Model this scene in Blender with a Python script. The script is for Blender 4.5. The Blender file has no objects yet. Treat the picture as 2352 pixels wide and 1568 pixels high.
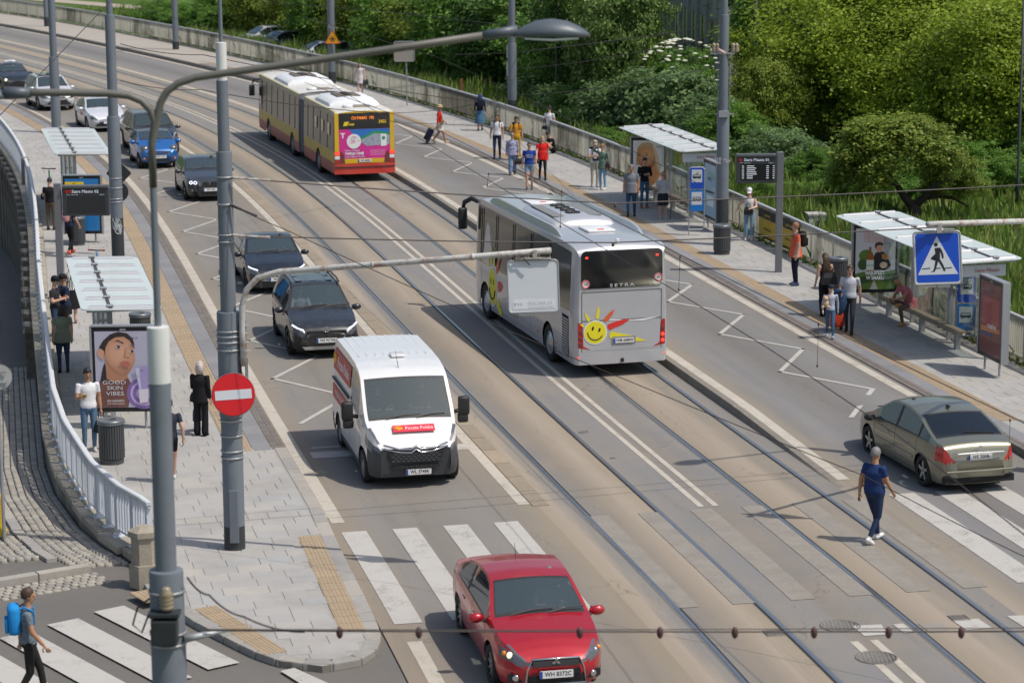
import bpy, bmesh, math, random
import numpy as np
from mathutils import Vector, Matrix
random.seed(7); RNG = np.random.default_rng(7)
PI = math.pi; R = math.radians
S = bpy.context.scene
COL = S.collection
# ------------------------------------------------------------------ camera, sky, sun, exposure
F, PITCH, ROLL, CH = 5756.1, .193353, .0056245, 12.69        # focal length in px of a 2352 px wide frame; camera height
cd = bpy.data.cameras.new('camera'); cam = bpy.data.objects.new('camera', cd); COL.objects.link(cam)
cd.sensor_width = 36; cd.lens = 36*F/2352; cd.clip_end = 5000; cd.clip_start = .5
cam.matrix_world = Matrix.Translation((0, 0, CH)) @ Matrix.Rotation(PI/2-PITCH, 4, 'X') @ Matrix.Rotation(-ROLL, 4, 'Z')
cd.dof.use_dof = True; cd.dof.focus_distance = 57; cd.dof.aperture_fstop = 1.8
S.camera = cam
SUN = Vector((.53, -.22, 1)).normalized()                     # towards the sun
w = bpy.data.worlds.new('World'); S.world = w; w.use_nodes = True
nt = w.node_tree; bg = nt.nodes['Background']
sky = nt.nodes.new('ShaderNodeTexSky'); sky.sky_type = 'NISHITA'; sky.sun_disc = False
sky.sun_elevation = math.asin(SUN.z); sky.sun_rotation = math.atan2(SUN.x, SUN.y)
sky.air_density = 1.2; sky.dust_density = 2.5; sky.ozone_density = 1.0
nt.links.new(sky.outputs[0], bg.inputs[0]); bg.inputs[1].default_value = .14
sl = bpy.data.lights.new('sun', 'SUN'); sl.energy = 4.2; sl.angle = R(.55); sl.color = (1, .95, .87)
so = bpy.data.objects.new('sun', sl); COL.objects.link(so); so.rotation_euler = SUN.to_track_quat('Z', 'Y').to_euler()
S.view_settings.view_transform = 'Standard'; S.view_settings.look = 'None'
S.view_settings.gamma = 1; S.view_settings.use_curve_mapping = False; S.view_settings.exposure = -.28
try:
    S.cycles.max_bounces = 8; S.cycles.transparent_max_bounces = 12; S.cycles.caustics_reflective = False; S.cycles.caustics_refractive = False
except Exception: pass

# ------------------------------------------------------------------ where things stand: sight lines to ground points
def ray(px, py):
    u, v = px-1176, py-784; c, s = math.cos(ROLL), math.sin(ROLL)
    x, y = u*c-v*s, u*s+v*c; ct, st = math.cos(PITCH), math.sin(PITCH)
    return Vector((x, F*ct-y*st, -F*st-y*ct))
def G(px, py, z=0.):
    r = ray(px, py); k = (z-CH)/r.z
    return Vector((r.x*k, r.y*k, z))
def D(px, py, y):                                             # the point of that sight line at distance y
    r = ray(px, py); k = y/r.y
    return Vector((r.x*k, y, CH+r.z*k))
# centre line of the street: x = poly(y); s runs along it, t is the offset to the right
CEN = [-1.974801296514707e-11, 1.3502309063120172e-08, -3.5954493606993267e-06, 0.0004650633804463388, -0.031025026533731008, 0.8018604028612561, 1.2620366854880571]
_y = np.linspace(25, 200, 1401); _x = np.polyval(CEN, _y)
_s = np.r_[0, np.cumsum(np.hypot(np.diff(_x), np.diff(_y)))]
SMAX = float(_s[-1]); _tx = np.gradient(_x, _s); _ty = np.gradient(_y, _s)
def P(s, t, z=0.):
    sc = min(max(s, 0), SMAX); e = s-sc
    x = float(np.interp(sc, _s, _x)); y = float(np.interp(sc, _s, _y)); tx = float(np.interp(sc, _s, _tx)); ty = float(np.interp(sc, _s, _ty))
    L = math.hypot(tx, ty); tx /= L; ty /= L
    return Vector((x+tx*e+ty*t, y+ty*e-tx*t, z))
def TA(s):                                                    # heading of the street at s
    a, b = P(s-.5, 0), P(s+.5, 0); return math.atan2(b.y-a.y, b.x-a.x)
def ST(p):
    d = np.hypot(_x-p[0], _y-p[1]); i = int(d.argmin()); L = math.hypot(_tx[i], _ty[i])
    return float(_s[i]), float(((p[0]-_x[i])*_ty[i]-(p[1]-_y[i])*_tx[i])/L)
def lerp(tab, v):
    return float(np.interp(v, [a for a, b in tab], [b for a, b in tab]))

# ------------------------------------------------------------------ materials
MATS = {}
def nodes(name):
    m = bpy.data.materials.new(name); m.use_nodes = True; t = m.node_tree
    return m, t, t.nodes['Principled BSDF']
def N(t, typ, **kw):
    n = t.nodes.new('ShaderNode'+typ)
    for k, v in kw.items():
        if k.startswith('i_'):
            n.inputs[k[2:].replace('_', ' ')].default_value = v
        else: setattr(n, k, v)
    return n
def mixc(t, fac, a, b, blend='MIX'):
    n = t.nodes.new('ShaderNodeMix'); n.data_type = 'RGBA'; n.blend_type = blend
    for i, v in ((0, fac), (6, a), (7, b)):
        if hasattr(v, 'links'): t.links.new(v, n.inputs[i])
        elif v is not None: n.inputs[i].default_value = (*v, 1) if i > 0 and len(v) == 3 else v
    return n.outputs[2]
def ramp(t, fac, stops):
    n = t.nodes.new('ShaderNodeValToRGB'); e = n.color_ramp.elements
    while len(e) < len(stops): e.new(.5)
    for el, (p, c) in zip(e, stops): el.position = p; el.color = (*c, 1) if len(c) == 3 else c
    t.links.new(fac, n.inputs[0]); return n.outputs[0]
def math_(t, op, a, b=None):
    n = t.nodes.new('ShaderNodeMath'); n.operation = op
    for i, v in ((0, a), (1, b)):
        if v is None: continue
        if hasattr(v, 'links'): t.links.new(v, n.inputs[i])
        else: n.inputs[i].default_value = v
    return n.outputs[0]
def noise(t, scale, detail=4, rough=.6, coord=None, sc=None):
    n = t.nodes.new('ShaderNodeTexNoise'); n.inputs['Scale'].default_value = scale; n.inputs['Detail'].default_value = detail; n.inputs['Roughness'].default_value = rough
    tc = t.nodes.new('ShaderNodeTexCoord'); o = tc.outputs[coord or 'Object']
    if sc:
        mp = t.nodes.new('ShaderNodeMapping'); mp.inputs['Scale'].default_value = sc; t.links.new(o, mp.inputs[0]); o = mp.outputs[0]
    t.links.new(o, n.inputs['Vector']); return n.outputs[0]
def mat(name, c, rough=.6, metal=0., var=.12, vs=3., coat=0., spec=.5, bump=0., bs=40., dirt=None, dc=(.12, .1, .08), emit=0., world=False):
    """plain procedural surface: colour with grain, optional dirt and fine relief"""
    if name in MATS: return MATS[name]
    m, t, b = nodes(name); MATS[name] = m
    b.inputs['Roughness'].default_value = rough; b.inputs['Metallic'].default_value = metal
    b.inputs['Coat Weight'].default_value = coat; b.inputs['Coat Roughness'].default_value = .06; b.inputs['Specular IOR Level'].default_value = spec
    c = Vector(c); col = None
    if var > 0:
        f = noise(t, vs); col = mixc(t, f, tuple(c*(1-var)), tuple(min(1, x) for x in c*(1+var)))
    if dirt:
        f = noise(t, dirt[0], 6, .7); f2 = ramp(t, f, [(dirt[1], (0, 0, 0)), (min(1, dirt[1]+.25), (1, 1, 1))])
        f3 = math_(t, 'MULTIPLY', f2, dirt[2]); col = mixc(t, f3, col if col else tuple(c), dc)
    if col: t.links.new(col, b.inputs['Base Color'])
    else: b.inputs['Base Color'].default_value = (*c, 1)
    if bump:
        bn = t.nodes.new('ShaderNodeBump'); bn.inputs['Strength'].default_value = bump; bn.inputs['Distance'].default_value = .02
        t.links.new(noise(t, bs), bn.inputs['Height']); t.links.new(bn.outputs[0], b.inputs['Normal'])
    if emit: b.inputs['Emission Color'].default_value = (*c, 1); b.inputs['Emission Strength'].default_value = emit
    return m
def paint(name, c, metal=.0, rough=.32, dirt=.25, dc=(.22, .2, .17)):
    return mat('paint_'+name, c, rough, metal, .05, 2., coat=.8, dirt=(2.2, .5, dirt), dc=dc)
def glassm(name='car_glass', tint=(.30, .36, .36), dark=.45, gl=(.85, .9, .95), rough=.03, df=(.03, .036, .04), fk=1.2):
    """thin tinted pane: you see through it, it mirrors more at a slant"""
    if name in MATS: return MATS[name]
    m = bpy.data.materials.new(name); m.use_nodes = True; MATS[name] = m; t = m.node_tree
    t.nodes.remove(t.nodes['Principled BSDF']); out = t.nodes['Material Output']
    tr = N(t, 'BsdfTransparent'); tr.inputs[0].default_value = (*tint, 1)
    gs = N(t, 'BsdfGlossy'); gs.inputs['Roughness'].default_value = rough; gs.inputs[0].default_value = (*gl, 1)
    dn = N(t, 'BsdfDiffuse'); dn.inputs[0].default_value = (*df, 1)
    mx = N(t, 'MixShader'); mx.inputs[0].default_value = dark; t.links.new(tr.outputs[0], mx.inputs[1]); t.links.new(dn.outputs[0], mx.inputs[2])
    fr = N(t, 'Fresnel'); fr.inputs[0].default_value = 1.5; f2 = math_(t, 'MULTIPLY_ADD', fr.outputs[0], fk); f2.node.inputs[2].default_value = .02
    m2 = N(t, 'MixShader'); t.links.new(f2, m2.inputs[0]); t.links.new(mx.outputs[0], m2.inputs[1]); t.links.new(gs.outputs[0], m2.inputs[2])
    t.links.new(m2.outputs[0], out.inputs[0]); return m
def isl(t):
    """a random number for each separate piece"""
    g = N(t, 'NewGeometry'); o = N(t, 'ObjectInfo')
    return math_(t, 'FRACT', math_(t, 'ADD', g.outputs['Random Per Island'], o.outputs['Random']))
def piecemat(name, stops, rough=.8, var=.15, vs=12., bump=.3, spec=.3, stain=.3):
    if name in MATS: return MATS[name]
    m, t, b = nodes(name); MATS[name] = m
    c = ramp(t, isl(t), stops)
    tc = N(t, 'NewGeometry')
    n = t.nodes.new('ShaderNodeTexNoise'); n.inputs['Scale'].default_value = vs; n.inputs['Detail'].default_value = 5; t.links.new(tc.outputs['Position'], n.inputs['Vector'])
    c = mixc(t, n.outputs[0], c, mixc(t, None, c, (0, 0, 0)), 'MIX') if 0 else c
    v = math_(t, 'MULTIPLY_ADD', n.outputs[0], 2*var); v.node.inputs[2].default_value = 1-var
    c = mixc(t, 1., c, v, 'MULTIPLY')
    n2 = t.nodes.new('ShaderNodeTexNoise'); n2.inputs['Scale'].default_value = .7; n2.inputs['Detail'].default_value = 6; n2.inputs['Roughness'].default_value = .7; t.links.new(tc.outputs['Position'], n2.inputs['Vector'])
    f = math_(t, 'MULTIPLY', ramp(t, n2.outputs[0], [(.45, (0, 0, 0)), (.72, (1, 1, 1))]), stain)
    c = mixc(t, f, c, (.16, .145, .125))
    t.links.new(c, b.inputs['Base Color']); b.inputs['Roughness'].default_value = rough; b.inputs['Specular IOR Level'].default_value = spec
    if bump:
        bn = t.nodes.new('ShaderNodeBump'); bn.inputs['Strength'].default_value = bump; bn.inputs['Distance'].default_value = .01
        t.links.new(n.outputs[0], bn.inputs['Height']); t.links.new(bn.outputs[0], b.inputs['Normal'])
    return m

# ------------------------------------------------------------------ mesh building
class MB:
    def __init__(s): s.v = []; s.f = []; s.m = []; s.uv = None
    def add(s, vs, fs, m=0):
        o = len(s.v); s.v += [tuple(v) for v in vs]; s.f += [tuple(i+o for i in f) for f in fs]; s.m += [m]*len(fs); return s
    def box(s, c, d, m=0, M=None, bev=0.):
        x, y, z = (a/2 for a in d)
        if bev:
            b = bev; pts = []; fs = []
            bm = bmesh.new(); bmesh.ops.create_cube(bm, size=1)
            for v in bm.verts: v.co = Vector((v.co.x*d[0], v.co.y*d[1], v.co.z*d[2]))
            bmesh.ops.bevel(bm, geom=bm.edges[:], offset=b, segments=2, affect='EDGES', profile=.6)
            bm.verts.index_update(); pts = [v.co.copy() for v in bm.verts]; fs = [[v.index for v in f.verts] for f in bm.faces]; bm.free()
        else:
            pts = [Vector((a*x, b*y, e*z)) for a in (-1, 1) for b in (-1, 1) for e in (-1, 1)]
            fs = [(0, 1, 3, 2), (4, 6, 7, 5), (0, 4, 5, 1), (2, 3, 7, 6), (0, 2, 6, 4), (1, 5, 7, 3)]
        pts = [(M @ p if M else p)+Vector(c) for p in pts]
        return s.add(pts, fs, m)
    def tube(s, path, r, n=8, m=0, cap=True):
        path = [Vector(p) for p in path]; k = len(path)
        rs = r if isinstance(r, (list, tuple)) else [r]*k
        vs = []; fs = []; up = None
        for i, p in enumerate(path):
            t = (path[min(i+1, k-1)]-path[max(i-1, 0)])
            t = t.normalized() if t.length > 1e-9 else Vector((0, 0, 1))
            if up is None:
                up = Vector((0, 0, 1)) if abs(t.z) < .9 else Vector((1, 0, 0))
            a = t.cross(up).normalized(); b = a.cross(t).normalized(); up = b
            vs += [p+(a*math.cos(q)+b*math.sin(q))*rs[i] for q in (2*PI*j/n for j in range(n))]
        for i in range(k-1):
            for j in range(n): fs.append((i*n+j, i*n+(j+1) % n, (i+1)*n+(j+1) % n, (i+1)*n+j))
        if cap: fs += [tuple(range(n-1, -1, -1)), tuple((k-1)*n+j for j in range(n))]
        return s.add(vs, fs, m)
    def lathe(s, prof, n=16, m=0, M=None, cap=True):
        vs = [Vector((r*math.cos(2*PI*j/n), r*math.sin(2*PI*j/n), z)) for r, z in prof for j in range(n)]
        if M: vs = [M @ v for v in vs]
        fs = [(i*n+j, i*n+(j+1) % n, (i+1)*n+(j+1) % n, (i+1)*n+j) for i in range(len(prof)-1) for j in range(n)]
        if cap: fs += [tuple(range(n-1, -1, -1)), tuple((len(prof)-1)*n+j for j in range(n))]
        return s.add(vs, fs, m)
    def prism(s, poly, h, M=None, m=0):
        """polygon in local xy, thickness h along z"""
        n = len(poly); vs = [Vector((x, y, 0)) for x, y in poly]+[Vector((x, y, h)) for x, y in poly]
        if M: vs = [M @ v for v in vs]
        return s.add(vs, [tuple(range(n-1, -1, -1)), tuple(range(n, 2*n))]+[(i, (i+1) % n, n+(i+1) % n, n+i) for i in range(n)], m)
    def loft(s, rings, m=0, cap=True, closed=True):
        n = len(rings[0]); vs = [p for r in rings for p in r]; fs = []
        for i in range(len(rings)-1):
            for j in range(n if closed else n-1): fs.append((i*n+j, i*n+(j+1) % n, (i+1)*n+(j+1) % n, (i+1)*n+j))
        if cap and closed: fs += [tuple(range(n-1, -1, -1)), tuple((len(rings)-1)*n+j for j in range(n))]
        return s.add(vs, fs, m)
    def ball(s, c, r, n=10, k=7, m=0, M=None):
        rx, ry, rz = r if isinstance(r, (tuple, list)) else (r, r, r)
        prof = [(math.sin(PI*i/k), -math.cos(PI*i/k)) for i in range(k+1)]
        vs = []
        for a, z in prof:
            for j in range(n):
                p = Vector((rx*max(a, .02)*math.cos(2*PI*j/n), ry*max(a, .02)*math.sin(2*PI*j/n), rz*z)); p = M @ p if M else p; vs.append(p+Vector(c))
        fs = [(i*n+j, i*n+(j+1) % n, (i+1)*n+(j+1) % n, (i+1)*n+j) for i in range(k) for j in range(n)]
        return s.add(vs, fs, m)
    def mesh(s, name, mats, smooth=False):
        me = bpy.data.meshes.new(name); me.from_pydata([tuple(v) for v in s.v], [], s.f)
        for mt in (mats if isinstance(mats, (list, tuple)) else [mats]): me.materials.append(mt)
        if any(s.m): me.polygons.foreach_set('material_index', s.m)
        if smooth: me.polygons.foreach_set('use_smooth', [True]*len(s.f))
        me.update(); return me
    def build(s, name, mats, parent=None, smooth=False, loc=None, rz=None):
        o = obj(name, s.mesh(name, mats, smooth and smooth is not None), parent)
        if smooth == 'auto': autosmooth(o.data)
        if loc is not None: o.location = loc
        if rz is not None: o.rotation_euler = (0, 0, rz)
        return o
def autosmooth(me, ang=40):
    try: me.set_sharp_from_angle(angle=R(ang))
    except Exception: pass
def obj(name, data, parent=None):
    o = bpy.data.objects.new(name, data); COL.objects.link(o)
    if parent is not None: o.parent = parent
    return o
LABELS = {}
def tag(o, label, cat, group=None, kind=None):
    o['label'] = label
    if cat: o['category'] = cat
    if group: o['group'] = group
    if kind: o['kind'] = kind
    return o
def struct(o, label=None):
    o['kind'] = 'structure'
    if label: o['label'] = label
    return o
def thing(name, label, cat, loc=(0, 0, 0), rz=0., group=None):
    o = obj(name, None); o.location = loc; o.rotation_euler = (0, 0, rz); o.empty_display_size = .2
    return tag(o, label, cat, group)
def copy_tree(o, parent=None):
    c = o.copy(); COL.objects.link(c); c.parent = parent
    for ch in list(o.children): copy_tree(ch, c)
    return c
def infront(p, margin=60):
    d = Vector(p)-Vector((0, 0, CH)); fw = d.y*math.cos(PITCH)-d.z*math.sin(PITCH); dn = -d.y*math.sin(PITCH)-d.z*math.cos(PITCH)
    if fw <= 1: return False
    x = F*d.x/fw+1176; y = F*dn/fw+784
    return -margin < x < 2352+margin and -margin < y < 1568+margin
def pieces(name, parent, items, meshes, mats, limit=300):
    """items: (matrix, mesh index); the nearest 300 in view become objects, the rest one 'stuff' part"""
    items = sorted(items, key=lambda it: (not infront(it[0].translation), it[0].translation.length))
    for M, k in items[:limit]:
        o = obj(name, meshes[k], parent); o.matrix_world = M
    rest = items[limit:]
    if rest:
        b = MB(); cache = [([v.co.copy() for v in me.vertices], [tuple(p.vertices) for p in me.polygons]) for me in meshes]
        for M, k in rest:
            vs, fs = cache[k]; b.add([M @ v for v in vs], fs)
        o = b.build('far_'+name+'s', mats, parent); o['kind'] = 'stuff'
def text(body, size, M, m, parent, name='lettering', ext=.002, align='CENTER', sx=1., shear=0., bold=0.):
    cu = bpy.data.curves.new(name, 'FONT'); cu.body = body; cu.size = size; cu.extrude = ext; cu.align_x = align; cu.align_y = 'CENTER'; cu.shear = shear; cu.offset = bold; cu.resolution_u = 2
    o = bpy.data.objects.new(name, cu); me = bpy.data.meshes.new_from_object(o); bpy.data.objects.remove(o)
    me.transform(M @ Matrix.Diagonal((sx, 1, 1, 1))); me.materials.clear(); me.materials.append(m)
    return obj(name, me, parent)
def frame(o, x, y, z=None):
    """matrix with given axes"""
    x = Vector(x).normalized(); y = Vector(y).normalized(); z = Vector(z) if z else x.cross(y)
    return Matrix(((x.x, y.x, z.x, o[0]), (x.y, y.y, z.y, o[1]), (x.z, y.z, z.z, o[2]), (0, 0, 0, 1)))
XY = lambda p, z=0.: Vector((p[0], p[1], z))
# ------------------------------------------------------------------ ground and street surfaces
def uvribbon(name, srange, tl, tr, z, m, parent=None, nt_=1, both=False):
    """strip of ground between the offsets tl and tr; uv = (t, s) in metres"""
    f = lambda q, s: q(s) if callable(q) else q
    vs = []; uv = []; k = nt_+1
    for s in srange:
        a, b = f(tl, s), f(tr, s)
        for i in range(k):
            t = a+(b-a)*i/nt_; vs.append(P(s, t, z(s, t) if callable(z) else z)); uv.append((t, s))
    fs = [(i*k+j, i*k+j+1, (i+1)*k+j+1, (i+1)*k+j) for i in range(len(srange)-1) for j in range(nt_)]
    me = bpy.data.meshes.new(name); me.from_pydata(vs, [], fs); me.materials.append(m)
    ul = me.uv_layers.new(name='st')
    for lp in me.loops: ul.data[lp.index].uv = uv[lp.vertex_index]
    return obj(name, me, parent)
rng = lambda a, b, d: list(np.arange(a, b, d))+[b]

def uvnodes(t):
    n = N(t, 'UVMap', uv_map='st'); sp = N(t, 'SeparateXYZ'); t.links.new(n.outputs[0], sp.inputs[0]); return n.outputs[0], sp.outputs[0], sp.outputs[1]
def asphalt(name, stops, t0, t1, grain=.12, streak=.35, cracks=.5):
    m, t, b = nodes(name); MATS[name] = m
    uv, U, V = uvnodes(t)
    mp = N(t, 'Mapping'); mp.inputs['Scale'].default_value = (1., .05, 1); t.links.new(uv, mp.inputs[0])
    n1 = N(t, 'TexNoise'); n1.inputs['Scale'].default_value = 2.2; n1.inputs['Detail'].default_value = 5; n1.inputs['Roughness'].default_value = .62; t.links.new(mp.outputs[0], n1.inputs['Vector'])
    # the dust bands wander a little
    u2 = math_(t, 'ADD', U, math_(t, 'MULTIPLY', math_(t, 'SUBTRACT', n1.outputs[0], .5), .7))
    fac = math_(t, 'DIVIDE', math_(t, 'SUBTRACT', u2, t0), t1-t0)
    col = ramp(t, fac, [((p-t0)/(t1-t0), c) for p, c in stops])
    n2 = N(t, 'TexNoise'); n2.inputs['Scale'].default_value = .45; n2.inputs['Detail'].default_value = 7; n2.inputs['Roughness'].default_value = .65; t.links.new(uv, n2.inputs['Vector'])
    col = mixc(t, math_(t, 'MULTIPLY', ramp(t, n2.outputs[0], [(.4, (0, 0, 0)), (.65, (1, 1, 1))]), streak), col, (.30, .245, .185))
    col = mixc(t, math_(t, 'MULTIPLY', ramp(t, n1.outputs[0], [(.5, (0, 0, 0)), (.75, (1, 1, 1))]), .3), col, (.13, .125, .12))
    n3 = N(t, 'TexNoise'); n3.inputs['Scale'].default_value = 34; n3.inputs['Detail'].default_value = 3; t.links.new(uv, n3.inputs['Vector'])
    v = math_(t, 'MULTIPLY_ADD', n3.outputs[0], 2*grain*1.6); v.node.inputs[2].default_value = 1-grain*1.6
    col = mixc(t, 1., col, v, 'MULTIPLY')
    # cracks and tar seams
    mp2 = N(t, 'Mapping'); mp2.inputs['Scale'].default_value = (.6, .16, 1); t.links.new(uv, mp2.inputs[0])
    wv = N(t, 'TexVoronoi', feature='DISTANCE_TO_EDGE'); wv.inputs['Scale'].default_value = 1.1
    ad = N(t, 'VectorMath', operation='ADD'); t.links.new(mp2.outputs[0], ad.inputs[0]); nn = N(t, 'TexNoise'); nn.inputs['Scale'].default_value = 2.5; nn.inputs['Detail'].default_value = 6; t.links.new(uv, nn.inputs['Vector'])
    sc = N(t, 'VectorMath', operation='SCALE'); t.links.new(nn.outputs[1], sc.inputs[0]); sc.inputs['Scale'].default_value = .35; t.links.new(sc.outputs[0], ad.inputs[1]); t.links.new(ad.outputs[0], wv.inputs['Vector'])
    cr = ramp(t, wv.outputs[0], [(0, (1, 1, 1)), (.012, (0, 0, 0))]); cr2 = math_(t, 'MULTIPLY', cr, math_(t, 'MULTIPLY', ramp(t, n2.outputs[0], [(.5, (0, 0, 0)), (.62, (1, 1, 1))]), cracks))
    col = mixc(t, cr2, col, (.05, .045, .04))
    t.links.new(col, b.inputs['Base Color']); b.inputs['Roughness'].default_value = .85; b.inputs['Specular IOR Level'].default_value = .25
    bn = N(t, 'Bump'); bn.inputs['Strength'].default_value = .35; bn.inputs['Distance'].default_value = .01; t.links.new(n3.outputs[0], bn.inputs['Height']); t.links.new(bn.outputs[0], b.inputs['Normal'])
    return m
TAN, GRY, GR2, BLU = (.335, .280, .222), (.215, .203, .188), (.195, .184, .171), (.203, .199, .197)
A_TRAM = asphalt('asphalt_tram', [(-3.4, (.30, .245, .18)), (-2.95, TAN), (-2.7, GRY), (-2.35, GR2), (-2.0, (.235, .2, .16)), (-1.55, TAN), (-1.15, (.30, .25, .185)), (-.95, GRY), (-.3, BLU), (.1, (.205, .185, .16)), (.9, BLU), (1.2, (.27, .225, .17)), (1.75, TAN), (2.2, (.24, .21, .17)), (2.6, GRY), (3.2, GR2)], -3.4, 3.4)
A_LEFT = asphalt('asphalt_left_lane', [(-12, GR2), (-7.2, (.25, .21, .165)), (-6.6, GRY), (-5.6, (.195, .18, .16)), (-4.6, GRY), (-3.8, (.22, .195, .165)), (-3.3, (.26, .22, .165))], -12, -3.2, streak=.25, cracks=.3)
A_RIGHT = asphalt('asphalt_right_lane', [(2.8, TAN), (3.4, (.25, .215, .17)), (4.2, BLU), (5.4, (.16, .152, .145)), (6.6, BLU), (7.4, (.2, .185, .165)), (15, GRY)], 2.8, 15, streak=.15, cracks=.3)
A_SIDE = asphalt('asphalt_side_street', [(-60, (.12, .115, .11)), (-20, (.125, .12, .112)), (-5, (.15, .14, .128))], -60, -5, streak=.15, cracks=.4)
SE = 182
ZR = [(24, 0.), (31, .17), (92, .17), (100, .0)]              # the raised lane beside the tracks
zr = lambda s, t=0: lerp(ZR, s)
road = struct(uvribbon('road', rng(-6, SE, 1.5), -3.25, 3.0, 0, A_TRAM))
lane_l = struct(uvribbon('left_lane', rng(-6, SE, 1.5), -7.6, -3.25, 0, A_LEFT))
lane_r = struct(uvribbon('raised_lane', rng(-6, SE, 1.), 3.0, 7.75, zr, A_RIGHT))
kf = MB()                                                     # face of the raised lane
KE = mat('concrete_edge', (.21, .19, .16), .9, var=.3, vs=6., bump=.4, dirt=(3., .5, .6))
ss = rng(24, 100, .8)
kf.add([p for s in ss for p in (P(s, 2.955, -.02), P(s, 3.0, zr(s)+.003), P(s, 3.13, zr(s)+.004))], [q for i in range(len(ss)-1) for q in ((i*3, i*3+1, i*3+4, i*3+3), (i*3+1, i*3+2, i*3+5, i*3+4))])
kf.build('raised_lane_edge', KE, lane_r)

# terrain: field to the right, the street that sinks away on the left, one wide sheet to the horizon
m, t, b = nodes('grass_ground'); MATS['grass_ground'] = m
n1 = noise(t, .35, 6, .7); n2 = noise(t, 9, 5, .7)
c = ramp(t, n1, [(.3, (.06, .11, .024)), (.55, (.10, .16, .036)), (.75, (.16, .165, .065))]); c = mixc(t, math_(t, 'MULTIPLY', n2, .5), c, (.03, .06, .012))
t.links.new(c, b.inputs['Base Color']); b.inputs['Roughness'].default_value = .95; b.inputs['Specular IOR Level'].default_value = .1
GRASS = m
gm = MB(); gm.add([(-2500, -600, -6), (2500, -600, -6), (2500, 4500, -6), (-2500, 4500, -6)], [(0, 1, 2, 3)]); struct(gm.build('ground', GRASS))
def zfield(s, t): return -.25-.02*max(0, t-14)-.6*max(0, min(1, (s-150)/80))
struct(uvribbon('grass_field', rng(-10, 330, 5), 11.3, 160, zfield, GRASS, nt_=24))
TL = [(20.3, -11.05), (21.7, -11.3), (23, -11.72), (25, -12.08), (28.7, -12.4), (32, -12.48), (39, -12.35), (50, -12.2), (68, -11.75), (78, -11.5), (90, -11.2), (110, -10.6), (182, -10.6)]
tL = lambda s: lerp(TL, s)
def zl(s, t=0): return -max(0., min(4.6, (s-22.5)*.062))
struct(uvribbon('side_street', rng(-8, 130, 2), -48, lambda s: tL(s)-.02 if s > 20.4 else -7.5, lambda s, t: zl(s)-.03, A_SIDE, nt_=3))
struct(uvribbon('far_bank', rng(-8, 200, 6), -160, -47.9, lambda s, t: zl(s)-.2, GRASS, nt_=6))
PATH = mat('sandy_path', (.36, .31, .24), .95, var=.2, vs=1.5, bump=.3)
struct(uvribbon('sandy_path', rng(150, 330, 6), lambda s: 30+(s-150)*.02, lambda s: 33.5+(s-150)*.02, lambda s, t: zfield(s, t)+.05, PATH))
GRAVEL = mat('gravel', (.22, .215, .2), .95, var=.35, vs=25., bump=.6)
struct(uvribbon('gravel_yard', rng(20, 54, 3), lambda s: 17+max(0, s-42)*.45, 24, lambda s, t: zfield(s, t)+.06, GRAVEL, nt_=4))

# ------------------------------------------------------------------ painted markings
def whitepaint(name, c, wear, worn=(.2, .185, .165)):
    m, t, b = nodes(name); MATS[name] = m
    g = N(t, 'NewGeometry'); n = N(t, 'TexNoise'); n.inputs['Scale'].default_value = 1.6; n.inputs['Detail'].default_value = 9; n.inputs['Roughness'].default_value = .75; t.links.new(g.outputs['Position'], n.inputs['Vector'])
    n2 = N(t, 'TexNoise'); n2.inputs['Scale'].default_value = 30; n2.inputs['Detail'].default_value = 4; t.links.new(g.outputs['Position'], n2.inputs['Vector'])
    f = math_(t, 'ADD', math_(t, 'MULTIPLY', n.outputs[0], .65), math_(t, 'MULTIPLY', n2.outputs[0], .35))
    f = ramp(t, f, [(wear, (0, 0, 0)), (wear+.16, (1, 1, 1))])
    t.links.new(mixc(t, f, c, worn), b.inputs['Base Color']); b.inputs['Roughness'].default_value = .8
    return m
WH = whitepaint('paint_white_line', (.445, .422, .385), .52); WC = whitepaint('paint_cream_line', (.47, .425, .36), .50, (.29, .25, .2)); WF = whitepaint('paint_faded', (.275, .25, .215), .42, (.225, .2, .17))
def line(name, s0, s1, t0, t1, m, z=.005, par=road, ds=1.):
    return uvribbon(name, rng(s0, s1, ds), t0, t1, z, m, par)
line('edge_line', 23.7, SE, -7.42, -7.16, WC, par=lane_l); line('edge_line', -6, 16, -7.3, -7.05, WC, par=lane_l)
line('lane_line', 24.2, SE, -3.62, -3.38, WC, par=lane_l)
line('lane_line', 23.2, SE, -.21, -.09, WC); line('lane_line', 23.2, SE, .09, .21, WC)
line('lane_line', -6, 14.4, -.24, -.1, WC); line('lane_line', -6, 14.4, .1, .24, WC)
line('lane_line', 24.5, SE, 3.16, 3.42, WC, z=lambda s, t: zr(s)+.007, par=lane_r)
line('edge_line', 31, SE, 7.25, 7.5, WC, z=lambda s, t: zr(s)+.005, par=lane_r)
def quad(name, pts, m, par=road, z=.006, px=True):
    q = [G(*p) if px else Vector((p[0], p[1], 0)) for p in pts]
    b = MB(); b.add([Vector((p.x, p.y, z)) for p in q], [tuple(range(len(q)))]); return b.build(name, m, par)
def zig(s0, s1, tin, tout, first_out, par, zf, wd=.12, per=5.):
    """zigzag of a bus stop: long leg, short leg"""
    b = MB(); k = 0; s = s0; pts = []
    while s < s1:
        pts += [(s, tin), (s+2.55 if first_out else s+2.45, tout)]; s += per
    pts.append((s, tin))
    for (sa, ta), (sb, tb) in zip(pts, pts[1:]):
        a, c = P(sa, ta, zf(sa)), P(sb, tb, zf(sb)); d = (c-a); d.z = 0; d.normalize(); n = Vector((-d.y, d.x, 0))*wd/2; e = d*.06
        b.add([a-n-e, c-n+e, c+n+e, a+n-e], [(0, 1, 2, 3)])
    b.build('zigzag_line', WH, par)
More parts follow.
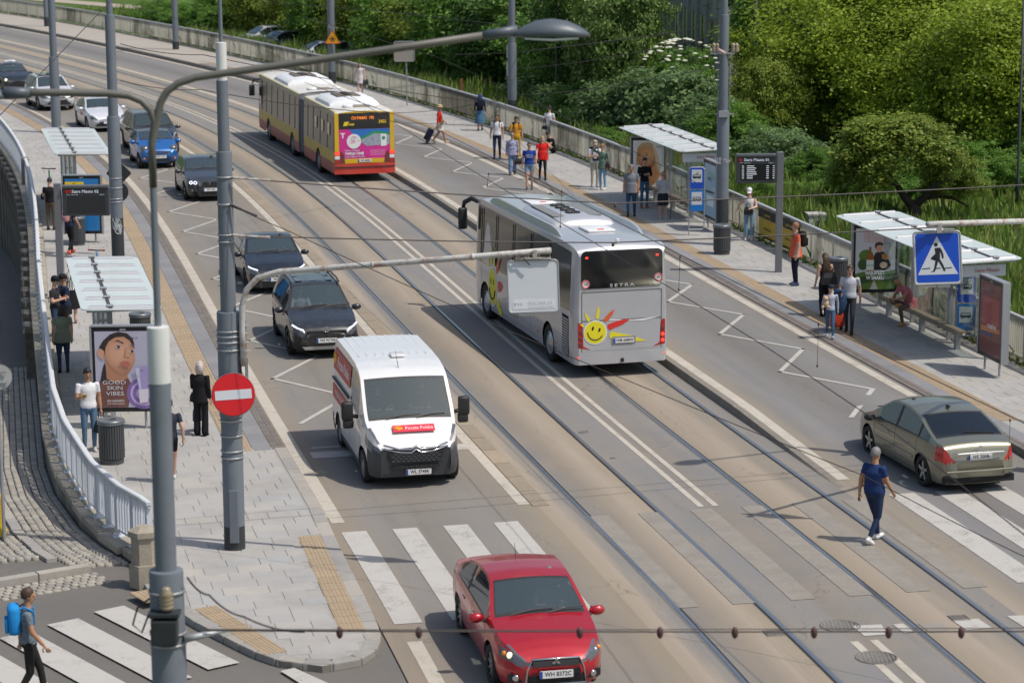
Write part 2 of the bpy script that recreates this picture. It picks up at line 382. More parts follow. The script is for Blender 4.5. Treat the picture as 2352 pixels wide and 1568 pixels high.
zig(32.4, 78.4, -6.78, -5.3, True, lane_l, lambda s: .009); zig(29.4, 86, 5.27, 6.74, True, lane_r, lambda s: zr(s)+.009)
for k in range(4): line('crosswalk_stripe', 17, 23, -7.34+k*.985, -6.86+k*.985, WH, z=.008, par=lane_l, ds=2)
for k in range(6): line('faded_crosswalk_stripe', 16.8, 23, -2.55+k*1.05, -2.1+k*1.05, WF, z=.008, ds=2)
for k in range(5): line('crosswalk_stripe', 16.9, 23.2, 3.75+k*.985, 4.3+k*.985, WH, z=.008, par=lane_r, ds=2)
for a, c in ((-7.0, -6.05), (-5.8, -5.4), (-4.3, -3.6)): line('stop_line', 29.0, 29.55, a, c, WH, z=.008, par=lane_l, ds=1)
line('stop_line', 29.9, 30.02, -6.9, -5.5, WH, z=.008, par=lane_l, ds=1)
for q, mm in (([(1958, 1437), (2024, 1434), (2040, 1457), (1985, 1461)], WH), ([(2186, 1424), (2247, 1421), (2280, 1443), (2220, 1447)], WH), ([(2108, 1432), (2160, 1430), (2190, 1450), (2135, 1452)], WF), ([(2312, 1415), (2352, 1413), (2400, 1440), (2352, 1440)], WH), ([(2050, 1434), (2075, 1432), (2100, 1452), (2078, 1454)], WH)):
    quad('stop_line', q, mm, z=.010)
# the crossing of the side street
side_par = obj('crossing_surface', None); bpy.data.objects.remove(side_par)
d1 = Vector((2.32, -3.12, 0)); st0 = G(250, 1397); wv = Vector((.37, .28, 0)); dk = Vector((-.665, -.715, 0))
cb = MB()
for k in range(0, 6):
    a = st0+dk*k; q = MB(); q.add([XY(a-wv*.62, .004), XY(a+wv*.62, .004), XY(a+d1+wv*.62, .004), XY(a+d1-wv*.62, .004)], [(0, 1, 2, 3)]); q.build('crosswalk_stripe', WH, bpy.data.objects['side_street'])
quad('crosswalk_stripe', [(644, 1541), (676, 1534), (760, 1572), (696, 1574)], WH, lane_l, z=.012)

# worn concrete slabs between the left lane and the track
SLABC = piecemat('edge_slab', [(0, (.31, .25, .185)), (.5, (.27, .225, .17)), (1, (.34, .275, .2))], .9)
b = MB(); b.box((0, 0, .0), (1.17, .33, .02)); slab_me = b.mesh('edge_slab', SLABC)
pieces('edge_slab', lane_l, [(Matrix.Translation(P(s, -3.2, .004)) @ Matrix.Rotation(TA(s), 4, 'Z'), 0) for s in np.arange(24.6, 120, 1.2)], [slab_me], SLABC)
# ------------------------------------------------------------------ tram tracks
STEEL = mat('rail_steel', (.36, .37, .40), .28, .85, .15, 1., dirt=(4., .55, .5), dc=(.16, .1, .07)); GROOVE = mat('rail_groove', (.035, .03, .027), .95, 0, .2); SEAM = mat('rail_sealing', (.16, .16, .155), .8, 0, .25, 5.)
for nm, c0, lb in (('tram_track', -1.785, 'pair of steel tram rails on the side of the white van'), ('tram_track', 1.785, 'pair of steel tram rails under the silver coach')):
    tr = thing(nm, lb, 'tram track', P(20, c0))
    for sg in (-1, 1):
        tc = c0+sg*.7175
        for part, a, c, mm, z in (('rail', -.035, .035, STEEL, .012), ('groove', .035*-sg, -.075*sg, GROOVE, .006), ('sealing_strip', sg*.035, sg*.075, SEAM, .005)):
            lo, hi = sorted((tc+a, tc+c)); o = uvribbon(part, rng(-6, SE, 1.), lo, hi, z, mm, None); o.parent = tr; o.matrix_parent_inverse = Matrix.Translation(-P(20, c0))
# covers and patches in the carriageway
IRON = mat('cast_iron', (.19, .175, .155), .75, .1, .3, 8., bump=.4, bs=60)
def cover(px, py, r, z=.006, m=IRON, nm='manhole_cover', lb=''):
    g = G(px, py); o = thing(nm, lb, 'manhole cover', g); b = MB(); b.lathe([(r, 0), (r, .012), (r*.93, .014), (r*.93, .008), (.02, .008)], 24); b.build('rim', m, o, True)
    b = MB()
    for k in range(-4, 5):
        h = math.sqrt(max(0, (r*.85)**2-(k*r*.2)**2)); b.box((k*r*.2, 0, .009), (r*.09, 2*h, .006))
    b.build('grip_bars', m, o)
cover(1930, 1437, .34, lb='worn round manhole cover beside the painted stop block'); cover(2013, 1510, .34, lb='round manhole cover under the double white line')
for i, (px, py, r, lb) in enumerate(((1340, 992, .11, 'small round valve cap beside the tram rail nearest the van'), (1407, 1052, .06, 'tiny round cap left of the double line by the middle rail'))): cover(px, py, r, nm='valve_cap', lb=lb)
for px, py, lb in ((1797, 1452, 'small drain grate at the tram rail near the bottom edge'), (2222, 1418, 'small drain grate beside the rightmost rail')):
    g = G(px, py); o = thing('drain_grate', lb, 'drain', g, TA(14)); b = MB(); b.tube([(-.15, 0, .006), (.15, 0, .006), (.15, .3, .006), (-.15, .3, .006), (-.15, 0, .006)], .012, 4, cap=False); b.build('frame', IRON, o)
    b = MB()
    for k in range(9): b.box((-.13+k*.033, .15, .007), (.016, .28, .008))
    b.build('bars', IRON, o)

# ------------------------------------------------------------------ footways
ZS = .10; ZSR = .20
STONE = [(0, (.385, .37, .345)), (.35, (.355, .345, .33)), (.6, (.40, .375, .345)), (.85, (.365, .36, .35)), (1, (.42, .39, .35))]
SLAB = piecemat('granite_slab', STONE, .75, var=.1, vs=30, bump=.15, stain=.35); BASE = mat('slab_bed', (.33, .315, .29), .95, var=.2)
nose = [P(24.5, -7.5), P(22.99, -7.55), P(20.43, -7.62), P(18.5, -7.64), P(17, -7.67), P(16.17, -7.7), P(15.5, -7.86), P(15.0, -8.2), P(14.8, -8.84), P(15.2, -9.45), P(15.84, -9.84), P(17.64, -10.6), P(19.6, -11.2), P(20.5, -11.3)]
outline = [P(s, -7.5) for s in rng(26, SE, 2)][::-1]+nose+[P(s, tL(s)+.02) for s in rng(21, SE, 2)]
b = MB(); b.add([XY(p, ZS-.012) for p in outline], [tuple(range(len(outline)))]); foot_l = struct(b.build('left_footway', BASE))
# slope of the edge down to the side street
b = MB(); k = len(nose); b.add([XY(p, ZS-.012) for p in nose]+[XY(p, -.03) for p in nose], [(i, i+1, k+i+1, k+i) for i in range(k-1)]); b.build('footway_side', KE, foot_l)
def inside(p, poly):
    c = False; n = len(poly); j = n-1
    for i in range(n):
        a, d = poly[i], poly[j]
        if (a.y > p.y) != (d.y > p.y) and p.x < (d.x-a.x)*(p.y-a.y)/(d.y-a.y)+a.x: c = not c
        j = i
    return c
def slabmesh(lx, ly, h=.03, bev=.006, m=SLAB, nm='slab'):
    b = MB(); x, y = lx/2, ly/2; bx = bev
    b.add([(-x, -y, 0), (x, -y, 0), (x, y, 0), (-x, y, 0), (-x, -y, h-bx), (x, -y, h-bx), (x, y, h-bx), (-x, y, h-bx), (-x+bx, -y+bx, h), (x-bx, -y+bx, h), (x-bx, y-bx, h), (-x+bx, y-bx, h)],
          [(0, 1, 5, 4), (1, 2, 6, 5), (2, 3, 7, 6), (3, 0, 4, 7), (4, 5, 9, 8), (5, 6, 10, 9), (6, 7, 11, 10), (7, 4, 8, 11), (8, 9, 10, 11)])
    return b.mesh(nm, m)
SM = [slabmesh(.45, .6), slabmesh(.45, .8), slabmesh(.45, .4)]
JO = .009
def paving(s0, s1, tin, tout, z, poly=None, skip=None):
    out = []; s = s0; row = 0
    while s < s1:
        a, c = tin(s), tout(s); sg = 1 if c > a else -1; t = a; first = True
        while (c-t)*sg > .1:
            wd = random.choice((.6, .6, .8, .6, .4))
            if first: wd = (.6, .35, .2)[row % 3]; first = False
            if (c-t)*sg-wd < .22: wd = (c-t)*sg
            tcen = t+sg*wd/2; p = P(s+.225, tcen, z-.03); ok = True
            if poly is not None: ok = all(inside(P(s+.225+e*.2, tcen+f_*wd*.42), poly) for e in (-1, 1) for f_ in (-1, 1))
            if ok and skip: ok = not skip(s+.225, tcen)
            if ok: out.append((Matrix.Translation(p+Vector((0, 0, random.uniform(-.0015, .0015)))) @ Matrix.Rotation(TA(s), 4, 'Z') @ Matrix.Diagonal((1-JO/.45, wd/.6*(1-JO/wd), 1, 1)), 0))
            t += sg*wd
        s += .45; row += 1
    return out
def skipl(s, t):
    if s > 29.6: return False
    p = P(s, t)
    return any(inside(p, q) for q in TACQ)
TACQ = [[G(*p, ZS) for p in q] for q in (
    [(684, 1232), (736, 1229), (843, 1447), (781, 1449)],
    [(449, 1400), (492, 1388), (655, 1492), (612, 1506)],
    [(307, 1364), (352, 1346), (366, 1376), (345, 1386)])]
shr = [p.copy() for p in outline]
pieces('paving_slab', foot_l, paving(15, 120, lambda s: -7.78 if s < 29.6 else -8.73, lambda s: tL(s)+.44, ZS, outline, skipl), SM, SLAB)
# kerb stones round the nose and along the lane
KERB = piecemat('kerb_stone', [(0, (.36, .335, .30)), (.5, (.30, .29, .275)), (1, (.40, .36, .31))], .85, stain=.4)
b = MB(); b.box((0, 0, 0), (.98, .26, .14), bev=.015); KM = b.mesh('kerb_stone', KERB)
b = MB(); b.box((0, 0, 0), (.48, .26, .14), bev=.02); KM2 = b.mesh('kerb_stone_short', KERB)
items = []
for s in np.arange(24.3, 29.6, 1.): items.append((Matrix.Translation(P(s, -7.6, ZS-.068)) @ Matrix.Rotation(TA(s), 4, 'Z'), 0))
pts = nose; acc = []
for a, c in zip(pts, pts[1:]):
    L = (c-a).length; n = max(1, round(L/.02)); acc += [a.lerp(c, i/n) for i in range(n)]
acc.append(pts[-1]); dist = [0]
for a, c in zip(acc, acc[1:]): dist.append(dist[-1]+(c-a).length)
d = 0.
while d < dist[-1]-.3:
    L = .98 if d < 6.2 else .5; i = int(np.searchsorted(dist, d)); j = min(len(acc)-1, int(np.searchsorted(dist, d+L))); a, c = acc[i], acc[j]; dr = (c-a).normalized(); nn = Vector((-dr.y, dr.x, 0)); mid = (a+c)/2
    cen = Vector((sum(p.x for p in nose)/len(nose)-2, sum(p.y for p in nose)/len(nose)+1.5, 0)); nn = nn if (cen-mid).dot(nn) > 0 else -nn
    items.append((Matrix.Translation(XY(mid+nn*.11, ZS-.067)) @ Matrix.Rotation(math.atan2(dr.y, dr.x), 4, 'Z'), 0 if L > .9 else 1)); d += L+.01
pieces('kerb_stone', foot_l, items, [KM, KM2], KERB)
# dark sett strip, blue grey strip, ribbed yellow tiles along both stops
SETT = piecemat('dark_sett', [(0, (.155, .13, .115)), (.5, (.19, .165, .145)), (1, (.14, .128, .12))], .85, bump=.5)
BLUE = piecemat('blue_grey_slab', [(0, (.215, .215, .225)), (.5, (.245, .24, .245)), (1, (.195, .198, .208))], .8, stain=.25)
TAC = piecemat('tactile_tile', [(0, (.36, .272, .178)), (.5, (.395, .30, .20)), (1, (.34, .258, .17))], .8, stain=.2)
sett = slabmesh(.19, .145, .03, .012, SETT, 'sett'); blue = slabmesh(.79, .4, .03, .005, BLUE, 'blue_slab')
b = MB(); b.box((0, 0, 0), (.39, .49, .02))
for k in range(6): b.box((0, -.2+k*.08, .012), (.39, .03, .006))
tacm = b.mesh('tactile_tile', TAC)
def along(s0, s1, ds, t, z): return [(Matrix.Translation(P(s, t, z)) @ Matrix.Rotation(TA(s), 4, 'Z'), 0) for s in np.arange(s0, s1, ds)]
pieces('sett', foot_l, along(29.7, 110, .2, -7.57, ZS-.03)+along(29.8, 110, .2, -7.72, ZS-.03), [sett], SETT, 200)
pieces('strip_slab', foot_l, along(30, 120, .8, -8.0, ZS-.03), [blue], BLUE)
pieces('tactile_tile', foot_l, along(29.8, 120, .4, -8.46, ZS-.01), [tacm], TAC, 250)
for q in TACQ:
    u = (q[1]-q[0]); v = (q[3]-q[0]); n = max(1, round(v.length/.4)); wd = u.length; an = math.atan2(v.y, v.x)
    for i in range(n):
        o = obj('tactile_tile', tacm, foot_l); o.location = XY(q[0]+u*.5+v*((i+.5)/n), ZS-.006); o.rotation_euler = (0, 0, an); o.scale = (v.length/n/.4, wd/.5, 1)
tR = lambda s: 11.35+max(0, s-100)*.012
foot_r = struct(uvribbon('right_footway', rng(24, SE, 2), 7.62, lambda s: tR(s)+.25, ZSR-.012, BASE))
b = MB(); ss = rng(24, SE, 2); b.add([p for s in ss for p in (P(s, 7.6, -.02), P(s, 7.62, ZSR-.01))], [(i*2, i*2+1, i*2+3, i*2+2) for i in range(len(ss)-1)]); b.build('footway_side', KE, foot_r)
struct(uvribbon('right_footway_end', rng(-6, 24, 2), 7.6, 30, lambda s, t: .03+.155*max(0, min(1, (s-20)/4)), mat('footway_concrete', (.3, .285, .265), .9, var=.2, vs=4), nt_=3))
struct(uvribbon('right_footway_side', rng(24, 44, 2), lambda s: tR(s)+.24, 30, lambda s, t: .1-.2*max(0, min(1, (s-30)/10)), MATS['footway_concrete'], nt_=2))
pieces('paving_slab', foot_r, paving(24, 128, lambda s: 8.72, lambda s: tR(s)-.1, ZSR), SM, SLAB)
uvribbon('far_paving', rng(128, SE, 4), 7.7, lambda s: tR(s), ZSR+.003, mat('far_pavement', (.36, .325, .28), .9, var=.15, vs=.5), foot_r)
uvribbon('far_paving', rng(120, SE, 4), -7.6, -10.5, ZS+.004, MATS['far_pavement'], foot_l)
pieces('sett', foot_r, along(24, 130, .2, 7.69, ZSR-.03)+along(24.1, 130, .2, 7.84, ZSR-.03), [sett], SETT, 200)
pieces('strip_slab', foot_r, along(24.4, 130, .8, 8.05, ZSR-.03), [blue], BLUE)
pieces('tactile_tile', foot_r, along(28.2, 130, .4, 8.48, ZSR-.01), [tacm], TAC, 250)
MOSS = mat('gutter_dirt', (.13, .12, .095), .95, var=.4, vs=5, bump=.5)
uvribbon('gutter_dirt', rng(26, SE, 2), lambda s: tR(s)-.14, lambda s: tR(s)+.2, ZSR+.004, MOSS, foot_r)

# cobbles of the side street and its kerbs
COB = piecemat('cobble', [(0, (.30, .275, .235)), (.3, (.36, .33, .28)), (.6, (.24, .225, .205)), (.8, (.40, .36, .30)), (1, (.29, .28, .265))], .8, var=.2, vs=25, bump=.6, stain=.25)
def cobmesh(lx, ly, seed):
    rr = random.Random(seed); b = MB(); x, y = lx/2, ly/2; j = lambda q: q*rr.uniform(.82, 1.02); h = .045
    lo = [(-j(x), -j(y)), (j(x), -j(y)), (j(x), j(y)), (-j(x), j(y))]
    b.add([(p, q, -.03) for p, q in lo]+[(p*.97, q*.97, h-.014) for p, q in lo]+[(p*.72, q*.72, h+rr.uniform(-.003, .003)) for p, q in lo], [(0, 1, 5, 4), (1, 2, 6, 5), (2, 3, 7, 6), (3, 0, 4, 7), (4, 5, 9, 8), (5, 6, 10, 9), (6, 7, 11, 10), (7, 4, 8, 11), (8, 9, 10, 11)])
    return b.mesh('cobble', COB, True)
CM = [cobmesh(.17, .14, k) for k in range(4)]+[cobmesh(.13, .125, 9+k) for k in range(3)]
items = []
ang0 = TA(25)
for s in np.arange(21.9, 48, .16):
    zz = zl(s)
    tin = tL(s)-.12
    for k, t in enumerate(np.arange(tin, tin-.95, -.15)): items.append((Matrix.Translation(P(s+.05*(k % 2)+random.uniform(-.012, .012), t, zz-.03)) @ Matrix.Rotation(TA(s)+random.uniform(-.12, .12), 4, 'Z'), random.randrange(4)))
    for k, t in enumerate(np.arange(tin-1.32, tin-7.5, -.145)):
        if s > 22.6+.0*(t): items.append((Matrix.Translation(P(s+.07*(k % 2)+random.uniform(-.02, .02), t, zz-.03+random.uniform(-.006, .006))) @ Matrix.Rotation(TA(s)+random.uniform(-.2, .2), 4, 'Z'), random.randrange(7)))
sst = bpy.data.objects['side_street']
pieces('cobble', sst, [it for it in items if infront(it[0].translation, 40)], CM, COB)
b = MB(); b.box((0, 0, 0), (.98, .2, .18), bev=.015); KM3 = b.mesh('street_kerb', KERB)
pieces('kerb_stone', sst, [(Matrix.Translation(P(s, tL(s)-1.22, zl(s)-.06)) @ Matrix.Rotation((lambda a, c: math.atan2(c.y-a.y, c.x-a.x))(P(s-.4, tL(s-.4)-1.22), P(s+.4, tL(s+.4)-1.22)), 4, 'Z') @ Matrix.Rotation(.06, 4, 'Y'), 0) for s in np.arange(22.9, 60, 1.)], [KM3], KERB)
a, c = G(0, 1342), G(205, 1308); dr = (c-a).normalized(); n = int((c-a).length)+4
pieces('kerb_stone', sst, [(Matrix.Translation(XY(c-dr*(i+.5), .02)) @ Matrix.Rotation(math.atan2(dr.y, dr.x), 4, 'Z'), 0) for i in range(n)], [KM3], KERB)
items = []
for i in range(44):
    for j in range(5):
        p = c-dr*(i*.16+.08*(j % 2))-Vector((-dr.y, dr.x, 0))*(.22+j*.15); items.append((Matrix.Translation(XY(p, -.045)) @ Matrix.Rotation(math.atan2(dr.y, dr.x)+random.uniform(-.15, .15), 4, 'Z'), random.randrange(7)))
pieces('cobble', sst, [it for it in items if infront(it[0].translation, 40)], CM, COB)

# ------------------------------------------------------------------ retaining wall, railings
m, t, b_ = nodes('wall_stone'); MATS['wall_stone'] = m
br = N(t, 'TexBrick'); br.inputs['Scale'].default_value = 1.; br.inputs['Mortar Size'].default_value = .012; br.inputs['Brick Width'].default_value = .9; br.inputs['Row Height'].default_value = .42
br.inputs['Color1'].default_value = (.22, .2, .165, 1); br.inputs['Color2'].default_value = (.27, .245, .2, 1); br.inputs['Mortar'].default_value = (.1, .09, .08, 1)
uv = N(t, 'UVMap', uv_map='st'); t.links.new(uv.outputs[0], br.inputs[0])
c = mixc(t, math_(t, 'MULTIPLY', ramp(t, noise(t, 1.2, 8, .75, sc=(1, 1, .3)), [(.42, (0, 0, 0)), (.62, (1, 1, 1))]), .75), br.outputs[0], (.07, .066, .05)); t.links.new(c, b_.inputs['Base Color']); b_.inputs['Roughness'].default_value = .9
WALL = m
wall = thing('retaining_wall', 'dark stained stone retaining wall below the white railing', 'wall', P(21, tL(21)))
def wallstrip(name, off0, off1, z0, z1, mm, s0, s1, ds=.6):
    ss = rng(s0, s1, ds); vs = []; uvs = []
    for s in ss:
        for o_, z in ((off0, z0(s) if callable(z0) else z0), (off1, z1(s) if callable(z1) else z1)): vs.append(P(s, tL(s)+o_, z)); uvs.append((s, z))
    me = bpy.data.meshes.new(name); me.from_pydata(vs, [], [(i*2, i*2+1, i*2+3, i*2+2) for i in range(len(ss)-1)]); me.materials.append(mm)
    ul = me.uv_layers.new(name='st')
    for lp in me.loops: ul.data[lp.index].uv = uvs[lp.vertex_index]
    o = obj(name, me); o.parent = wall; o.matrix_parent_inverse = Matrix.Translation(-wall.location); return o
wallstrip('wall_face', -.02, .0, lambda s: zl(s)-.4, ZS+.02, WALL, 20.4, 120)
wallstrip('wall_end', .0, .42, -.2, ZS+.02, WALL, 20.4, 20.5)
def put(o, par=wall): o.parent = par; o.matrix_parent_inverse = Matrix.Translation(-par.location); return o
COP = piecemat('coping_stone', [(0, (.33, .30, .235)), (.5, (.38, .34, .27)), (1, (.29, .265, .215))], .9, bump=.5, stain=.5)
b = MB(); b.box((0, 0, 0), (1.17, .5, .14), bev=.02); cm = b.mesh('coping_stone', COP)
for s in np.arange(21.1, 118, 1.19):
    a, c = P(s, tL(s)), P(s+1.19, tL(s+1.19)); an = math.atan2(c.y-a.y, c.x-a.x)
    o = obj('coping_stone', cm); o.location = (P(s+.595, tL(s+.595)+.17, ZS+.03)); o.rotation_euler = (0, 0, an); put(o)
PIL = mat('pilaster_stone', (.20, .185, .155), .9, var=.3, vs=2., bump=.5, dirt=(1.5, .45, .8), dc=(.05, .048, .04))
b = MB(); b.box((0, 0, -2), (.55, .3, 4.)); b.box((0, 0, -.05), (.75, .42, .2)); pm = b.mesh('pilaster', PIL)
for s in np.arange(46, 112, 1.9):
    a, c = P(s, tL(s)), P(s+.3, tL(s+.3)); o = obj('pilaster', pm); o.location = P(s, tL(s)-.13, ZS-.1); o.rotation_euler = (0, 0, math.atan2(c.y-a.y, c.x-a.x)); put(o)
GRAF = mat('spray_paint', (.5, .5, .5), .8)
for s, bd, sz in ((63.5, 'KEKON', .62),):
    a, c = P(s, tL(s)), P(s+.5, tL(s+.5)); d = (a-c).normalized()
# pillar at the end of the wall
PST = mat('pillar_stone', (.33, .29, .23), .9, var=.25, vs=5., bump=.5, dirt=(3, .5, .5))
pil = thing('stone_pillar', 'weathered hexagonal stone pillar ending the white railing', 'pillar', G(333, 1345), .3)
hexa = lambda r: [(r*math.cos(PI/3*k), r*math.sin(PI/3*k)) for k in range(6)]
b = MB(); b.prism(hexa(.27), .42); b.build('plinth', PST, pil)
b = MB(); b.prism(hexa(.22), .5, Matrix.Translation((0, 0, .42))); b.build('shaft', PST, pil)
b = MB(); b.prism(hexa(.27), .1, Matrix.Translation((0, 0, .92))); b.add([(x, y, 1.02) for x, y in hexa(.25)]+[(x, y, 1.1) for x, y in hexa(.12)], [(i, (i+1) % 6, 6+(i+1) % 6, 6+i) for i in range(6)]+[(6, 7, 8, 9, 10, 11)]); b.build('cap', PST, pil)

def railing(name, label, s0, s1, tf, z0, hgt, mm, topm, pitch, bar, postd, lim=300, platem=None, group=None, cap_w=.11):
    ob = thing(name, label, 'railing', P(s0, tf(s0), z0)); inv = Matrix.Translation(-P(s0, tf(s0), z0))
    ss = rng(s0, s1, .5)
    b = MB(); rings = []
    for s in ss:
        a, c = P(s-.1, tf(s-.1)), P(s+.1, tf(s+.1)); d = (c-a).normalized(); n = Vector((d.y, -d.x, 0)); p = P(s, tf(s), z0+hgt)
        rings.append([p+n*cap_w/2*x+Vector((0, 0, z)) for x, z in ((-1, -.03), (-1, .02), (-.6, .035), (.6, .035), (1, .02), (1, -.03))])
    b.loft(rings); o = b.build('top_rail', topm); o.parent = ob; o.matrix_parent_inverse = inv
    for zz, hh in ((z0+.13, .04), (z0+hgt-.08, .03)):
        b = MB(); b.loft([[P(s, tf(s)+x, zz+z) for x, z in ((-.03, 0), (-.03, hh), (.03, hh), (.03, 0))] for s in ss]); o = b.build('lower_rail' if zz < z0+.5 else 'upper_rail', mm); o.parent = ob; o.matrix_parent_inverse = inv
    b = MB(); b.box((0, 0, (hgt-.16)/2+.13), (bar[0], bar[1], hgt-.16)); me = b.mesh('baluster', mm)
    items = []
    for s in np.arange(s0+.06, s1, pitch):
        a, c = P(s-.1, tf(s-.1)), P(s+.1, tf(s+.1)); items.append((Matrix.Translation(P(s, tf(s), z0)) @ Matrix.Rotation(math.atan2(c.y-a.y, c.x-a.x), 4, 'Z'), 0))
    before = set(ob.children)
    pieces('baluster', ob, items, [me], mm, lim)
    for ch in ob.children:
        if ch not in before: ch.matrix_parent_inverse = inv
    b = MB(); b.box((0, 0, hgt/2), (.05, .1, hgt)); pme = b.mesh('post', mm)
    b = MB(); b.box((0, 0, .01), (.16, .22, .02)); b.lathe([(.015, 0), (.015, .05)], 6, M=Matrix.Translation((.05, .07, 0))); b.lathe([(.015, 0), (.015, .05)], 6, M=Matrix.Translation((.05, -.07, 0))); fme = b.mesh('base_plate', platem or mm)
    for s in np.arange(s0+.1, s1, postd):
        a, c = P(s-.1, tf(s-.1)), P(s+.1, tf(s+.1))
        o = obj('post', pme); o.location = P(s, tf(s), z0); o.rotation_euler = (0, 0, math.atan2(c.y-a.y, c.x-a.x)); o.parent = ob; o.matrix_parent_inverse = inv
        q = obj('base_plate', fme); q.parent = o
    return ob
def railpaint(name, c, dk, amt):
    m, t, b = nodes(name); MATS[name] = m
    g = N(t, 'NewGeometry'); mp = N(t, 'Mapping'); mp.inputs['Scale'].default_value = (1.1, 1.1, .35); t.links.new(g.outputs['Position'], mp.inputs[0])
    n = N(t, 'TexNoise'); n.inputs['Scale'].default_value = 1.1; n.inputs['Detail'].default_value = 9; n.inputs['Roughness'].default_value = .78; t.links.new(mp.outputs[0], n.inputs['Vector'])
    n2 = N(t, 'TexNoise'); n2.inputs['Scale'].default_value = .13; n2.inputs['Detail'].default_value = 3; t.links.new(g.outputs['Position'], n2.inputs['Vector'])
    f = math_(t, 'MULTIPLY', ramp(t, math_(t, 'ADD', n.outputs[0], math_(t, 'MULTIPLY', math_(t, 'SUBTRACT', n2.outputs[0], .5), .9)), [(.47, (0, 0, 0)), (.62, (1, 1, 1))]), amt)
    v = math_(t, 'MULTIPLY_ADD', isl(t), .2); v.node.inputs[2].default_value = .88
    t.links.new(mixc(t, f, mixc(t, 1., c, v, 'MULTIPLY'), dk), b.inputs['Base Color']); b.inputs['Roughness'].default_value = .6
    return m
RP = railpaint('railing_cream', (.56, .54, .46), (.12, .115, .085), .85); RPT = mat('railing_cap', (.42, .43, .45), .6, 0, .12, 2., dirt=(2, .5, .4), dc=(.2, .19, .16)); RW = railpaint('railing_white', (.62, .65, .70), (.3, .29, .26), .25)
RWT = mat('railing_cap_white', (.60, .61, .62), .55, 0, .1, 2., dirt=(3, .55, .35), dc=(.3, .27, .24))
railing('right_railing', 'long cream railing with closely set flat bars before the trees', 27.5, SE, tR, ZSR, 1.12, RP, RPT, .125, (.02, .10), 2.)
railing('left_railing', 'white curved railing of flat bars on the stone wall by the left stop', 21.4, 112, lambda s: tL(s)+.2, ZS+.10, 1.0, RW, RWT, .125, (.02, .09), .75)
# ------------------------------------------------------------------ vehicles
BLK = mat('black_plastic', (.018, .018, .019), .55, 0, .2, 6.); TYRE = mat('tyre_rubber', (.022, .021, .020), .85, 0, .25, 9., bump=.3); RIM = mat('alloy', (.42, .42, .43), .35, .8, .1); DARKIN = mat('interior', (.03, .031, .033), .8, 0, .2); SEATM = mat('seat_fabric', (.05, .05, .054), .9, 0, .25, 12.)
CHROME = mat('chrome', (.65, .66, .68), .15, 1., .05); LENS = mat('lamp_lens', (.12, .125, .14), .22, .2, .7, 26., coat=.4); REDL = mat('red_lens', (.42, .012, .012), .2, 0, .2, 25., coat=1.); REDON = mat('red_light_on', (1., .05, .03), .3, emit=1.5, var=0); AMB = mat('amber_lens', (.7, .22, .02), .25, coat=.5); WLED = mat('white_led', (.8, .85, 1.), .2, emit=2.2, var=0); WARML = mat('warm_bulb', (1., .82, .5), .2, emit=1.6, var=0)
PLATE = mat('plate_white', (.72, .72, .70), .45, 0, .05); PLB = mat('plate_blue', (.01, .06, .35), .5); INK = mat('ink_black', (.012, .012, .014), .6, var=0); GLASS = glassm(tint=(.62, .70, .70), dark=.34, df=(.12, .17, .185)); GLASSD = glassm('dark_glass', (.10, .105, .11), .6, (.8, .85, .9), .02); WHITE = mat('white_print', (.78, .78, .78), .5, var=.03); UNDER = mat('underbody', (.012, .012, .012), .9, var=.2)
def interp(tab, sm=0):
    xs = np.array([a for a, _ in tab]); ys = np.array([b for _, b in tab])
    if sm:
        gx = np.linspace(xs[0]-.6, xs[-1]+.6, 600); gy = np.interp(gx, xs, ys); k = max(1, int(sm/(gx[1]-gx[0]))); ker = np.hanning(2*k+3); ker /= ker.sum(); gy2 = np.convolve(np.pad(gy, k+1, mode='edge'), ker, 'valid')
        return lambda x: float(np.interp(x, gx, gy2))
    return lambda x: float(np.interp(x, xs, ys))
LOWU = [0, .14, .34, .5, .62, .74, .87, 1.]; WINF = [0, .06, .35, .65, .91, 1.]; TOPF = [1., .925, .885, .66, .42, .2, 0.]
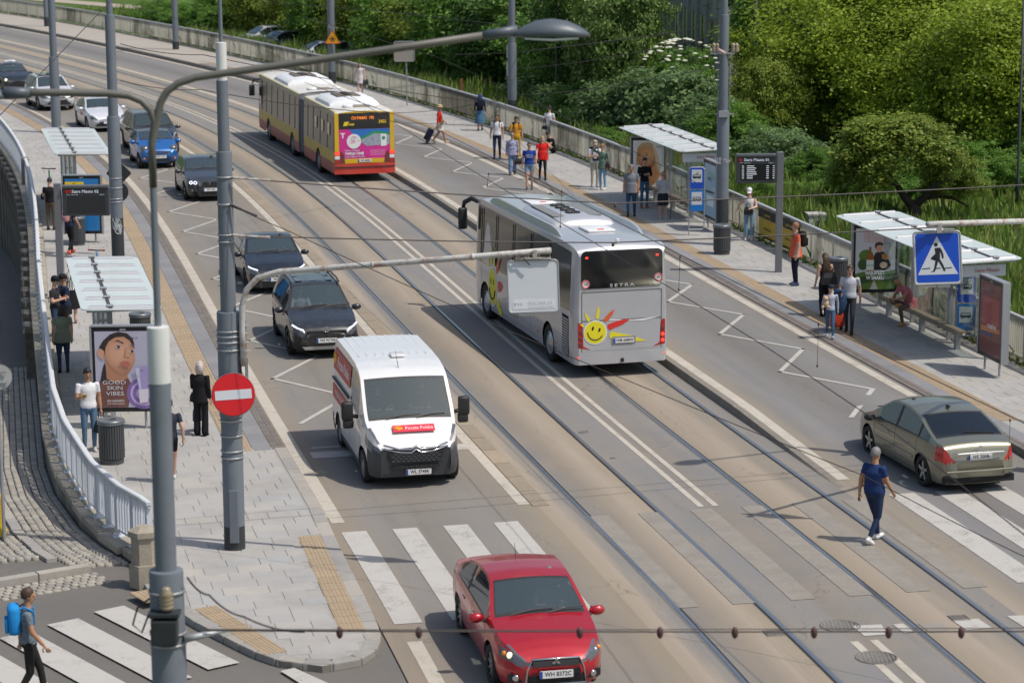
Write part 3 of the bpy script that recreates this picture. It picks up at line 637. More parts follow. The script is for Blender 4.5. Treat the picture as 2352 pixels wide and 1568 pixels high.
def shell(par, sp, mats):
    """body of a vehicle: rings along x (forward); every ring runs sill - side - window - roof - window - side - sill"""
    top, wd, belt = sp['top'], sp['w'], sp['belt']; sill = sp.get('sill', .2); arches = sp.get('arch', []); crown = sp.get('crown', .04); tumble = sp.get('tumble', .40)
    gf = interp(sp.get('g', [(0, .93), (.15, .97), (.4, 1.), (.65, 1.), (.85, .985), (1, .955)])); x0, x1 = sp['x0'], sp['x1']
    xs = set(np.round(np.arange(x0, x1, sp.get('dx', .08)), 3)) | {x1}
    for xa, ra in arches: xs |= set(np.round(xa+ra*np.cos(np.linspace(0, PI, 15)), 3))
    for e in (.012, .03, .06, .1, .15, .21, .28, .36): xs |= {x0+e, x1-e}
    xs |= {q for q in sp.get('cuts', []) if x0 < q < x1}
    for d in sp.get('doors', []): xs |= {d-.009, d+.009}
    xs = sorted(xs); xs = [x for i, x in enumerate(xs) if i == 0 or x-xs[i-1] > .003]
    rf, rr = sp.get('rake_f'), sp.get('rake_r'); rings = []
    for x in xs:
        zt = top(x); cr = crown; zs = min(belt(x), zt-cr); zb = sill
        for xa, ra in arches:
            q = ra*ra-(x-xa)**2
            if q > 0: zb = max(zb, sp.get('wz', .3)+math.sqrt(q))
        zb = min(zb, zs-.02); w = wd(x); half = []
        for u in LOWU:
            z = max(zb, sill+(zs-sill)*u); half.append((w*gf((z-sill)/max(.05, zs-sill)), z))
        wb = half[-1][0]; ze = zt-cr; wr = wb-tumble*max(0, ze-zs)
        for f in WINF[1:]: half.append((wb+(wr-wb)*f, zs+(ze-zs)*f))
        for f in TOPF[1:]: half.append((wr*f, zt-cr*f*f))
        ring = []
        for sgn in (1, -1):
            h = [(sgn*y, z) for y, z in half]
            ring += h if sgn > 0 else h[:-1][::-1]
        out = []
        for y, z in ring:
            xx = x
            if rf and x > x1-.7: tt = (x-(x1-.7))/.7; xx += rf(z)*tt*tt
            if rr and x < x0+.6: tt = 1-(x-x0)/.6; xx += rr(z)*tt*tt
            out.append((xx, y, z))
        rings.append(out)
    n = len(rings[0]); half = (n-1)//2; parts = {}
    cl = sp['cls']
    for i in range(len(xs)-1):
        xm = (xs[i]+xs[i+1])/2; seam = any(abs(xm-d) < .009 for d in sp.get('doors', []))
        for j in range(n-1):
            side = 1 if j < half else -1; jj = j if j < half else n-2-j
            kind, k = ('low', jj) if jj < 7 else (('win', jj-7) if jj < 12 else ('top', jj-12))
            zm = (rings[i][j][2]+rings[i+1][j+1][2])/2
            nm = cl(xm, kind, k, side, zm) or 'body'
            if seam and kind == 'low' and k >= 0 and nm in ('door', 'body'): nm = 'seam'
            parts.setdefault((nm, side if nm in sp.get('sided', ()) else 0), []).append((i*n+j, i*n+j+1, (i+1)*n+j+1, (i+1)*n+j))
    parts.setdefault((sp.get('rearcap', 'body'), 0), []).append(tuple(range(n))); L = (len(xs)-1)*n
    parts.setdefault((sp.get('frontcap', 'body'), 0), []).append(tuple(L+j for j in range(n-1, -1, -1)))
    allv = [v for r in rings for v in r]; out = {}
    for (nm, sd), fs in parts.items():
        idx = {}; vs = []; ff = []
        for f in fs:
            g = []
            for v in f:
                if v not in idx: idx[v] = len(vs); vs.append(allv[v])
                g.append(idx[v])
            ff.append(tuple(g))
        me = bpy.data.meshes.new(nm); me.from_pydata(vs, [], ff); me.polygons.foreach_set('use_smooth', [True]*len(ff)); me.materials.append(mats.get(nm, mats['body'])); autosmooth(me, sp.get('sharp', 34))
        out[(nm, sd)] = obj({'seam': 'panel_gap'}.get(nm, nm), me, par)
    return out
_wheels = {}
def wheel_mesh(r, wdt, style):
    k = (r, wdt, style)
    if k in _wheels: return _wheels[k]
    MY = Matrix.Rotation(PI/2, 4, 'X'); b = MB(); h = wdt/2; ri = r*(.66 if style != 'truck' else .58)
    b.lathe([(ri, -h*.8), (r*.9, -h), (r*.985, -h*.75), (r, -h*.3), (r, h*.3), (r*.985, h*.75), (r*.9, h), (ri, h*.8), (ri*.98, h*.3)], 28, M=MY, cap=False); ty = b.mesh('tyre', TYRE, True)
    b = MB(); b.lathe([(ri*1.02, h*.8), (ri*.96, h*.86), (ri*.93, h*.6), (ri*.92, -h*.6)], 28, M=MY, cap=False)
    if style == 'truck':
        b.lathe([(ri*.93, h*.55), (ri*.8, h*.75), (ri*.5, h*.95), (ri*.25, h*1.05), (.01, h*1.05)], 28, M=MY, cap=False)
    elif style == 'steel':
        b.lathe([(ri*.93, h*.35), (ri*.7, h*.55), (ri*.35, h*.75), (.01, h*.8)], 24, M=MY, cap=False)
    else:
        b.lathe([(ri*.2, h*.5), (ri*.2, h*.72), (.01, h*.74)], 14, M=MY, cap=False)
        ns = 5 if style == 'five' else 9
        for q in range(ns):
            a = 2*PI*q/ns; R_ = Matrix.Rotation(a, 3, 'Y'); wi = ri*(.17 if ns == 5 else .1)
            b.add([R_ @ Vector(p) for p in ((-wi, -h*.66, .1*ri), (wi, -h*.66, .1*ri), (wi*.8, -h*.74, ri*.95), (-wi*.8, -h*.74, ri*.95), (-wi, -h*.4, .1*ri), (wi, -h*.4, .1*ri), (wi*.8, -h*.5, ri*.95), (-wi*.8, -h*.5, ri*.95))], [(0, 1, 2, 3), (0, 4, 5, 1), (3, 2, 6, 7), (1, 5, 6, 2), (0, 3, 7, 4)])
            b.add([R_ @ Vector(p) for p in ((-wi, h*.66, .1*ri), (wi, h*.66, .1*ri), (wi*.8, h*.74, ri*.95), (-wi*.8, h*.74, ri*.95), (-wi, h*.4, .1*ri), (wi, h*.4, .1*ri), (wi*.8, h*.5, ri*.95), (-wi*.8, h*.5, ri*.95))], [(3, 2, 1, 0), (1, 5, 4, 0), (7, 6, 2, 3), (2, 6, 5, 1), (4, 7, 3, 0)])
    rm = b.mesh('rim', RIM, 'auto'); autosmooth(rm, 30)
    b = MB(); b.lathe([(ri*.9, -.02), (ri*.9, .02), (.01, .02)], 16, M=MY); dk = b.mesh('brake', UNDER)
    _wheels[k] = (ty, rm, dk); return _wheels[k]
def wheel(par, x, y, r, wdt, style, rimm=None):
    ty, rm, dk = wheel_mesh(r, wdt, style); o = obj('wheel', ty, par); o.location = (x, y, r)
    if y > 0: o.rotation_euler = (0, 0, 0)
    else: o.rotation_euler = (0, 0, PI)
    c = obj('rim', rm, o); obj('brake_disc', dk, o)
    c.rotation_euler = (0, 0, PI) if style in ('truck', 'steel') else (0, 0, 0)
    if rimm: c.material_slots[0].link = 'OBJECT'; c.material_slots[0].material = rimm
    return o
def panel(par, name, pts, org, ax, ay, th, m, smooth=False):
    """flat plate with an outline, standing th proud of org along ax x ay"""
    M = frame(org, ax, ay); b = MB(); b.prism(pts, th, M); return b.build(name, m, par)
def rrect(w, h, r, n=4):
    out = []
    for cx, cy, a in ((w/2-r, h/2-r, 0), (-w/2+r, h/2-r, PI/2), (-w/2+r, -h/2+r, PI), (w/2-r, -h/2+r, 1.5*PI)):
        out += [(cx+r*math.cos(a+PI/2*k/n), cy+r*math.sin(a+PI/2*k/n)) for k in range(n+1)]
    return out
def plate(par, txt, x, z, fwd=1, y=0, tilt=0.):
    ax = Vector((0, fwd, 0)); ay = Vector((-tilt*fwd, 0, 1)).normalized(); o = panel(par, 'licence_plate', rrect(.52, .115, .012), (x, y, z), ax, ay, .012, PLATE)
    nrm = ax.cross(ay)
    for nm, dx, sw, mm in (('country_strip', -.238, .04, PLB),): panel(o, nm, rrect(sw, .108, .005), Vector((x, y, z))+ax*dx+nrm*.012, ax, ay, .002, mm)
    M = frame(Vector((x, y, z))+ax*.025+nrm*.0125, ax, ay); text(txt, .095, M, INK, o, 'lettering', .001, sx=.92, bold=.002); return o
def mirror(par, x, y, z, s, m, arm=True):
    sg = 1 if y > 0 else -1; b = MB(); b.ball((x, y, z), (s*.55, s, s*.62), 12, 8); o = b.build('wing_mirror', m, par, True)
    b = MB(); b.box((x-s*.42, y, z), (s*.1, s*1.5, s*.85)); b.build('mirror_glass', GLASSD, o)
    b = MB(); b.tube([(x+.02, y-sg*s*.8, z-s*.3), (x+.06, y-sg*s*1.9, z-s*.55)], [.03, .04], 6); b.build('mirror_arm', BLK, o)
    return o
def seats(par, x, zf, n=2, rear=True, w=.36):
    for y in (-w, w):
        b = MB(); b.box((x, y, zf+.12), (.5, .48, .2), bev=.05); b.box((x-.3, y, zf+.45), (.16, .46, .62), M=Matrix.Rotation(-.25, 3, 'Y'), bev=.05); b.box((x-.42, y, zf+.84), (.09, .26, .18), bev=.03); b.build('seat', SEATM, par)
    if rear:
        b = MB(); b.box((x-1.0, 0, zf+.12), (.5, 1.2, .2), bev=.05); b.box((x-1.28, 0, zf+.4), (.16, 1.2, .55), M=Matrix.Rotation(-.3, 3, 'Y'), bev=.05); b.build('rear_bench', SEATM, par)
def cabin(par, xd, zf, zd, hw, sy=.36):
    b = MB(); b.box((xd, 0, zd-.12), (.5, 2*hw*.9, .26), bev=.06); b.build('dashboard', DARKIN, par)
    b = MB(); M = Matrix.Translation((xd-.32, sy, zd-.02)) @ Matrix.Rotation(-1.15, 4, 'Y'); b.tube([M @ Vector((.18*math.cos(a), .18*math.sin(a), 0)) for a in np.linspace(0, 2*PI, 17)], .016, 6, cap=False); b.tube([M @ Vector((0, -.17, 0)), M @ Vector((0, .17, 0))], .018, 6); b.build('steering_wheel', BLK, par)
def wipers(par, x, z, hw, rake):
    for y0, y1 in ((-.55*hw, .25*hw), (.15*hw, .82*hw)):
        b = MB(); b.tube([(x+.04, y0, z+.015), (x-.03, (y0+y1)/2, z+.015+.04), (x-.05, y1, z+.06)], .011, 5); b.build('wiper', BLK, par)
def handle(par, x, y, z, m):
    b = MB(); b.box((x, y, z), (.19, .03, .035), bev=.012); return b.build('door_handle', m, par)
def car(name, label, group, loc, rz, sp, body, plates=('', ''), wst='nine', rimm=None, opts=()):
    t = thing(name, label, 'car', loc, rz, group)
    body = body; wr = sp.get('wr', .32); fx, rx = sp['axles']; hw = sp['hw']
    sp.setdefault('arch', [(fx, wr+.055), (rx, wr+.055)]); sp.setdefault('wz', wr); sp['sided'] = ('headlamp', 'tail_lamp', 'side_window', 'door')
    ws, rw = sp['ws'], sp['rw']; sw = sp['sw']; hl, tl = sp['hl'], sp['tl']; x0, x1 = sp['x0'], sp['x1']; bl = sp.get('blackline', 0); d0, d1 = sp['doors'][0], sp['doors'][-1]
    sp['cuts'] = list(ws)+list(rw)+[ws[0]+.05, ws[1]-.07, rw[0]+.05, rw[1]-.05]+[q for a in sw for q in a]+[hl[0], tl[1]]
    def cls(x, kind, k, side, z):
        if kind == 'top':
            if ws[0] < x < ws[1]: return ('windscreen' if k >= 2 and ws[0]+.05 < x < ws[1]-.07 else 'windscreen_border') if k >= 1 else None
            if rw[0] < x < rw[1]: return ('rear_window' if k >= 2 and rw[0]+.05 < x < rw[1]-.05 else 'rear_window_border') if k >= 1 else None
            if k == 0 and x > hl[0]+.14 and x < x1-.03: return 'headlamp'
            if sp.get('roofm') and rw[1] <= x <= ws[0]: return 'roof'
            if x >= ws[1]: return 'hood' if k >= 1 else None
            return None
        if kind == 'win':
            for a in sw:
                if a[0] < x < a[1] and 1 <= k <= 3: return 'side_window'
            if k == 4 and sp.get('roofm') and rw[0] <= x <= ws[1]: return 'roof'
            if k == 0 and sw[0][0]-.1 < x < sw[-1][1]+.1: return 'window_trim'
            if sw[0][0] < x < sw[-1][1] and 1 <= k <= 3: return 'window_pillar'
            return None
        if x > hl[0] and hl[1]-.05+(x1-x)*.28 <= z <= hl[2]+.03: return 'headlamp'
        if x < tl[1] and tl[2] <= z <= tl[3]: return 'tail_lamp'
        if z < bl and (k == 0 or z < bl*.8): return 'sill_trim'
        if d0 < x < d1 and k >= 1: return 'door'
        return None
    sp['cls'] = cls
    shell(t, sp, {'body': body, 'door': body, 'hood': body, 'windscreen': GLASS, 'rear_window': sp.get('rwm', GLASSD), 'side_window': sp.get('swm', GLASSD), 'window_trim': sp.get('trim', BLK), 'windscreen_border': BLK, 'rear_window_border': BLK, 'window_pillar': BLK, 'headlamp': LENS, 'tail_lamp': REDL, 'sill_trim': BLK, 'seam': UNDER, 'roof': sp.get('roofm', body)})
    b = MB(); b.box(((x0+x1)/2, 0, .27), (x1-x0-.3, 2*hw-.5, .14)); b.box((fx-.62, 0, .5), (.05, 2*hw-.2, .7)); b.box((fx+.0, 0, .42), (.9, 2*hw-.5, .45)); b.box((rx, 0, .42), (.9, 2*hw-.5, .4)); b.build('underbody', UNDER, t)
    for x in (fx, rx):
        for s in (-1, 1): wheel(t, x, s*(hw-.12), wr, .21, wst, rimm)
    zb = sp['belt'](ws[1]); seats(t, (ws[0]+ws[1])/2-.75, .32, w=hw*.42); cabin(t, ws[1]-.28, .3, zb+.02, hw, hw*.42)
    wipers(t, ws[1], sp['top'](ws[1])-.0, hw, 0)
    mx = ws[1]-.25
    for s in (-1, 1): mirror(t, mx, s*(hw+.1), zb+.06, .13, sp.get('mirm', body))
    for d in sp['handles']:
        for s in (-1, 1): handle(t, d, s*(sp['w'](d)*.992), zb-.09, sp.get('hanm', body))
    if plates[0]: plate(t, plates[0], x1+sp.get('px', .012), sp.get('pz', .5), 1, 0, sp.get('ptilt', .05))
    if plates[1]: plate(t, plates[1], x0-sp.get('rpx', .02), sp.get('rpz', .8), -1)
    if sp.get('antenna'): b = MB(); a = sp['antenna']; b.tube([(a, 0, sp['top'](a)-.01), (a-.1, 0, sp['top'](a)+.2)], [.008, .003], 5); b.build('antenna', BLK, t)
    return t
def at(px, py, dx, dy): p = G(px, py); return Vector((p.x+dx, p.y+dy, 0))
def poly_front(par, name, pts, x, m, th=.02, lean=0.):
    return panel(par, name, pts, (x, 0, 0), (0, 1, 0), Vector((lean, 0, 1)), th, m)
def ringpoly(par, name, pts, x, m, wdt=.025, th=.03, lean=0., closed=True):
    M = frame((x, 0, 0), (0, 1, 0), Vector((lean, 0, 1)).normalized()); b = MB(); q = [M @ Vector((p[0], p[1], th)) for p in pts]; b.tube(q+([q[0]] if closed else []), wdt/2, 6, cap=not closed); return b.build(name, m, par, True)
def bulb(par, x, y, z, r, m): b = MB(); b.ball((x, y, z), r, 10, 6); return b.build('lamp_bulb', m, par, True)

# --- red saloon, nearest
RED = paint('red', (.46, .010, .022), .35, .3, .06)
hd = lambda s: TA(s)+PI
W = lambda hw, x0, x1, fr=.72, rr=.76: interp([(x0, hw*(rr-.22)), (x0+.03, hw*(rr-.08)), (x0+.1, hw*(rr+.06)), (x0+.3, hw*.95), (x0+.8, hw), (x1-1.2, hw), (x1-.7, hw*.978), (x1-.45, hw*.94), (x1-.25, hw*(fr+.13)), (x1-.1, hw*fr), (x1-.03, hw*(fr-.15)), (x1, hw*(fr-.28))], .0)
sp = dict(x0=-2.30, x1=2.24, hw=.87, w=W(.87, -2.30, 2.24), top=interp([(-2.30, .78), (-2.26, 1.02), (-2.15, 1.08), (-1.72, 1.12), (-.95, 1.40), (-.4, 1.47), (.1, 1.47), (.42, 1.42), (1.14, 1.03), (1.3, 1.0), (1.95, .86), (2.15, .76), (2.24, .62)], .09), belt=interp([(-2.3, .95), (-1.5, 1.0), (.9, .92), (2.24, .72)]), axles=(1.32, -1.32), wr=.325, ws=(.40, 1.13), rw=(-1.7, -.98), sw=[(-1.35, -.62), (-.5, .78)], hl=(1.82, .60, .76), tl=(-2.3, -1.98, .72, .98), doors=[-1.05, -.1, .98], handles=(-.78, .12), rake_f=interp([(.2, -.06), (.45, .04), (.65, 0), (.85, -.2)]), px=.06, pz=.43, antenna=-.75, mirm=RED)
c = at(1055, 1452, 0, 0); cpos = Vector((.19, 38.62, 0)); rz = hd(14)
red = car('red_sedan', 'red saloon car with big black trapezoid grille nearest the camera', None, cpos, rz, sp, RED, ('WH 8372C', ''), 'nine', None)
gp = [(-.47, .26), (.47, .26), (.44, .5), (.37, .665), (-.37, .665), (-.44, .5)]
poly_front(red, 'grille', gp, 2.215, BLK, .04); ringpoly(red, 'grille_frame', gp, 2.225, CHROME, .03, .035)
for k in range(5): b = MB(); b.box((2.275, 0, .30+k*.035), (.01, .86-k*.02, .012)); b.build('grille_bar', BLK, red)
b = MB(); b.box((2.262, 0, .585), (.02, .72, .09), bev=.01); b.build('grille_beam', mat('dark_trim', (.05, .05, .055), .4), red)
for k in range(3):
    a = PI/2+k*2*PI/3; cx, cz = .045*math.cos(a), .64+.045*math.sin(a); u = Vector((math.cos(a), math.sin(a))); v = Vector((-u.y, u.x))
    panel(red, 'emblem', [(u.x*.075+0, .625+u.y*.075), (u.x*.037+v.x*.022, .625+u.y*.037+v.y*.022), (0, .625), (u.x*.037-v.x*.022, .625+u.y*.037-v.y*.022)], (2.28, 0, 0), (0, 1, 0), (0, 0, 1), .008, CHROME)
for s in (-1, 1):
    bulb(red, 2.02, s*.66, .68, .055, WARML if s < 0 else CHROME); bulb(red, 1.93, s*.735, .69, .045, AMB)
    panel(red, 'fog_lamp_bezel', rrect(.26, .13, .04), (2.13, s*.60, .36), Vector((-.32*s, 1, 0)), (0, 0, 1), .03, BLK); b = MB(); b.lathe([(.05, 0), (.05, .03), (.03, .035)], 14, M=frame((2.155, s*.60, .36), Vector((-.32*s, 1, 0)), (0, 0, 1))); b.build('fog_lamp', CHROME, red, True)

# --- white postal van
VW = paint('van_white', (.72, .72, .715), 0, .35, .12, (.4, .36, .3)); VB = mat('bumper_grey', (.055, .058, .062), .6, 0, .15, 6.)
VR = mat('livery_red', (.55, .075, .05), .5, 0, .1, 3., dirt=(3, .5, .4), dc=(.35, .25, .2)); VY = mat('livery_yellow', (.85, .48, .02), .5)
x0, x1, hw = -2.62, 2.43, 1.0
spv = dict(x0=x0, x1=x1, hw=hw, w=interp([(x0, .93), (x0+.08, .985), (x0+.3, 1.), (1.0, 1.), (1.6, .98), (2.05, .93), (2.28, .85), (x1, .72)]), top=interp([(x0, 1.9), (x0+.06, 2.2), (x0+.25, 2.27), (-.6, 2.28), (.3, 2.25), (.8, 2.18), (1.08, 2.06), (1.80, 1.32), (1.92, 1.27), (2.26, 1.09), (2.37, .96), (x1, .82)], .1), belt=interp([(x0, 1.35), (.4, 1.32), (1.2, 1.24), (1.8, 1.1), (x1, .85)]), sill=.24, crown=.03, tumble=.11, g=[(0, .97), (.2, 1), (.8, 1), (1, .99)], arch=[(1.62, .42), (-1.62, .42)], wz=.34, frontcap='bumper', cuts=[.62, .9, 1.80, 1.55, -.35, 1.08, 1.12, 1.74, 2.0, 2.36], doors=[.1, 1.34, -1.2], dx=.08, rake_f=interp([(.2, -.12), (.5, .04), (.75, .02), (1.0, -.1), (1.2, -.2)]), sided=('headlamp', 'side_window', 'door'))
def cls(x, kind, k, side, z):
    if kind == 'top': return ('windscreen' if k >= 2 and 1.12 < x < 1.74 else 'window_border') if 1.08 < x < 1.80 and k >= 1 else ('headlamp' if 2.0 < x < 2.36 and k == 0 else ('hood' if x > 1.82 and k >= 1 else ('roof' if x < 1. else None)))
    if kind == 'win':
        if .2 < x < 1.2 and 1 <= k <= 3: return 'side_window'
        return None
    if x > 1.86 and .80 < z < 1.08: return 'headlamp'
    if x > 1.98 and z < .80: return 'bumper'
    if z < .42 or (z < .62 and x < -2.2): return 'sill_trim'
    if .1 < x < 1.28: return 'door'
spv['cls'] = cls
van = thing('delivery_van', 'white postal delivery van with grey bumper and red sign on its bonnet', 'van', Vector((-2.47, 51.72, 0)), hd(28.5)-.01)
shell(van, spv, {'body': VW, 'door': VW, 'hood': VW, 'roof': VW, 'windscreen': GLASS, 'side_window': GLASS, 'headlamp': LENS, 'bumper': VB, 'window_border': BLK, 'sill_trim': VB, 'seam': UNDER})
b = MB(); b.box((-.2, 0, .34), (4.6, 1.5, .16)); b.box((.05, 0, 1.15), (.04, 1.86, 1.7)); b.build('bulkhead', UNDER, van)
for x in (1.62, -1.62):
    for s in (-1, 1): wheel(van, x, s*.87, .34, .22, 'steel', mat('steel_rim', (.3, .3, .3), .5, .5))
seats(van, .62, .72, rear=False, w=.44); cabin(van, 1.42, .7, 1.36, .95, .46); wipers(van, 1.78, 1.33, .9, 0)
for s in (-1, 1):
    b = MB(); b.box((1.28, s*1.22, 1.42), (.16, .24, .40), bev=.06); o = b.build('wing_mirror', BLK, van, True); b = MB(); b.box((1.27, s*1.2, 1.16), (.15, .22, .2), bev=.05); b.tube([(1.3, s*1.0, 1.3), (1.3, s*1.14, 1.33)], .045, 6); b.build('lower_mirror', BLK, o, True)
    b = MB(); b.box((1.195, s*1.22, 1.43), (.01, .19, .3)); b.build('mirror_glass', GLASSD, o)
    bulb(van, 2.14, s*.78, .95, .07, WARML if s < 0 else CHROME)
for k in range(9): b = MB(); b.box((-1.25, -.72+k*.18, 2.264+.006-(abs(-.72+k*.18))**2*.03), (2.2, .05, .012), bev=.004); b.build('roof_rib', VW, van)
for k in range(8): b = MB(); b.box((.5, -.6+k*.17, 2.213-(abs(-.6+k*.17))**2*.03), (.28, .03, .02), M=Matrix.Rotation(.15, 3, 'Y'), bev=.006); b.build('roof_rib', VW, van)
b = MB(); b.box((.0, .05, 2.295), (.34, .3, .05), bev=.02); b.build('roof_vent', VW, van, True)
b = MB(); b.tube([(.8, -.06, 2.17), (.66, -.1, 2.52)], [.008, .003], 5); b.build('antenna', BLK, van)
hc = lambda y: 0.
Mh = frame((2.045, 0, 1.212), (0, 1, 0), Vector((-.87, 0, .49)))
b = MB(); b.prism(rrect(.86, .2, .01), .010, Mh @ Matrix.Translation((.02, -.06, .0))); sg = b.build('bonnet_sign', mat('sign_pinkred', (.72, .03, .06), .5), van); text('Poczta Polska', .125, Mh @ Matrix.Translation((.13, -.06, .0105)), WHITE, sg, sx=.84)
def horn(par, M, s, m):
    b = MB(); b.tube([M @ Vector(p)*1 for p in [(-.5*s, .35*s, 0), (-.35*s, .05*s, 0), (.0, -.2*s, 0), (.35*s, -.1*s, 0), (.5*s, .1*s, 0)]], [.03*s, .09*s, .13*s, .1*s, .04*s], 6)
    b.tube([M @ Vector((.15*s+.2*s*math.cos(a), .15*s+.17*s*math.sin(a), 0)) for a in np.linspace(0, 2*PI, 13)], .055*s, 5, cap=False); b.tube([M @ Vector((-.12*s+.15*s*math.cos(a), .17*s+.15*s*math.sin(a), 0)) for a in np.linspace(0, 2*PI, 13)], .045*s, 5, cap=False); return b.build('horn_emblem', m, par)
horn(sg, Mh @ Matrix.Translation((-.30, -.06, .012)), .18, VY)
gp = [(-.62, .52), (.62, .52), (.7, .74), (-.7, .74)]
poly_front(van, 'grille', [(-.50, .56), (.50, .56), (.58, .78), (-.58, .78)], 2.445, BLK, .035)
for r_ in range(4):
    for k in range(10):
        y = -.47+k*.104+(.052 if r_ % 2 else 0)
        if abs(y) < .5: b = MB(); b.prism([(.042*math.cos(a+PI/6)*1.15, .02*math.sin(a+PI/6)) for a in np.arange(0, 2*PI, PI/3)], .012, frame((2.478, y, .60+r_*.048), (0, 1, 0), (0, 0, 1))); b.build('grille_cell', VB, van)
for dz, nm in ((.0, 'chrome_chevron'), (-.07, 'chrome_chevron')):
    pts = [(-.66, .93), (-.35, .845), (-.1, .835), (0, .905), (.1, .835), (.35, .845), (.66, .93)]
    M = frame((2.43, 0, dz), (0, 1, 0), (0, 0, 1)); b = MB(); b.tube([M @ Vector((p[0], p[1], .05-.12*abs(p[0])**1.5)) for p in pts], .022, 6); b.build(nm, CHROME, van, True)
poly_front(van, 'lower_grille', [(-.48, .44), (.48, .44), (.48, .5), (-.48, .5)], 2.44, BLK, .03)
for k in range(9): b = MB(); b.box((2.475, -.4+k*.1, .47), (.01, .012, .06)); b.build('lower_grille_bar', VB, van)
plate(van, 'WL 3749K', 2.455, .36, 1, .05)
for s in (-1, 1):
    panel(van, 'fog_lamp_bezel', [(-.16, -.02), (.16, -.06), (.16, .0), (-.12, .1)], (2.27, s*.72, .62), Vector((-.55*s, 1, 0)), (0, 0, 1), .04, BLK)
# red livery band on the sides with lettering
for s in (-1, 1):
    b = MB(); xs_ = np.linspace(-2.3, .05, 8); yo = lambda z: s*(1.0+.006-.11*max(0, z-1.35))
    b.add([(x, yo(z), z) for x in xs_ for z in (1.62, 2.08)], [(i*2, i*2+2, i*2+3, i*2+1) if s > 0 else (i*2, i*2+1, i*2+3, i*2+2) for i in range(7)]); lb = b.build('livery_band', VR, van)
    b = MB(); b.add([(x, s*1.006, z) for x in xs_ for z in (.98, 1.3)], [(i*2, i*2+2, i*2+3, i*2+1) if s > 0 else (i*2, i*2+1, i*2+3, i*2+2) for i in range(7)]); l2 = b.build('livery_band', VR, van)
    ax = Vector((-s, 0, 0)); text('Poczta Polska', .3, frame((-1.0, yo(1.85)+s*.004, 1.83), ax, (0, -.11*s, 1)), WHITE, lb); horn(lb, frame((-1.0+s*1.08, yo(1.85)+s*.01, 1.86), ax, (0, 0, 1)), .3, VY)
    text('PRZESYLKI KURIERSKIE', .16, frame((-1.1, s*1.01, 1.14), ax, (0, 0, 1)), WHITE, l2)
    b = MB(); b.box((-1.1, s*1.01, 1.42), (2.3, .03, .04)); b.build('slide_rail', BLK, van)

# --- the other cars of the left lane
def suv(L, hw, H, wb, hood=.98, belt=1.02, wr=.355, rake=.0, **k):
    x1 = wb/2+.46*(L-wb); x0 = x1-L
    d = dict(x0=x0, x1=x1, hw=hw, w=W(hw, x0, x1, .78, .84), top=interp([(x0, .8), (x0+.05, 1.05), (x0+.1, 1.18), (x0+.45, H-.12), (x0+.75, H-.03), (x0+1.4, H), (wb/2-1.35, H-.01), (wb/2-1.1, H-.06), (wb/2-.36, hood+.12), (wb/2-.2, hood+.08), (x1-.4, hood-.06), (x1-.12, hood-.17), (x1, hood-.34)], .09), belt=interp([(x0, belt+.05), (0, belt), (wb/2, belt-.05), (x1, belt-.25)]), axles=(wb/2, -wb/2), wr=wr, ws=(wb/2-1.12, wb/2-.37), rw=(x0+.12, x0+.5), sw=[(x0+.55, -wb/2+.4), (-wb/2+.48, -.3), (-.18, wb/2-.72)], hl=(x1-.42, hood-.36, hood-.19), tl=(x0, x0+.3, .9, 1.1), doors=[-wb/2+.36, -.24, wb/2-.5], handles=(-.46, .5), blackline=.42, sill=.24, rake_f=interp([(.2, -.1), (.5, .03), (.8, 0), (1., -.16)]), pz=.5, px=.05); d.update(k); return d
def saloon(L, hw, H, wb, hood=.92, wr=.33, **k):
    x1 = wb/2+.47*(L-wb); x0 = x1-L
    d = dict(x0=x0, x1=x1, hw=hw, w=W(hw, x0, x1, .76, .78), top=interp([(x0, .75), (x0+.05, 1.0), (x0+.2, 1.05), (x0+.62, 1.09), (x0+1.45, H-.06), (x0+2.0, H), (wb/2-1.5, H-.01), (wb/2-1.2, H-.06), (wb/2-.44, hood+.1), (wb/2-.28, hood+.07), (x1-.4, hood-.08), (x1-.1, hood-.2), (x1, hood-.34)], .09), belt=interp([(x0, .98), (0, .95), (wb/2, .9), (x1, .7)]), axles=(wb/2, -wb/2), wr=wr, ws=(wb/2-1.22, wb/2-.45), rw=(x0+.66, x0+1.35), sw=[(x0+.95, -.3), (-.18, wb/2-.8)], hl=(x1-.42, hood-.32, hood-.16), tl=(x0, x0+.3, .72, .95), doors=[x0+1.2, -.24, wb/2-.52], handles=(-.5, .45), rake_f=interp([(.2, -.08), (.45, .03), (.7, 0), (.9, -.2)]), pz=.46, px=.05); d.update(k); return d
def grille(t, x, w0, w1, z0, z1, frame_m=None, bars=4, m=BLK, barm=None):
    gp = [(-w0, z0), (w0, z0), (w1, z1), (-w1, z1)]; poly_front(t, 'grille', gp, x, m, .03)
    for k in range(bars):
        z = z0+(z1-z0)*(k+.5)/bars; wz = w0+(w1-w0)*(k+.5)/bars; b = MB(); b.box((x+.034, 0, z), (.012, 2*wz*.94, (z1-z0)/bars*.3)); b.build('grille_bar', barm or mat('dark_trim', (.05, .05, .055), .4), t)
    if frame_m: ringpoly(t, 'grille_frame', gp, x, frame_m, .022, .03)
LANE = 'cars queueing in the left lane'
def carpos(px, py, wb, hw, s):                                # from the contact point of the near front wheel
    p = G(px, py); a = hd(s); f = Vector((math.cos(a), math.sin(a), 0)); l = Vector((-f.y, f.x, 0))
    return Vector((p.x, p.y, 0))-f*wb/2+l*(hw-.1), a
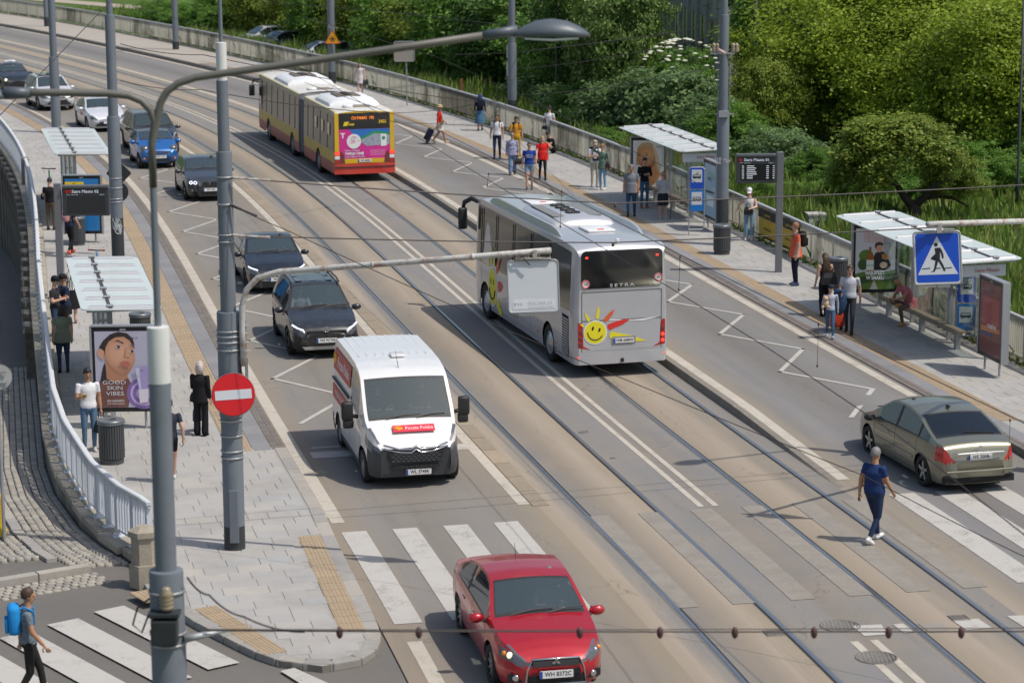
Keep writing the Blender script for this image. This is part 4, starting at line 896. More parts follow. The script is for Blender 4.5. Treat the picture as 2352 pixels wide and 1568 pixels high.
GREY = paint('anthracite', (.030, .032, .037), .3, .3, .25); NAVY = paint('black_blue', (.016, .019, .026), .3, .28, .15); BMWG = paint('steel_grey', (.055, .060, .070), .4, .3, .12); MINI = paint('bright_blue', (.015, .135, .42), .3, .3, .05); MINIR = paint('mini_roof', (.05, .053, .06), .2, .35); ANT = paint('dark_olive_grey', (.036, .036, .037), .3, .3, .35); PEARL = paint('pearl_white', (.66, .67, .70), .1, .3, .1); DKB = paint('night_blue', (.016, .02, .028), .2, .3, .2); OLIV = paint('olive_silver', (.215, .21, .155), .55, .32, .15)
sp = suv(4.6, .91, 1.68, 2.69, 1.0, 1.03, blackline=.5); p, a = carpos(668, 813, 2.69, .91, 40)
rav = car('grey_suv', 'dark grey sport utility car with lit angled lamps before the white van', LANE, p, a, sp, GREY, ('WE 9CT05', ''), 'five', BLK)
x1 = sp['x1']; grille(rav, x1-.03, .6, .5, .48, .74, VB, 5); poly_front(rav, 'skid_plate', [(-.55, .26), (.55, .26), (.62, .34), (-.62, .34)], x1-.05, mat('skid', (.45, .44, .42), .4, .6), .05)
b = MB(); M = frame((x1+.0, 0, .77), (0, 1, 0), (0, 0, 1)); b.tube([M @ Vector((.09*math.cos(q), .06*math.sin(q), .01)) for q in np.linspace(0, 2*PI, 19)], .012, 6, cap=False); b.tube([M @ Vector((.045*math.cos(q), .055*math.sin(q), .01)) for q in np.linspace(0, 2*PI, 15)], .01, 6, cap=False); b.build('oval_emblem', CHROME, rav)
for s in (-1, 1):
    b = MB(); b.tube([(x1-.06, s*.58, .76), (x1-.17, s*.72, .80), (x1-.34, s*.83, .86)], .018, 6); b.build('lamp_strip', WLED, rav); b = MB(); b.tube([(x1-.06, s*.58, .76), (x1-.03, s*.56, .71)], .012, 5); b.build('lamp_strip', WLED, rav)
    panel(rav, 'fog_lamp_bezel', rrect(.14, .2, .03), (x1-.1, s*.74, .52), Vector((-.45*s, 1, 0)), (0, 0, 1), .05, BLK)
    b = MB(); b.tube([(.3, s*.62, 1.66), (-.2, s*.63, 1.70), (-1.2, s*.62, 1.69), (-1.6, s*.6, 1.63)], .022, 6); b.build('roof_rail', BLK, rav)
for y in (-.4, 0, .4):
    for k in range(2): b = MB(); b.box((-.25-.75*k, y, 1.665), (.55, .16, .02), bev=.008); b.build('roof_rib', GREY, rav)
sp = saloon(4.72, .905, 1.44, 2.84, .94); p, a = carpos(569, 667, 2.84, .905, 50)
mer = car('black_sedan', 'black executive saloon with round star emblem behind the grey utility car', LANE, p, a, sp, NAVY, ('WW 4F3', ''), 'five', BLK)
x1 = sp['x1']; grille(mer, x1-.02, .46, .5, .42, .68, CHROME, 3, BLK, CHROME)
b = MB(); M = frame((x1+.02, 0, .58), (0, 1, 0), (0, 0, 1)); b.tube([M @ Vector((.1*math.cos(q), .1*math.sin(q), .01)) for q in np.linspace(0, 2*PI, 19)], .01, 6, cap=False)
for k in range(3): q = PI/2+k*2*PI/3; b.tube([M @ Vector((0, 0, .012)), M @ Vector((.1*math.cos(q), .1*math.sin(q), .012))], [.014, .004], 5)
b.build('star_emblem', CHROME, mer)
for s in (-1, 1): b = MB(); b.tube([(x1-.1, s*.58, .72), (x1-.25, s*.75, .76), (x1-.4, s*.82, .79)], .016, 6); b.build('lamp_strip', WLED, mer)
sp = saloon(4.33, .885, 1.42, 2.69, .96, rw=(-1.92, -1.62), top=interp([(-2.07, .8), (-2.02, 1.0), (-1.95, 1.12), (-1.6, 1.33), (-1.1, 1.40), (-.5, 1.42), (-.1, 1.41), (.17, 1.36), (.92, 1.06), (1.08, 1.02), (1.86, .88), (2.14, .78), (2.26, .6)], .09), x0=-2.07, x1=2.26, sw=[(-1.5, -.45), (-.35, .5)], ws=(.13, .9), tl=(-2.07, -1.8, .85, 1.02)); p, a = carpos(428, 458, 2.69, .885, 70)
bmw = car('grey_hatchback', 'steel grey hatchback with twin ring lamps before the black executive saloon', LANE, p, a, sp, BMWG, ('WY 240', ''), 'five')
x1 = sp['x1']
for s in (-1, 1):
    panel(bmw, 'kidney_grille', rrect(.26, .17, .05), (x1-.02, s*.15, .66), (0, 1, 0), (0, 0, 1), .035, BLK)
    for k, q in ((0, .5), (1, .63)):
        b = MB(); M = frame((x1-.11-.09*k, s*(.53+.15*k), .71), Vector((-.45*s, 1, 0)), (0, 0, 1)); b.tube([M @ Vector((.055*math.cos(q), .05*math.sin(q), .0)) for q in np.linspace(0, 2*PI, 15)], .012, 5, cap=False); b.build('ring_lamp', WLED, bmw)
    bulb(bmw, x1-.1, s*.65, .42, .05, LENS)
poly_front(bmw, 'lower_grille', [(-.5, .28), (.5, .28), (.42, .42), (-.42, .42)], x1-.03, BLK, .04)
sp = suv(3.72, .84, 1.41, 2.47, 1.0, .98, .31, roofm=MINIR, blackline=.3, hl=(9, 0, 0), sw=[(-1.45, -.6), (-.5, .4)], doors=[-.55, .7], handles=(-.4,)); p, a = carpos(322, 386, 2.47, .84, 81)
mini = car('blue_hatchback', 'small bright blue hatchback with round lamps and dark roof', LANE, p, a, sp, MINI, ('WN 11F7', ''), 'nine', CHROME)
x1 = sp['x1']; grille(mini, x1-.02, .42, .48, .56, .72, CHROME, 2, BLK, CHROME); poly_front(mini, 'lower_grille', [(-.5, .3), (.5, .3), (.42, .42), (-.42, .42)], x1-.0, BLK, .04)
for s in (-1, 1):
    b = MB(); b.lathe([(.15, -.05), (.15, .03), (.12, .06), (.04, .085), (.005, .09)], 18, M=frame((x1-.2, s*.60, .80), Vector((-.35*s, 1, 0)), Vector((-.45, 0, 1)))); b.build('round_headlamp', LENS, mini, True)
    b = MB(); b.tube([Matrix(frame((x1-.19, s*.60, .81), Vector((-.35*s, 1, 0)), Vector((-.45, 0, 1)))) @ Vector((.15*math.cos(q), .15*math.sin(q), .035)) for q in np.linspace(0, 2*PI, 19)], .012, 5, cap=False); b.build('headlamp_ring', CHROME, mini); bulb(mini, x1-.06, s*.62, .42, .045, AMB)
b = MB(); b.box((x1-.75, 0, 1.035), (.18, .3, .04), bev=.015); b.build('hood_scoop', BLK, mini)
sp = suv(4.9, .98, 1.68, 2.9, 1.06, 1.06, .38, blackline=.45); pr = G(288, 339); a = hd(86); f = Vector((math.cos(a), math.sin(a), 0)); l = Vector((-f.y, f.x, 0))
cay = car('anthracite_suv', 'large anthracite sport utility car behind the small blue hatchback', LANE, Vector((pr.x, pr.y, 0))+f*1.45+l*.88, a, sp, ANT, ('', ''), 'five', BLK)
x1 = sp['x1']; grille(cay, x1-.02, .72, .78, .38, .66, None, 4, BLK, VB)
for s in (-1, 1):
    b = MB(); b.ball((x1-.3, s*.74, .92), (.17, .13, .1), 12, 8); b.build('headlamp_pod', LENS, cay, True)
    for k in range(4): bulb(cay, x1-.17-.06*(k % 2), s*(.70+.07*(k % 2)), .94-.06*(k//2), .022, WLED)
sp = saloon(4.63, .89, 1.44, 2.7, .94); p, a = carpos(203, 301, 2.7, .89, 96)
cor = car('white_taxi', 'white saloon taxi with a small lamp on its roof', LANE, p, a, sp, PEARL, ('WE 3', ''), 'nine')
x1 = sp['x1']; poly_front(cor, 'grille', [(-.62, .28), (.62, .28), (.4, .52), (-.4, .52)], x1-.02, BLK, .035)
b = MB(); b.box((-.15, 0, 1.53), (.12, .36, .15), bev=.04); b.build('taxi_lamp', mat('taxi_lamp', (.75, .76, .8), .4), cor, True)
for s in (-1, 1): b = MB(); b.tube([(x1-.08, s*.5, .68), (x1-.3, s*.76, .74)], .016, 6); b.build('lamp_strip', WLED, cor); text('TAXI', .26, frame((.2, s*.91, .72), (-s, 0, 0), (0, 0, 1)), mat('taxi_red', (.5, .03, .03), .6), cor)
sp = suv(4.64, .92, 1.64, 2.66, 1.02, 1.02, .37, blackline=.44); p, a = carpos(90, 253, 2.66, .92, 107)
lex = car('white_suv', 'white sport utility car with dark sunroof near the far left lamp posts', LANE, p, a, sp, PEARL, ('', ''), 'five')
x1 = sp['x1']; grille(lex, x1-.02, .62, .3, .3, .72, CHROME, 6); b = MB(); b.box((-.5, 0, 1.645), (1.3, 1.0, .012), bev=.004); b.build('sunroof', GLASSD, lex)
poly_front(lex, 'chrome_bar', [(-.75, .26), (.75, .26), (.75, .3), (-.75, .3)], x1-.06, CHROME, .05)
sp = saloon(4.45, .865, 1.49, 2.7, 1.0); p, a = carpos(5, 214, 2.7, .865, 117)
pri = car('black_taxi', 'dark taxi with roof sign at the left edge behind the white utility car', LANE, p, a, sp, DKB, ('', ''), 'nine')
b = MB(); b.box((0, 0, 1.58), (.2, .6, .12), bev=.03); ts = b.build('taxi_sign', mat('taxi_lamp', (.75, .76, .8), .4), pri, True); text('TAXI', .11, frame((.105, 0, 1.58), (0, 1, 0), (0, 0, 1)), INK, ts)
for s in (-1, 1): bulb(pri, sp['x1']-.2, s*.66, .74, .08, WARML)
# --- olive saloon in the right lane, seen from behind
sp = dict(x0=-2.25, x1=2.3, hw=.88, w=W(.88, -2.25, 2.3, .74, .80), top=interp([(-2.25, .62), (-2.2, .93), (-2.12, 1.02), (-1.9, 1.06), (-1.78, 1.08), (-.85, 1.40), (-.3, 1.47), (.25, 1.46), (.5, 1.42), (1.3, 1.02), (1.42, .98), (2.0, .82), (2.2, .72), (2.3, .58)], .09), belt=interp([(-2.25, .95), (-1.2, .98), (.9, .92), (2.3, .7)]), axles=(1.38, -1.38), wr=.32, ws=(.48, 1.28), rw=(-1.76, -.88), sw=[(-1.62, -1.2), (-1.1, -.1), (.02, .86)], hl=(1.9, .58, .74), tl=(-2.25, -1.93, .66, .93), doors=[-1.1, -.04, 1.02], handles=(-.72, .35), rpx=.01, rpz=.76, rake_r=interp([(.2, .05), (.42, -.07), (.62, -.02), (.9, .02), (1.05, .06)]), swm=GLASS, rwm=glassm('teal_glass', (.36, .46, .47), .2), mirm=BLK)
pr = G(2124, 1115); a = TA(25)+.04; f = Vector((math.cos(a), math.sin(a), 0)); l = Vector((f.y, -f.x, 0))
ol = car('olive_sedan', 'olive silver saloon driving away over the right crossing', None, Vector((pr.x, pr.y, 0.0))+f*1.38+l*.78, a, sp, OLIV, ('', 'WE 5004L'), 'five')
b = MB(); b.tube([(-2.3, -.5, .84), (-2.33, 0, .855), (-2.3, .5, .84)], .017, 6); b.build('trunk_bar', CHROME, ol); b = MB(); b.tube([(-2.33, -.74, .5), (-2.37, 0, .5), (-2.33, .74, .5)], .02, 6); b.build('bumper_strip', OLIV, ol)
for k in range(2): panel(ol, 'chevron_emblem', [(-.07, -.03), (0, .02), (.07, -.03), (.07, -.005), (0, .05), (-.07, -.005)], (-2.27, 0, .905+k*.04), (0, -1, 0), (0, 0, 1), .01, CHROME)
text('CITROEN', .055, frame((-2.275, .55, .88), (0, -1, 0), (0, 0, 1)), CHROME, ol); text('C5', .06, frame((-2.275, -.58, .93), (0, -1, 0), (0, 0, 1)), CHROME, ol)
b = MB(); b.box((-2.2, 0, .3), (.16, 1.5, .14)); b.build('diffuser', UNDER, ol); b = MB(); b.tube([(-1.72, -.55, 1.1), (-1.66, .1, 1.145)], .014, 5); b.build('rear_wiper', BLK, ol)
b = MB(); b.box((-.7, 0, 1.46), (.14, .06, .05), bev=.02); b.build('antenna_base', BLK, ol)
for s in (-1, 1): b = MB(); b.box((.0, s*.885, .52), (1.9, .03, .06), bev=.012); b.build('side_strip', OLIV, ol)
# ------------------------------------------------------------------ silver coach
SILV = paint('coach_silver', (.52, .525, .545), .3, .32, .06); YEL = mat('decal_yellow', (.78, .68, .02), .45, var=.03); REDD = mat('decal_red', (.68, .035, .03), .45, var=.03); ORG = mat('decal_orange', (.68, .12, .04), .45)
CGL = mat('coach_glass', (.07, .062, .045), .12, 0, .35, .7, coat=.25, spec=.35); BGL = mat('black_glass', (.008, .008, .009), .06, 0, 0, coat=1., spec=.8)
f = Vector((-.265, .964, 0)).normalized(); rr_ = Vector((f.y, -f.x, 0)); CL, chw = 9.8, 1.225
p0 = G(1318, 840, .33); org = Vector((p0.x, p0.y, 0))+f*CL/2+rr_*chw
co = thing('coach', 'silver touring coach with yellow smiling sun on its rear', 'coach', org, math.atan2(f.y, f.x))
x0, x1 = -CL/2, CL/2
spc = dict(x0=x0, x1=x1, w=interp([(x0, 1.10), (x0+.04, 1.155), (x0+.12, 1.20), (x0+.35, chw), (x1-.5, chw), (x1-.15, 1.17), (x1, 1.0)]), top=interp([(x0, 3.02), (x0+.04, 3.16), (x0+.12, 3.25), (x0+.35, 3.31), (x0+1.2, 3.34), (x1-.8, 3.34), (x1-.3, 3.24), (x1, 2.9)], .05), belt=interp([(x0, 1.62), (x1, 1.52)]), sill=.33, crown=.09, tumble=.045, g=[(0, .975), (.1, .995), (.3, 1), (1, 1)], arch=[(3.55, .54), (-2.65, .54)], wz=.5, dx=.3, cuts=[x1-.28, x1-1.0, x0+.32, x0+.75, x0+.95], doors=[x1-.95, x1-2.4, -1.0, .6], sharp=50, sided=('side_glass',))
def cls(x, kind, k, side, z):
    if kind == 'win' and 0 <= k <= 3 and x > x0+.34: return 'windscreen' if x > x1-.28 else 'side_glass'
    if kind == 'top': return 'roof'
    if kind == 'low' and k == 0: return 'skirt'
spc['cls'] = cls
shell(co, spc, {'body': SILV, 'roof': SILV, 'skirt': SILV, 'side_glass': CGL, 'windscreen': GLASSD, 'seam': UNDER})
b = MB(); b.box((0, 0, .45), (CL-.6, 1.9, .3)); b.build('underbody', UNDER, co)
HUB = mat('hub_cap', (.55, .56, .58), .3, .6)
for x in (3.55, -2.65):
    for s in (-1, 1): wheel(co, x, s*(chw-.17), .49, .3, 'truck', HUB)
BX = x0-.004; AX = Vector((0, -1, 0)); UP = Vector((0, 0, 1))
def rear(par, name, pts, m, th=.008, x=None): return panel(par, name, pts, (BX if x is None else x, 0, 0), AX, UP, th, m)
def sh(pts, dx, dz): return [(a+dx, c+dz) for a, c in pts]
rw_ = rear(co, 'rear_window', sh(rrect(2.08, .93, .13, 6), 0, 2.68), BGL, .012); text('S E T R A', .105, frame((BX-.016, 0, 2.275), AX, UP), mat('badge_silver', (.6, .6, .6), .35, .4), rw_, sx=1.5, bold=.003)
for dy, tx in ((-.93, '100'), (.93, '80')):
    zz = 2.33 if dy < 0 else 2.42; st_ = rear(rw_, 'speed_sticker', [(dy+.105*math.cos(q), zz+.105*math.sin(q)) for q in np.linspace(0, 2*PI, 20, False)], WHITE, .004, BX-.012); b = MB(); b.tube([(BX-.018, -dy-.09*math.cos(q), zz+.09*math.sin(q)) for q in np.linspace(0, 2*PI, 21)], .012, 5, cap=False); b.build('sticker_ring', REDD, st_); text(tx, .1, frame((BX-.018, -dy, zz), AX, UP), INK, st_, sx=.8)
for dy in (-.9, .9): rear(rw_, 'brake_light', sh(rrect(.07, .05, .015), dy, 2.98), REDON, .004, BX-.012)
for z, wz in ((2.13, 1.02), (1.42, 1.02)): rear(co, 'panel_gap', [(-wz, z-.006), (wz, z-.006), (wz, z+.006), (-wz, z+.006)], UNDER, .003)
for y in (-1.02, 1.02): rear(co, 'panel_gap', [(y-.006, .36), (y+.006, .36), (y+.006, 2.13), (y-.006, 2.13)], UNDER, .003)
for s in (-1, 1):
    tl_ = rear(co, 'tail_lamp', [(s*1.12, .76), (s*.8, .70), (s*.98, .80), (s*1.0, 1.28), (s*1.05, 1.38), (s*1.12, 1.38)][::s], REDL, .03, BX+.03)
    for z in (.85, 1.0, 1.16): b = MB(); b.lathe([(.045, 0), (.045, .012), (.02, .016)], 12, M=frame((BX-.002, -s*1.055, z), AX, UP)); b.build('lamp_ring', REDON if s > 0 and z < 1.1 else mat('smoked_lens', (.16, .03, .03), .2, coat=1), tl_)
    b = MB(); b.ball((BX+.02, -s*1.1, .52), .03, 8, 6); b.build('side_marker', REDON, co)
# sun with a smile
def smile(par, M, r, flat=1., ang=-.25):
    Mr = M @ Matrix.Rotation(ang, 4, 'Z')
    b = MB(); b.prism([(1.09*r*math.cos(q)*flat, 1.09*r*math.sin(q)) for q in np.linspace(0, 2*PI, 32, False)], .003, Mr); d = b.build('sun_emblem', WHITE, par)
    b = MB(); b.prism([(r*math.cos(q)*flat, r*math.sin(q)) for q in np.linspace(0, 2*PI, 32, False)], .003, Mr @ Matrix.Translation((0, 0, .003))); b.build('sun_face', YEL, d)
    for sx in (-.32, .32): b = MB(); b.prism([(sx*r*flat+.1*r*flat*math.cos(q), .3*r+.2*r*math.sin(q)) for q in np.linspace(0, 2*PI, 12, False)], .002, Mr @ Matrix.Translation((0, 0, .007))); b.build('eye', INK, d)
    b = MB(); b.tube([Mr @ Vector((.72*r*flat*math.cos(q), .72*r*math.sin(q)+.05*r, .007)) for q in np.linspace(PI*1.08, PI*1.92, 15)], r*.045, 5); b.build('smile', INK, d); return d
sm = smile(co, frame((BX-.003, .68, 1.13), AX, UP), .275)
def rayp(a0, r0, r1, w0, tip=0.): u = Vector((math.cos(a0), math.sin(a0))); v = Vector((-u.y, u.x)); return [tuple(u*r0-v*w0*.5), tuple(u*(r0-.03)), tuple(u*r0+v*w0*.5), tuple(u*(r0+(r1-r0)*.6)+v*w0*.42), tuple(u*r1+v*tip), tuple(u*(r0+(r1-r0)*.6)-v*w0*.42)][::-1]
for a, r0, r1, w0, mm in ((150, .33, .46, .05, YEL), (118, .34, .58, .07, YEL), (82, .36, .68, .08, YEL), (48, .38, .75, .11, ORG), (18, .36, .95, .15, REDD), (-12, .40, 1.35, .17, YEL)):
    rear(co, 'sun_ray', sh(rayp(R(a), r0, r1, w0), -.68, 1.13), mm, .005)
rear(co, 'white_swoosh', [(-.35, 1.41), (.55, 1.36), (.95, 1.44), (.3, 1.40), (-.3, 1.435)], WHITE, .004)
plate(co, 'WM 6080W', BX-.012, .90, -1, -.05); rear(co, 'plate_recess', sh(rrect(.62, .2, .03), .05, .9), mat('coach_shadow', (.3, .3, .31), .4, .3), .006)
b = MB(); b.loft([[(x0-.055+.05*abs(y/1.1)**4, y, z) for z in (.34, .40, .60, .66)] for y in np.linspace(-1.1, 1.1, 13)], closed=False); b.build('rear_bumper', SILV, co, True)
b = MB(); b.box((x0-.07, .0, .42), (.05, .08, .1), bev=.02); b.build('tow_hook', BLK, co)
# sides: louvres, sun, swoosh, mirror
for k in range(14): b = MB(); b.box((x0+.72, chw+.006, .5+k*.068), (.5, .02, .035), M=Matrix.Rotation(.0, 3, 'Y')); b.build('louvre', mat('louvre_silver', (.5, .5, .52), .35, .4), co)
b = MB(); b.box((x0+.72, chw+.001, .97), (.56, .006, 1.02)); b.build('louvre_backing', UNDER, co)
SX = Vector((-1, 0, 0)); smile(co, frame((2.75, chw+.003, 1.02), SX, UP), .5, .85, 0)
for a, r0, r1, w0, mm in ((118, .62, 1.0, .1, YEL), (95, .62, 1.15, .12, YEL), (72, .64, 1.2, .14, YEL), (48, .64, 1.25, .18, ORG), (10, .6, 1.1, .3, REDD), (-32, .62, 1.2, .3, YEL)):
    panel(co, 'sun_ray', sh(rayp(R(a), r0, r1, w0), 0, 0), (2.75, chw+.004, 1.02), SX, UP, .004, mm)
panel(co, 'silver_arch', [(-.1, -.1), (.95, -.1), (.3, .45), (.1, .95), (-.08, 1.05), (-.22, .95), (-.5, -.1)], (3.3, chw+.004-.02, 1.66), SX, Vector((0, -.045, 1)), .012, SILV)
for x in (x1-1.0, x1-2.5, x1-4.2, x1-5.9, x1-7.6):
    for s in (-1, 1): b = MB(); b.box((x, s*(chw-.012), 2.35), (.02, .02, 1.35), M=Matrix.Rotation(s*.045, 3, 'X')); b.build('window_joint', UNDER, co)
for s in (1, -1):
    b = MB(); b.tube([(x1-.1, s*1.0, 3.05), (x1+.35, s*1.15, 3.12), (x1+.5, s*1.32, 3.0), (x1+.5, s*1.36, 2.85)], [.06, .07, .07, .05], 8); o = b.build('wing_mirror_arm', BLK, co, True); b = MB(); b.box((x1+.48, s*1.38, 2.55), (.16, .26, .62), bev=.07); b.build('wing_mirror', BLK, o, True)
for x, y in ((1.9, 1.232), (.35, 1.232), (-1.7, 1.232), (-3.3, 1.232), (4.35, 1.2)): b = MB(); b.box((x, y, .62), (.1, .02, .06), bev=.01); b.build('side_marker', AMB, co)
# roof: air conditioning hump, fans, hatches, fins
b = MB(); rings = []
for x, w_, h in ((-1.75, .82, .0), (-1.7, .86, .1), (-1.55, .88, .17), (1.0, .88, .17), (1.5, .75, .12), (1.75, .6, .02)): rings.append([(x, y*w_, 3.30+h*z-abs(y)**2*.06) for y, z in ((-1, -.3), (-.97, .5), (-.85, 1), (-.4, 1.05), (0, 1.06), (.4, 1.05), (.85, 1), (.97, .5), (1, -.3))])
b.loft(rings); ac = b.build('air_conditioner', SILV, co, 'auto')
for k in range(4): b = MB(); b.lathe([(.2, 0), (.2, .035), (.16, .035), (.16, .01), (.05, .01), (.05, .03), (.01, .03)], 20, M=Matrix.Translation((.72-k*.47, -.02, 3.47))); b.build('fan', BLK, ac, True)
for y in (-.5, .5): b = MB(); b.box((-.1, y, 3.465), (2.2, .3, .02)); b.build('vent_grille', mat('vent_grey', (.2, .2, .2), .6), ac)
for x, nm in ((2.35, 0), (-2.85, 0)): b = MB(); b.box((x, 0, 3.36), (.85, .72, .06), bev=.025); o = b.build('roof_hatch', mat('hatch_white', (.72, .72, .73), .4), co, True); b = MB(); b.box((x-.33, 0, 3.395), (.08, .16, .025), bev=.01); b.build('hatch_handle', REDD, o)
for s in (-1, 1):
    b = MB(); b.loft([[(x, s*(1.10+dy), z) for dy, z in ((0, 3.24), (-.03, 3.28+h), (-.09, 3.28+h), (-.16, 3.26))] for x, h in ((-3.3, .0), (-2.9, .12), (-2.4, .16), (2.8, .16), (3.3, .1), (3.5, .0))]); b.build('roof_fin', SILV, co, 'auto')
b = MB(); b.box((x0+.2, .05, 3.32), (.09, .09, .14), bev=.02); b.build('rear_camera', WHITE, co)

# ------------------------------------------------------------------ articulated city bus
BY = paint('bus_yellow', (.70, .44, .01), 0, .4, .12); BR = paint('bus_red', (.55, .04, .025), 0, .4, .15, (.3, .2, .15)); BSY = mat('bus_side_yellow', (.60, .42, .05), .45, 0, .1, 2., dirt=(2., .4, .6), dc=(.36, .28, .14)); BSR = mat('bus_side_red', (.42, .10, .075), .5, 0, .12, 2., dirt=(2., .42, .7), dc=(.3, .17, .13)); BRF = mat('bus_roof_white', (.62, .61, .57), .6, 0, .12, 1.5, dirt=(1.6, .45, .6), dc=(.36, .32, .25)); BGW = mat('bus_side_glass', (.115, .10, .075), .22, 0, .3, 1.3, dirt=(1.3, .45, .6), dc=(.2, .165, .11)); BEL = mat('bellows_grey', (.16, .165, .17), .85, 0, .2); CREAM = mat('bus_gutter', (.5, .45, .28), .6)
pL, pF = G(768, 401, .33), G(592, 290, .33); f = (pF-pL); f.z = 0; f.normalize(); rr_ = Vector((f.y, -f.x, 0)); bhw = 1.215
bus = thing('articulated_bus', 'yellow and red articulated bus with pink advert on its rear', 'bus', Vector((pL.x, pL.y, 0))+rr_*bhw, math.atan2(f.y, f.x))
TOTAL = 18.0
def section(x0, x1, ends):
    sp = dict(x0=x0, x1=x1, w=interp([(x0, bhw-.03 if ends[0] else bhw), (x0+.08, bhw), (x1-.1, bhw), (x1, bhw-(.15 if ends[1] else 0))]), top=interp([(x0, 2.78 if ends[0] else 2.86), (x0+.1, 2.84 if ends[0] else 2.86), (x0+.4, 2.86), (x1-.3, 2.86), (x1, 2.7 if ends[1] else 2.86)]), belt=interp([(x0, 1.21), (x1, 1.21)]), sill=.33, crown=.09, tumble=.03, g=[(0, .985), (.1, 1), (1, 1)], arch=ends[2], wz=.48, dx=.35, cuts=[x1-.3, x1-.95], sharp=50, sided=('side_windows', 'red_panel', 'yellow_panel'), rearcap='rear_wall' if ends[0] else 'body')
    def cls(x, kind, k, side, z):
        if kind == 'top': return 'gutter' if k == 0 else 'roof'
        if kind == 'win':
            if k == 4: return 'gutter'
            return 'windscreen' if ends[1] and x > x1-.3 else 'side_windows'
        return 'red_panel' if z < .8 else 'yellow_panel'
    sp['cls'] = cls
    shell(bus, sp, {'body': BEL, 'rear_wall': BY, 'roof': BRF, 'gutter': CREAM, 'side_windows': BGW, 'windscreen': GLASSD, 'red_panel': BSR, 'yellow_panel': BSY})
section(0, 6.5, (True, False, [(3.35, .53)])); section(7.7, TOTAL, (False, True, [(9.3, .53), (15.3, .53)]))
b = MB(); rings = []
for k in range(15): q = .0 if k % 2 else .07; x = 6.48+k*(1.24/14); rings.append([(x, s*(bhw-.06-q), z) for s, z in ((1, .4), (1, 2.6))]+[(x, s*(bhw-.25), 2.78-q) for s in (1, -1)]+[(x, -(bhw-.06-q), z) for z in (2.6, .4)])
b.loft(rings); b.build('bellows', BEL, bus)
b = MB(); b.box((3.2, 0, .5), (6.2, 2.0, .3)); b.box((13, 0, .5), (9.8, 2.0, .3)); b.build('underbody', UNDER, bus)
for x in (3.35, 9.3, 15.3):
    for s in (-1, 1): wheel(bus, x, s*(bhw-.15), .48, .3, 'truck', mat('bus_rim', (.25, .25, .26), .6, .3))
for xs_ in ((1.4, 2.9, 4.4, 5.6), (8.6, 9.9, 11.4, 12.9, 14.4, 15.8, 17.0)):
    for x in xs_:
        for s in (-1, 1): b = MB(); b.box((x, s*(bhw-.014), 1.9), (.03, .012, 1.32), M=Matrix.Rotation(s*.03, 3, 'X')); b.build('window_joint', BLK, bus)
for x in (1.05, 2.35, 3.75): b = MB(); b.box((x, bhw-.01, 2.02), (.42, .03, .46), M=Matrix.Rotation(.03, 3, 'X')); b.build('tilted_window', BGL, bus)
BX = -.004; BT = 2.68
rear(bus, 'rear_window', [(-1.02, 2.08), (1.02, 2.08), (1.02, 2.66), (.98, 2.70), (-.98, 2.70), (-1.02, 2.66)], BGL, .016, BX)
LED = mat('led_orange', (1., .25, .02), .5, emit=1.1, var=0); DYEL = mat('decal_amber', (.85, .6, .02), .5)
text('CH MARKI  190', .17, frame((BX-.02, .06, 2.5), AX, UP), LED, bus, 'destination_text', sx=.78); text('3453', .18, frame((BX-.02, -.72, 2.34), AX, UP), DYEL, bus, 'fleet_number', sx=.85, bold=.004)
text('mza', .14, frame((BX-.02, .52, 2.27), AX, UP), DYEL, bus, 'operator_name', shear=.3, bold=.004); rear(bus, 'operator_emblem', [(-.84, 2.21), (-.68, 2.21), (-.6, 2.37), (-.78, 2.37)], DYEL, .004, BX-.016)
MAG = mat('magenta_print', (.62, .03, .27), .5, 0, .05); MAGD = mat('magenta_dark', (.48, .03, .25), .5); SKYB = mat('blue_print', (.03, .16, .50), .5); GRN = mat('green_print', (.02, .30, .12), .5); GRYP = mat('grey_print', (.32, .36, .42), .6, 0, .5, 8.); MAGT = mat('magenta_text', (.55, .03, .25), .6)
ad = rear(bus, 'rear_advert', [(-1.0, .92), (1.02, .92), (1.02, 2.08), (-1.0, 2.08)], MAG, .012, BX)
XB = BX-.012
for nm, pts, mm, th in (('advert_sky', [(-.62, 2.07), (-.2, 1.62), (1.01, 1.62), (1.01, 2.07)], SKYB, .003), ('advert_shade', [(-.7, 1.3), (-.3, 1.42), (.2, .94), (-.98, .94)], MAGD, .002), ('advert_building', [(-.12, 1.75), (.42, 1.98), (1.0, 1.86), (1.0, 1.45), (.1, 1.40), (-.12, 1.55)], GRYP, .005), ('advert_canopy', [(-.18, 1.72), (.42, 2.0), (1.0, 1.9), (1.0, 1.82), (.42, 1.9), (-.12, 1.66)], GRN, .007), ('advert_column', [(.66, 1.38), (.88, 1.40), (.88, 1.85), (.64, 1.87)], WHITE, .009)): rear(ad, nm, pts, mm, th, XB)
def disc(par, nm, y, z, r, m, th, x): return rear(par, nm, [(y+r*math.cos(q), z+r*math.sin(q)) for q in np.linspace(0, 2*PI, 28, False)], m, th, x)
disc(ad, 'price_disc', -.42, 1.6, .285, WHITE, .010, XB); text('-30', .24, frame((XB-.012, .49, 1.59), AX, UP), MAGT, ad, sx=.8); text('gr/l', .07, frame((XB-.012, .23, 1.62), AX, UP), MAGT, ad); text('RABAT', .05, frame((XB-.012, .42, 1.78), AX, UP), MAGT, ad); text('NA PALIWO', .05, frame((XB-.012, .42, 1.73), AX, UP), MAGT, ad)
text('T', .27, frame((XB-.004, .86, 1.82), AX, UP), WHITE, ad, bold=.012); disc(ad, 'column_emblem', .76, 1.7, .07, GRN, .011, XB)
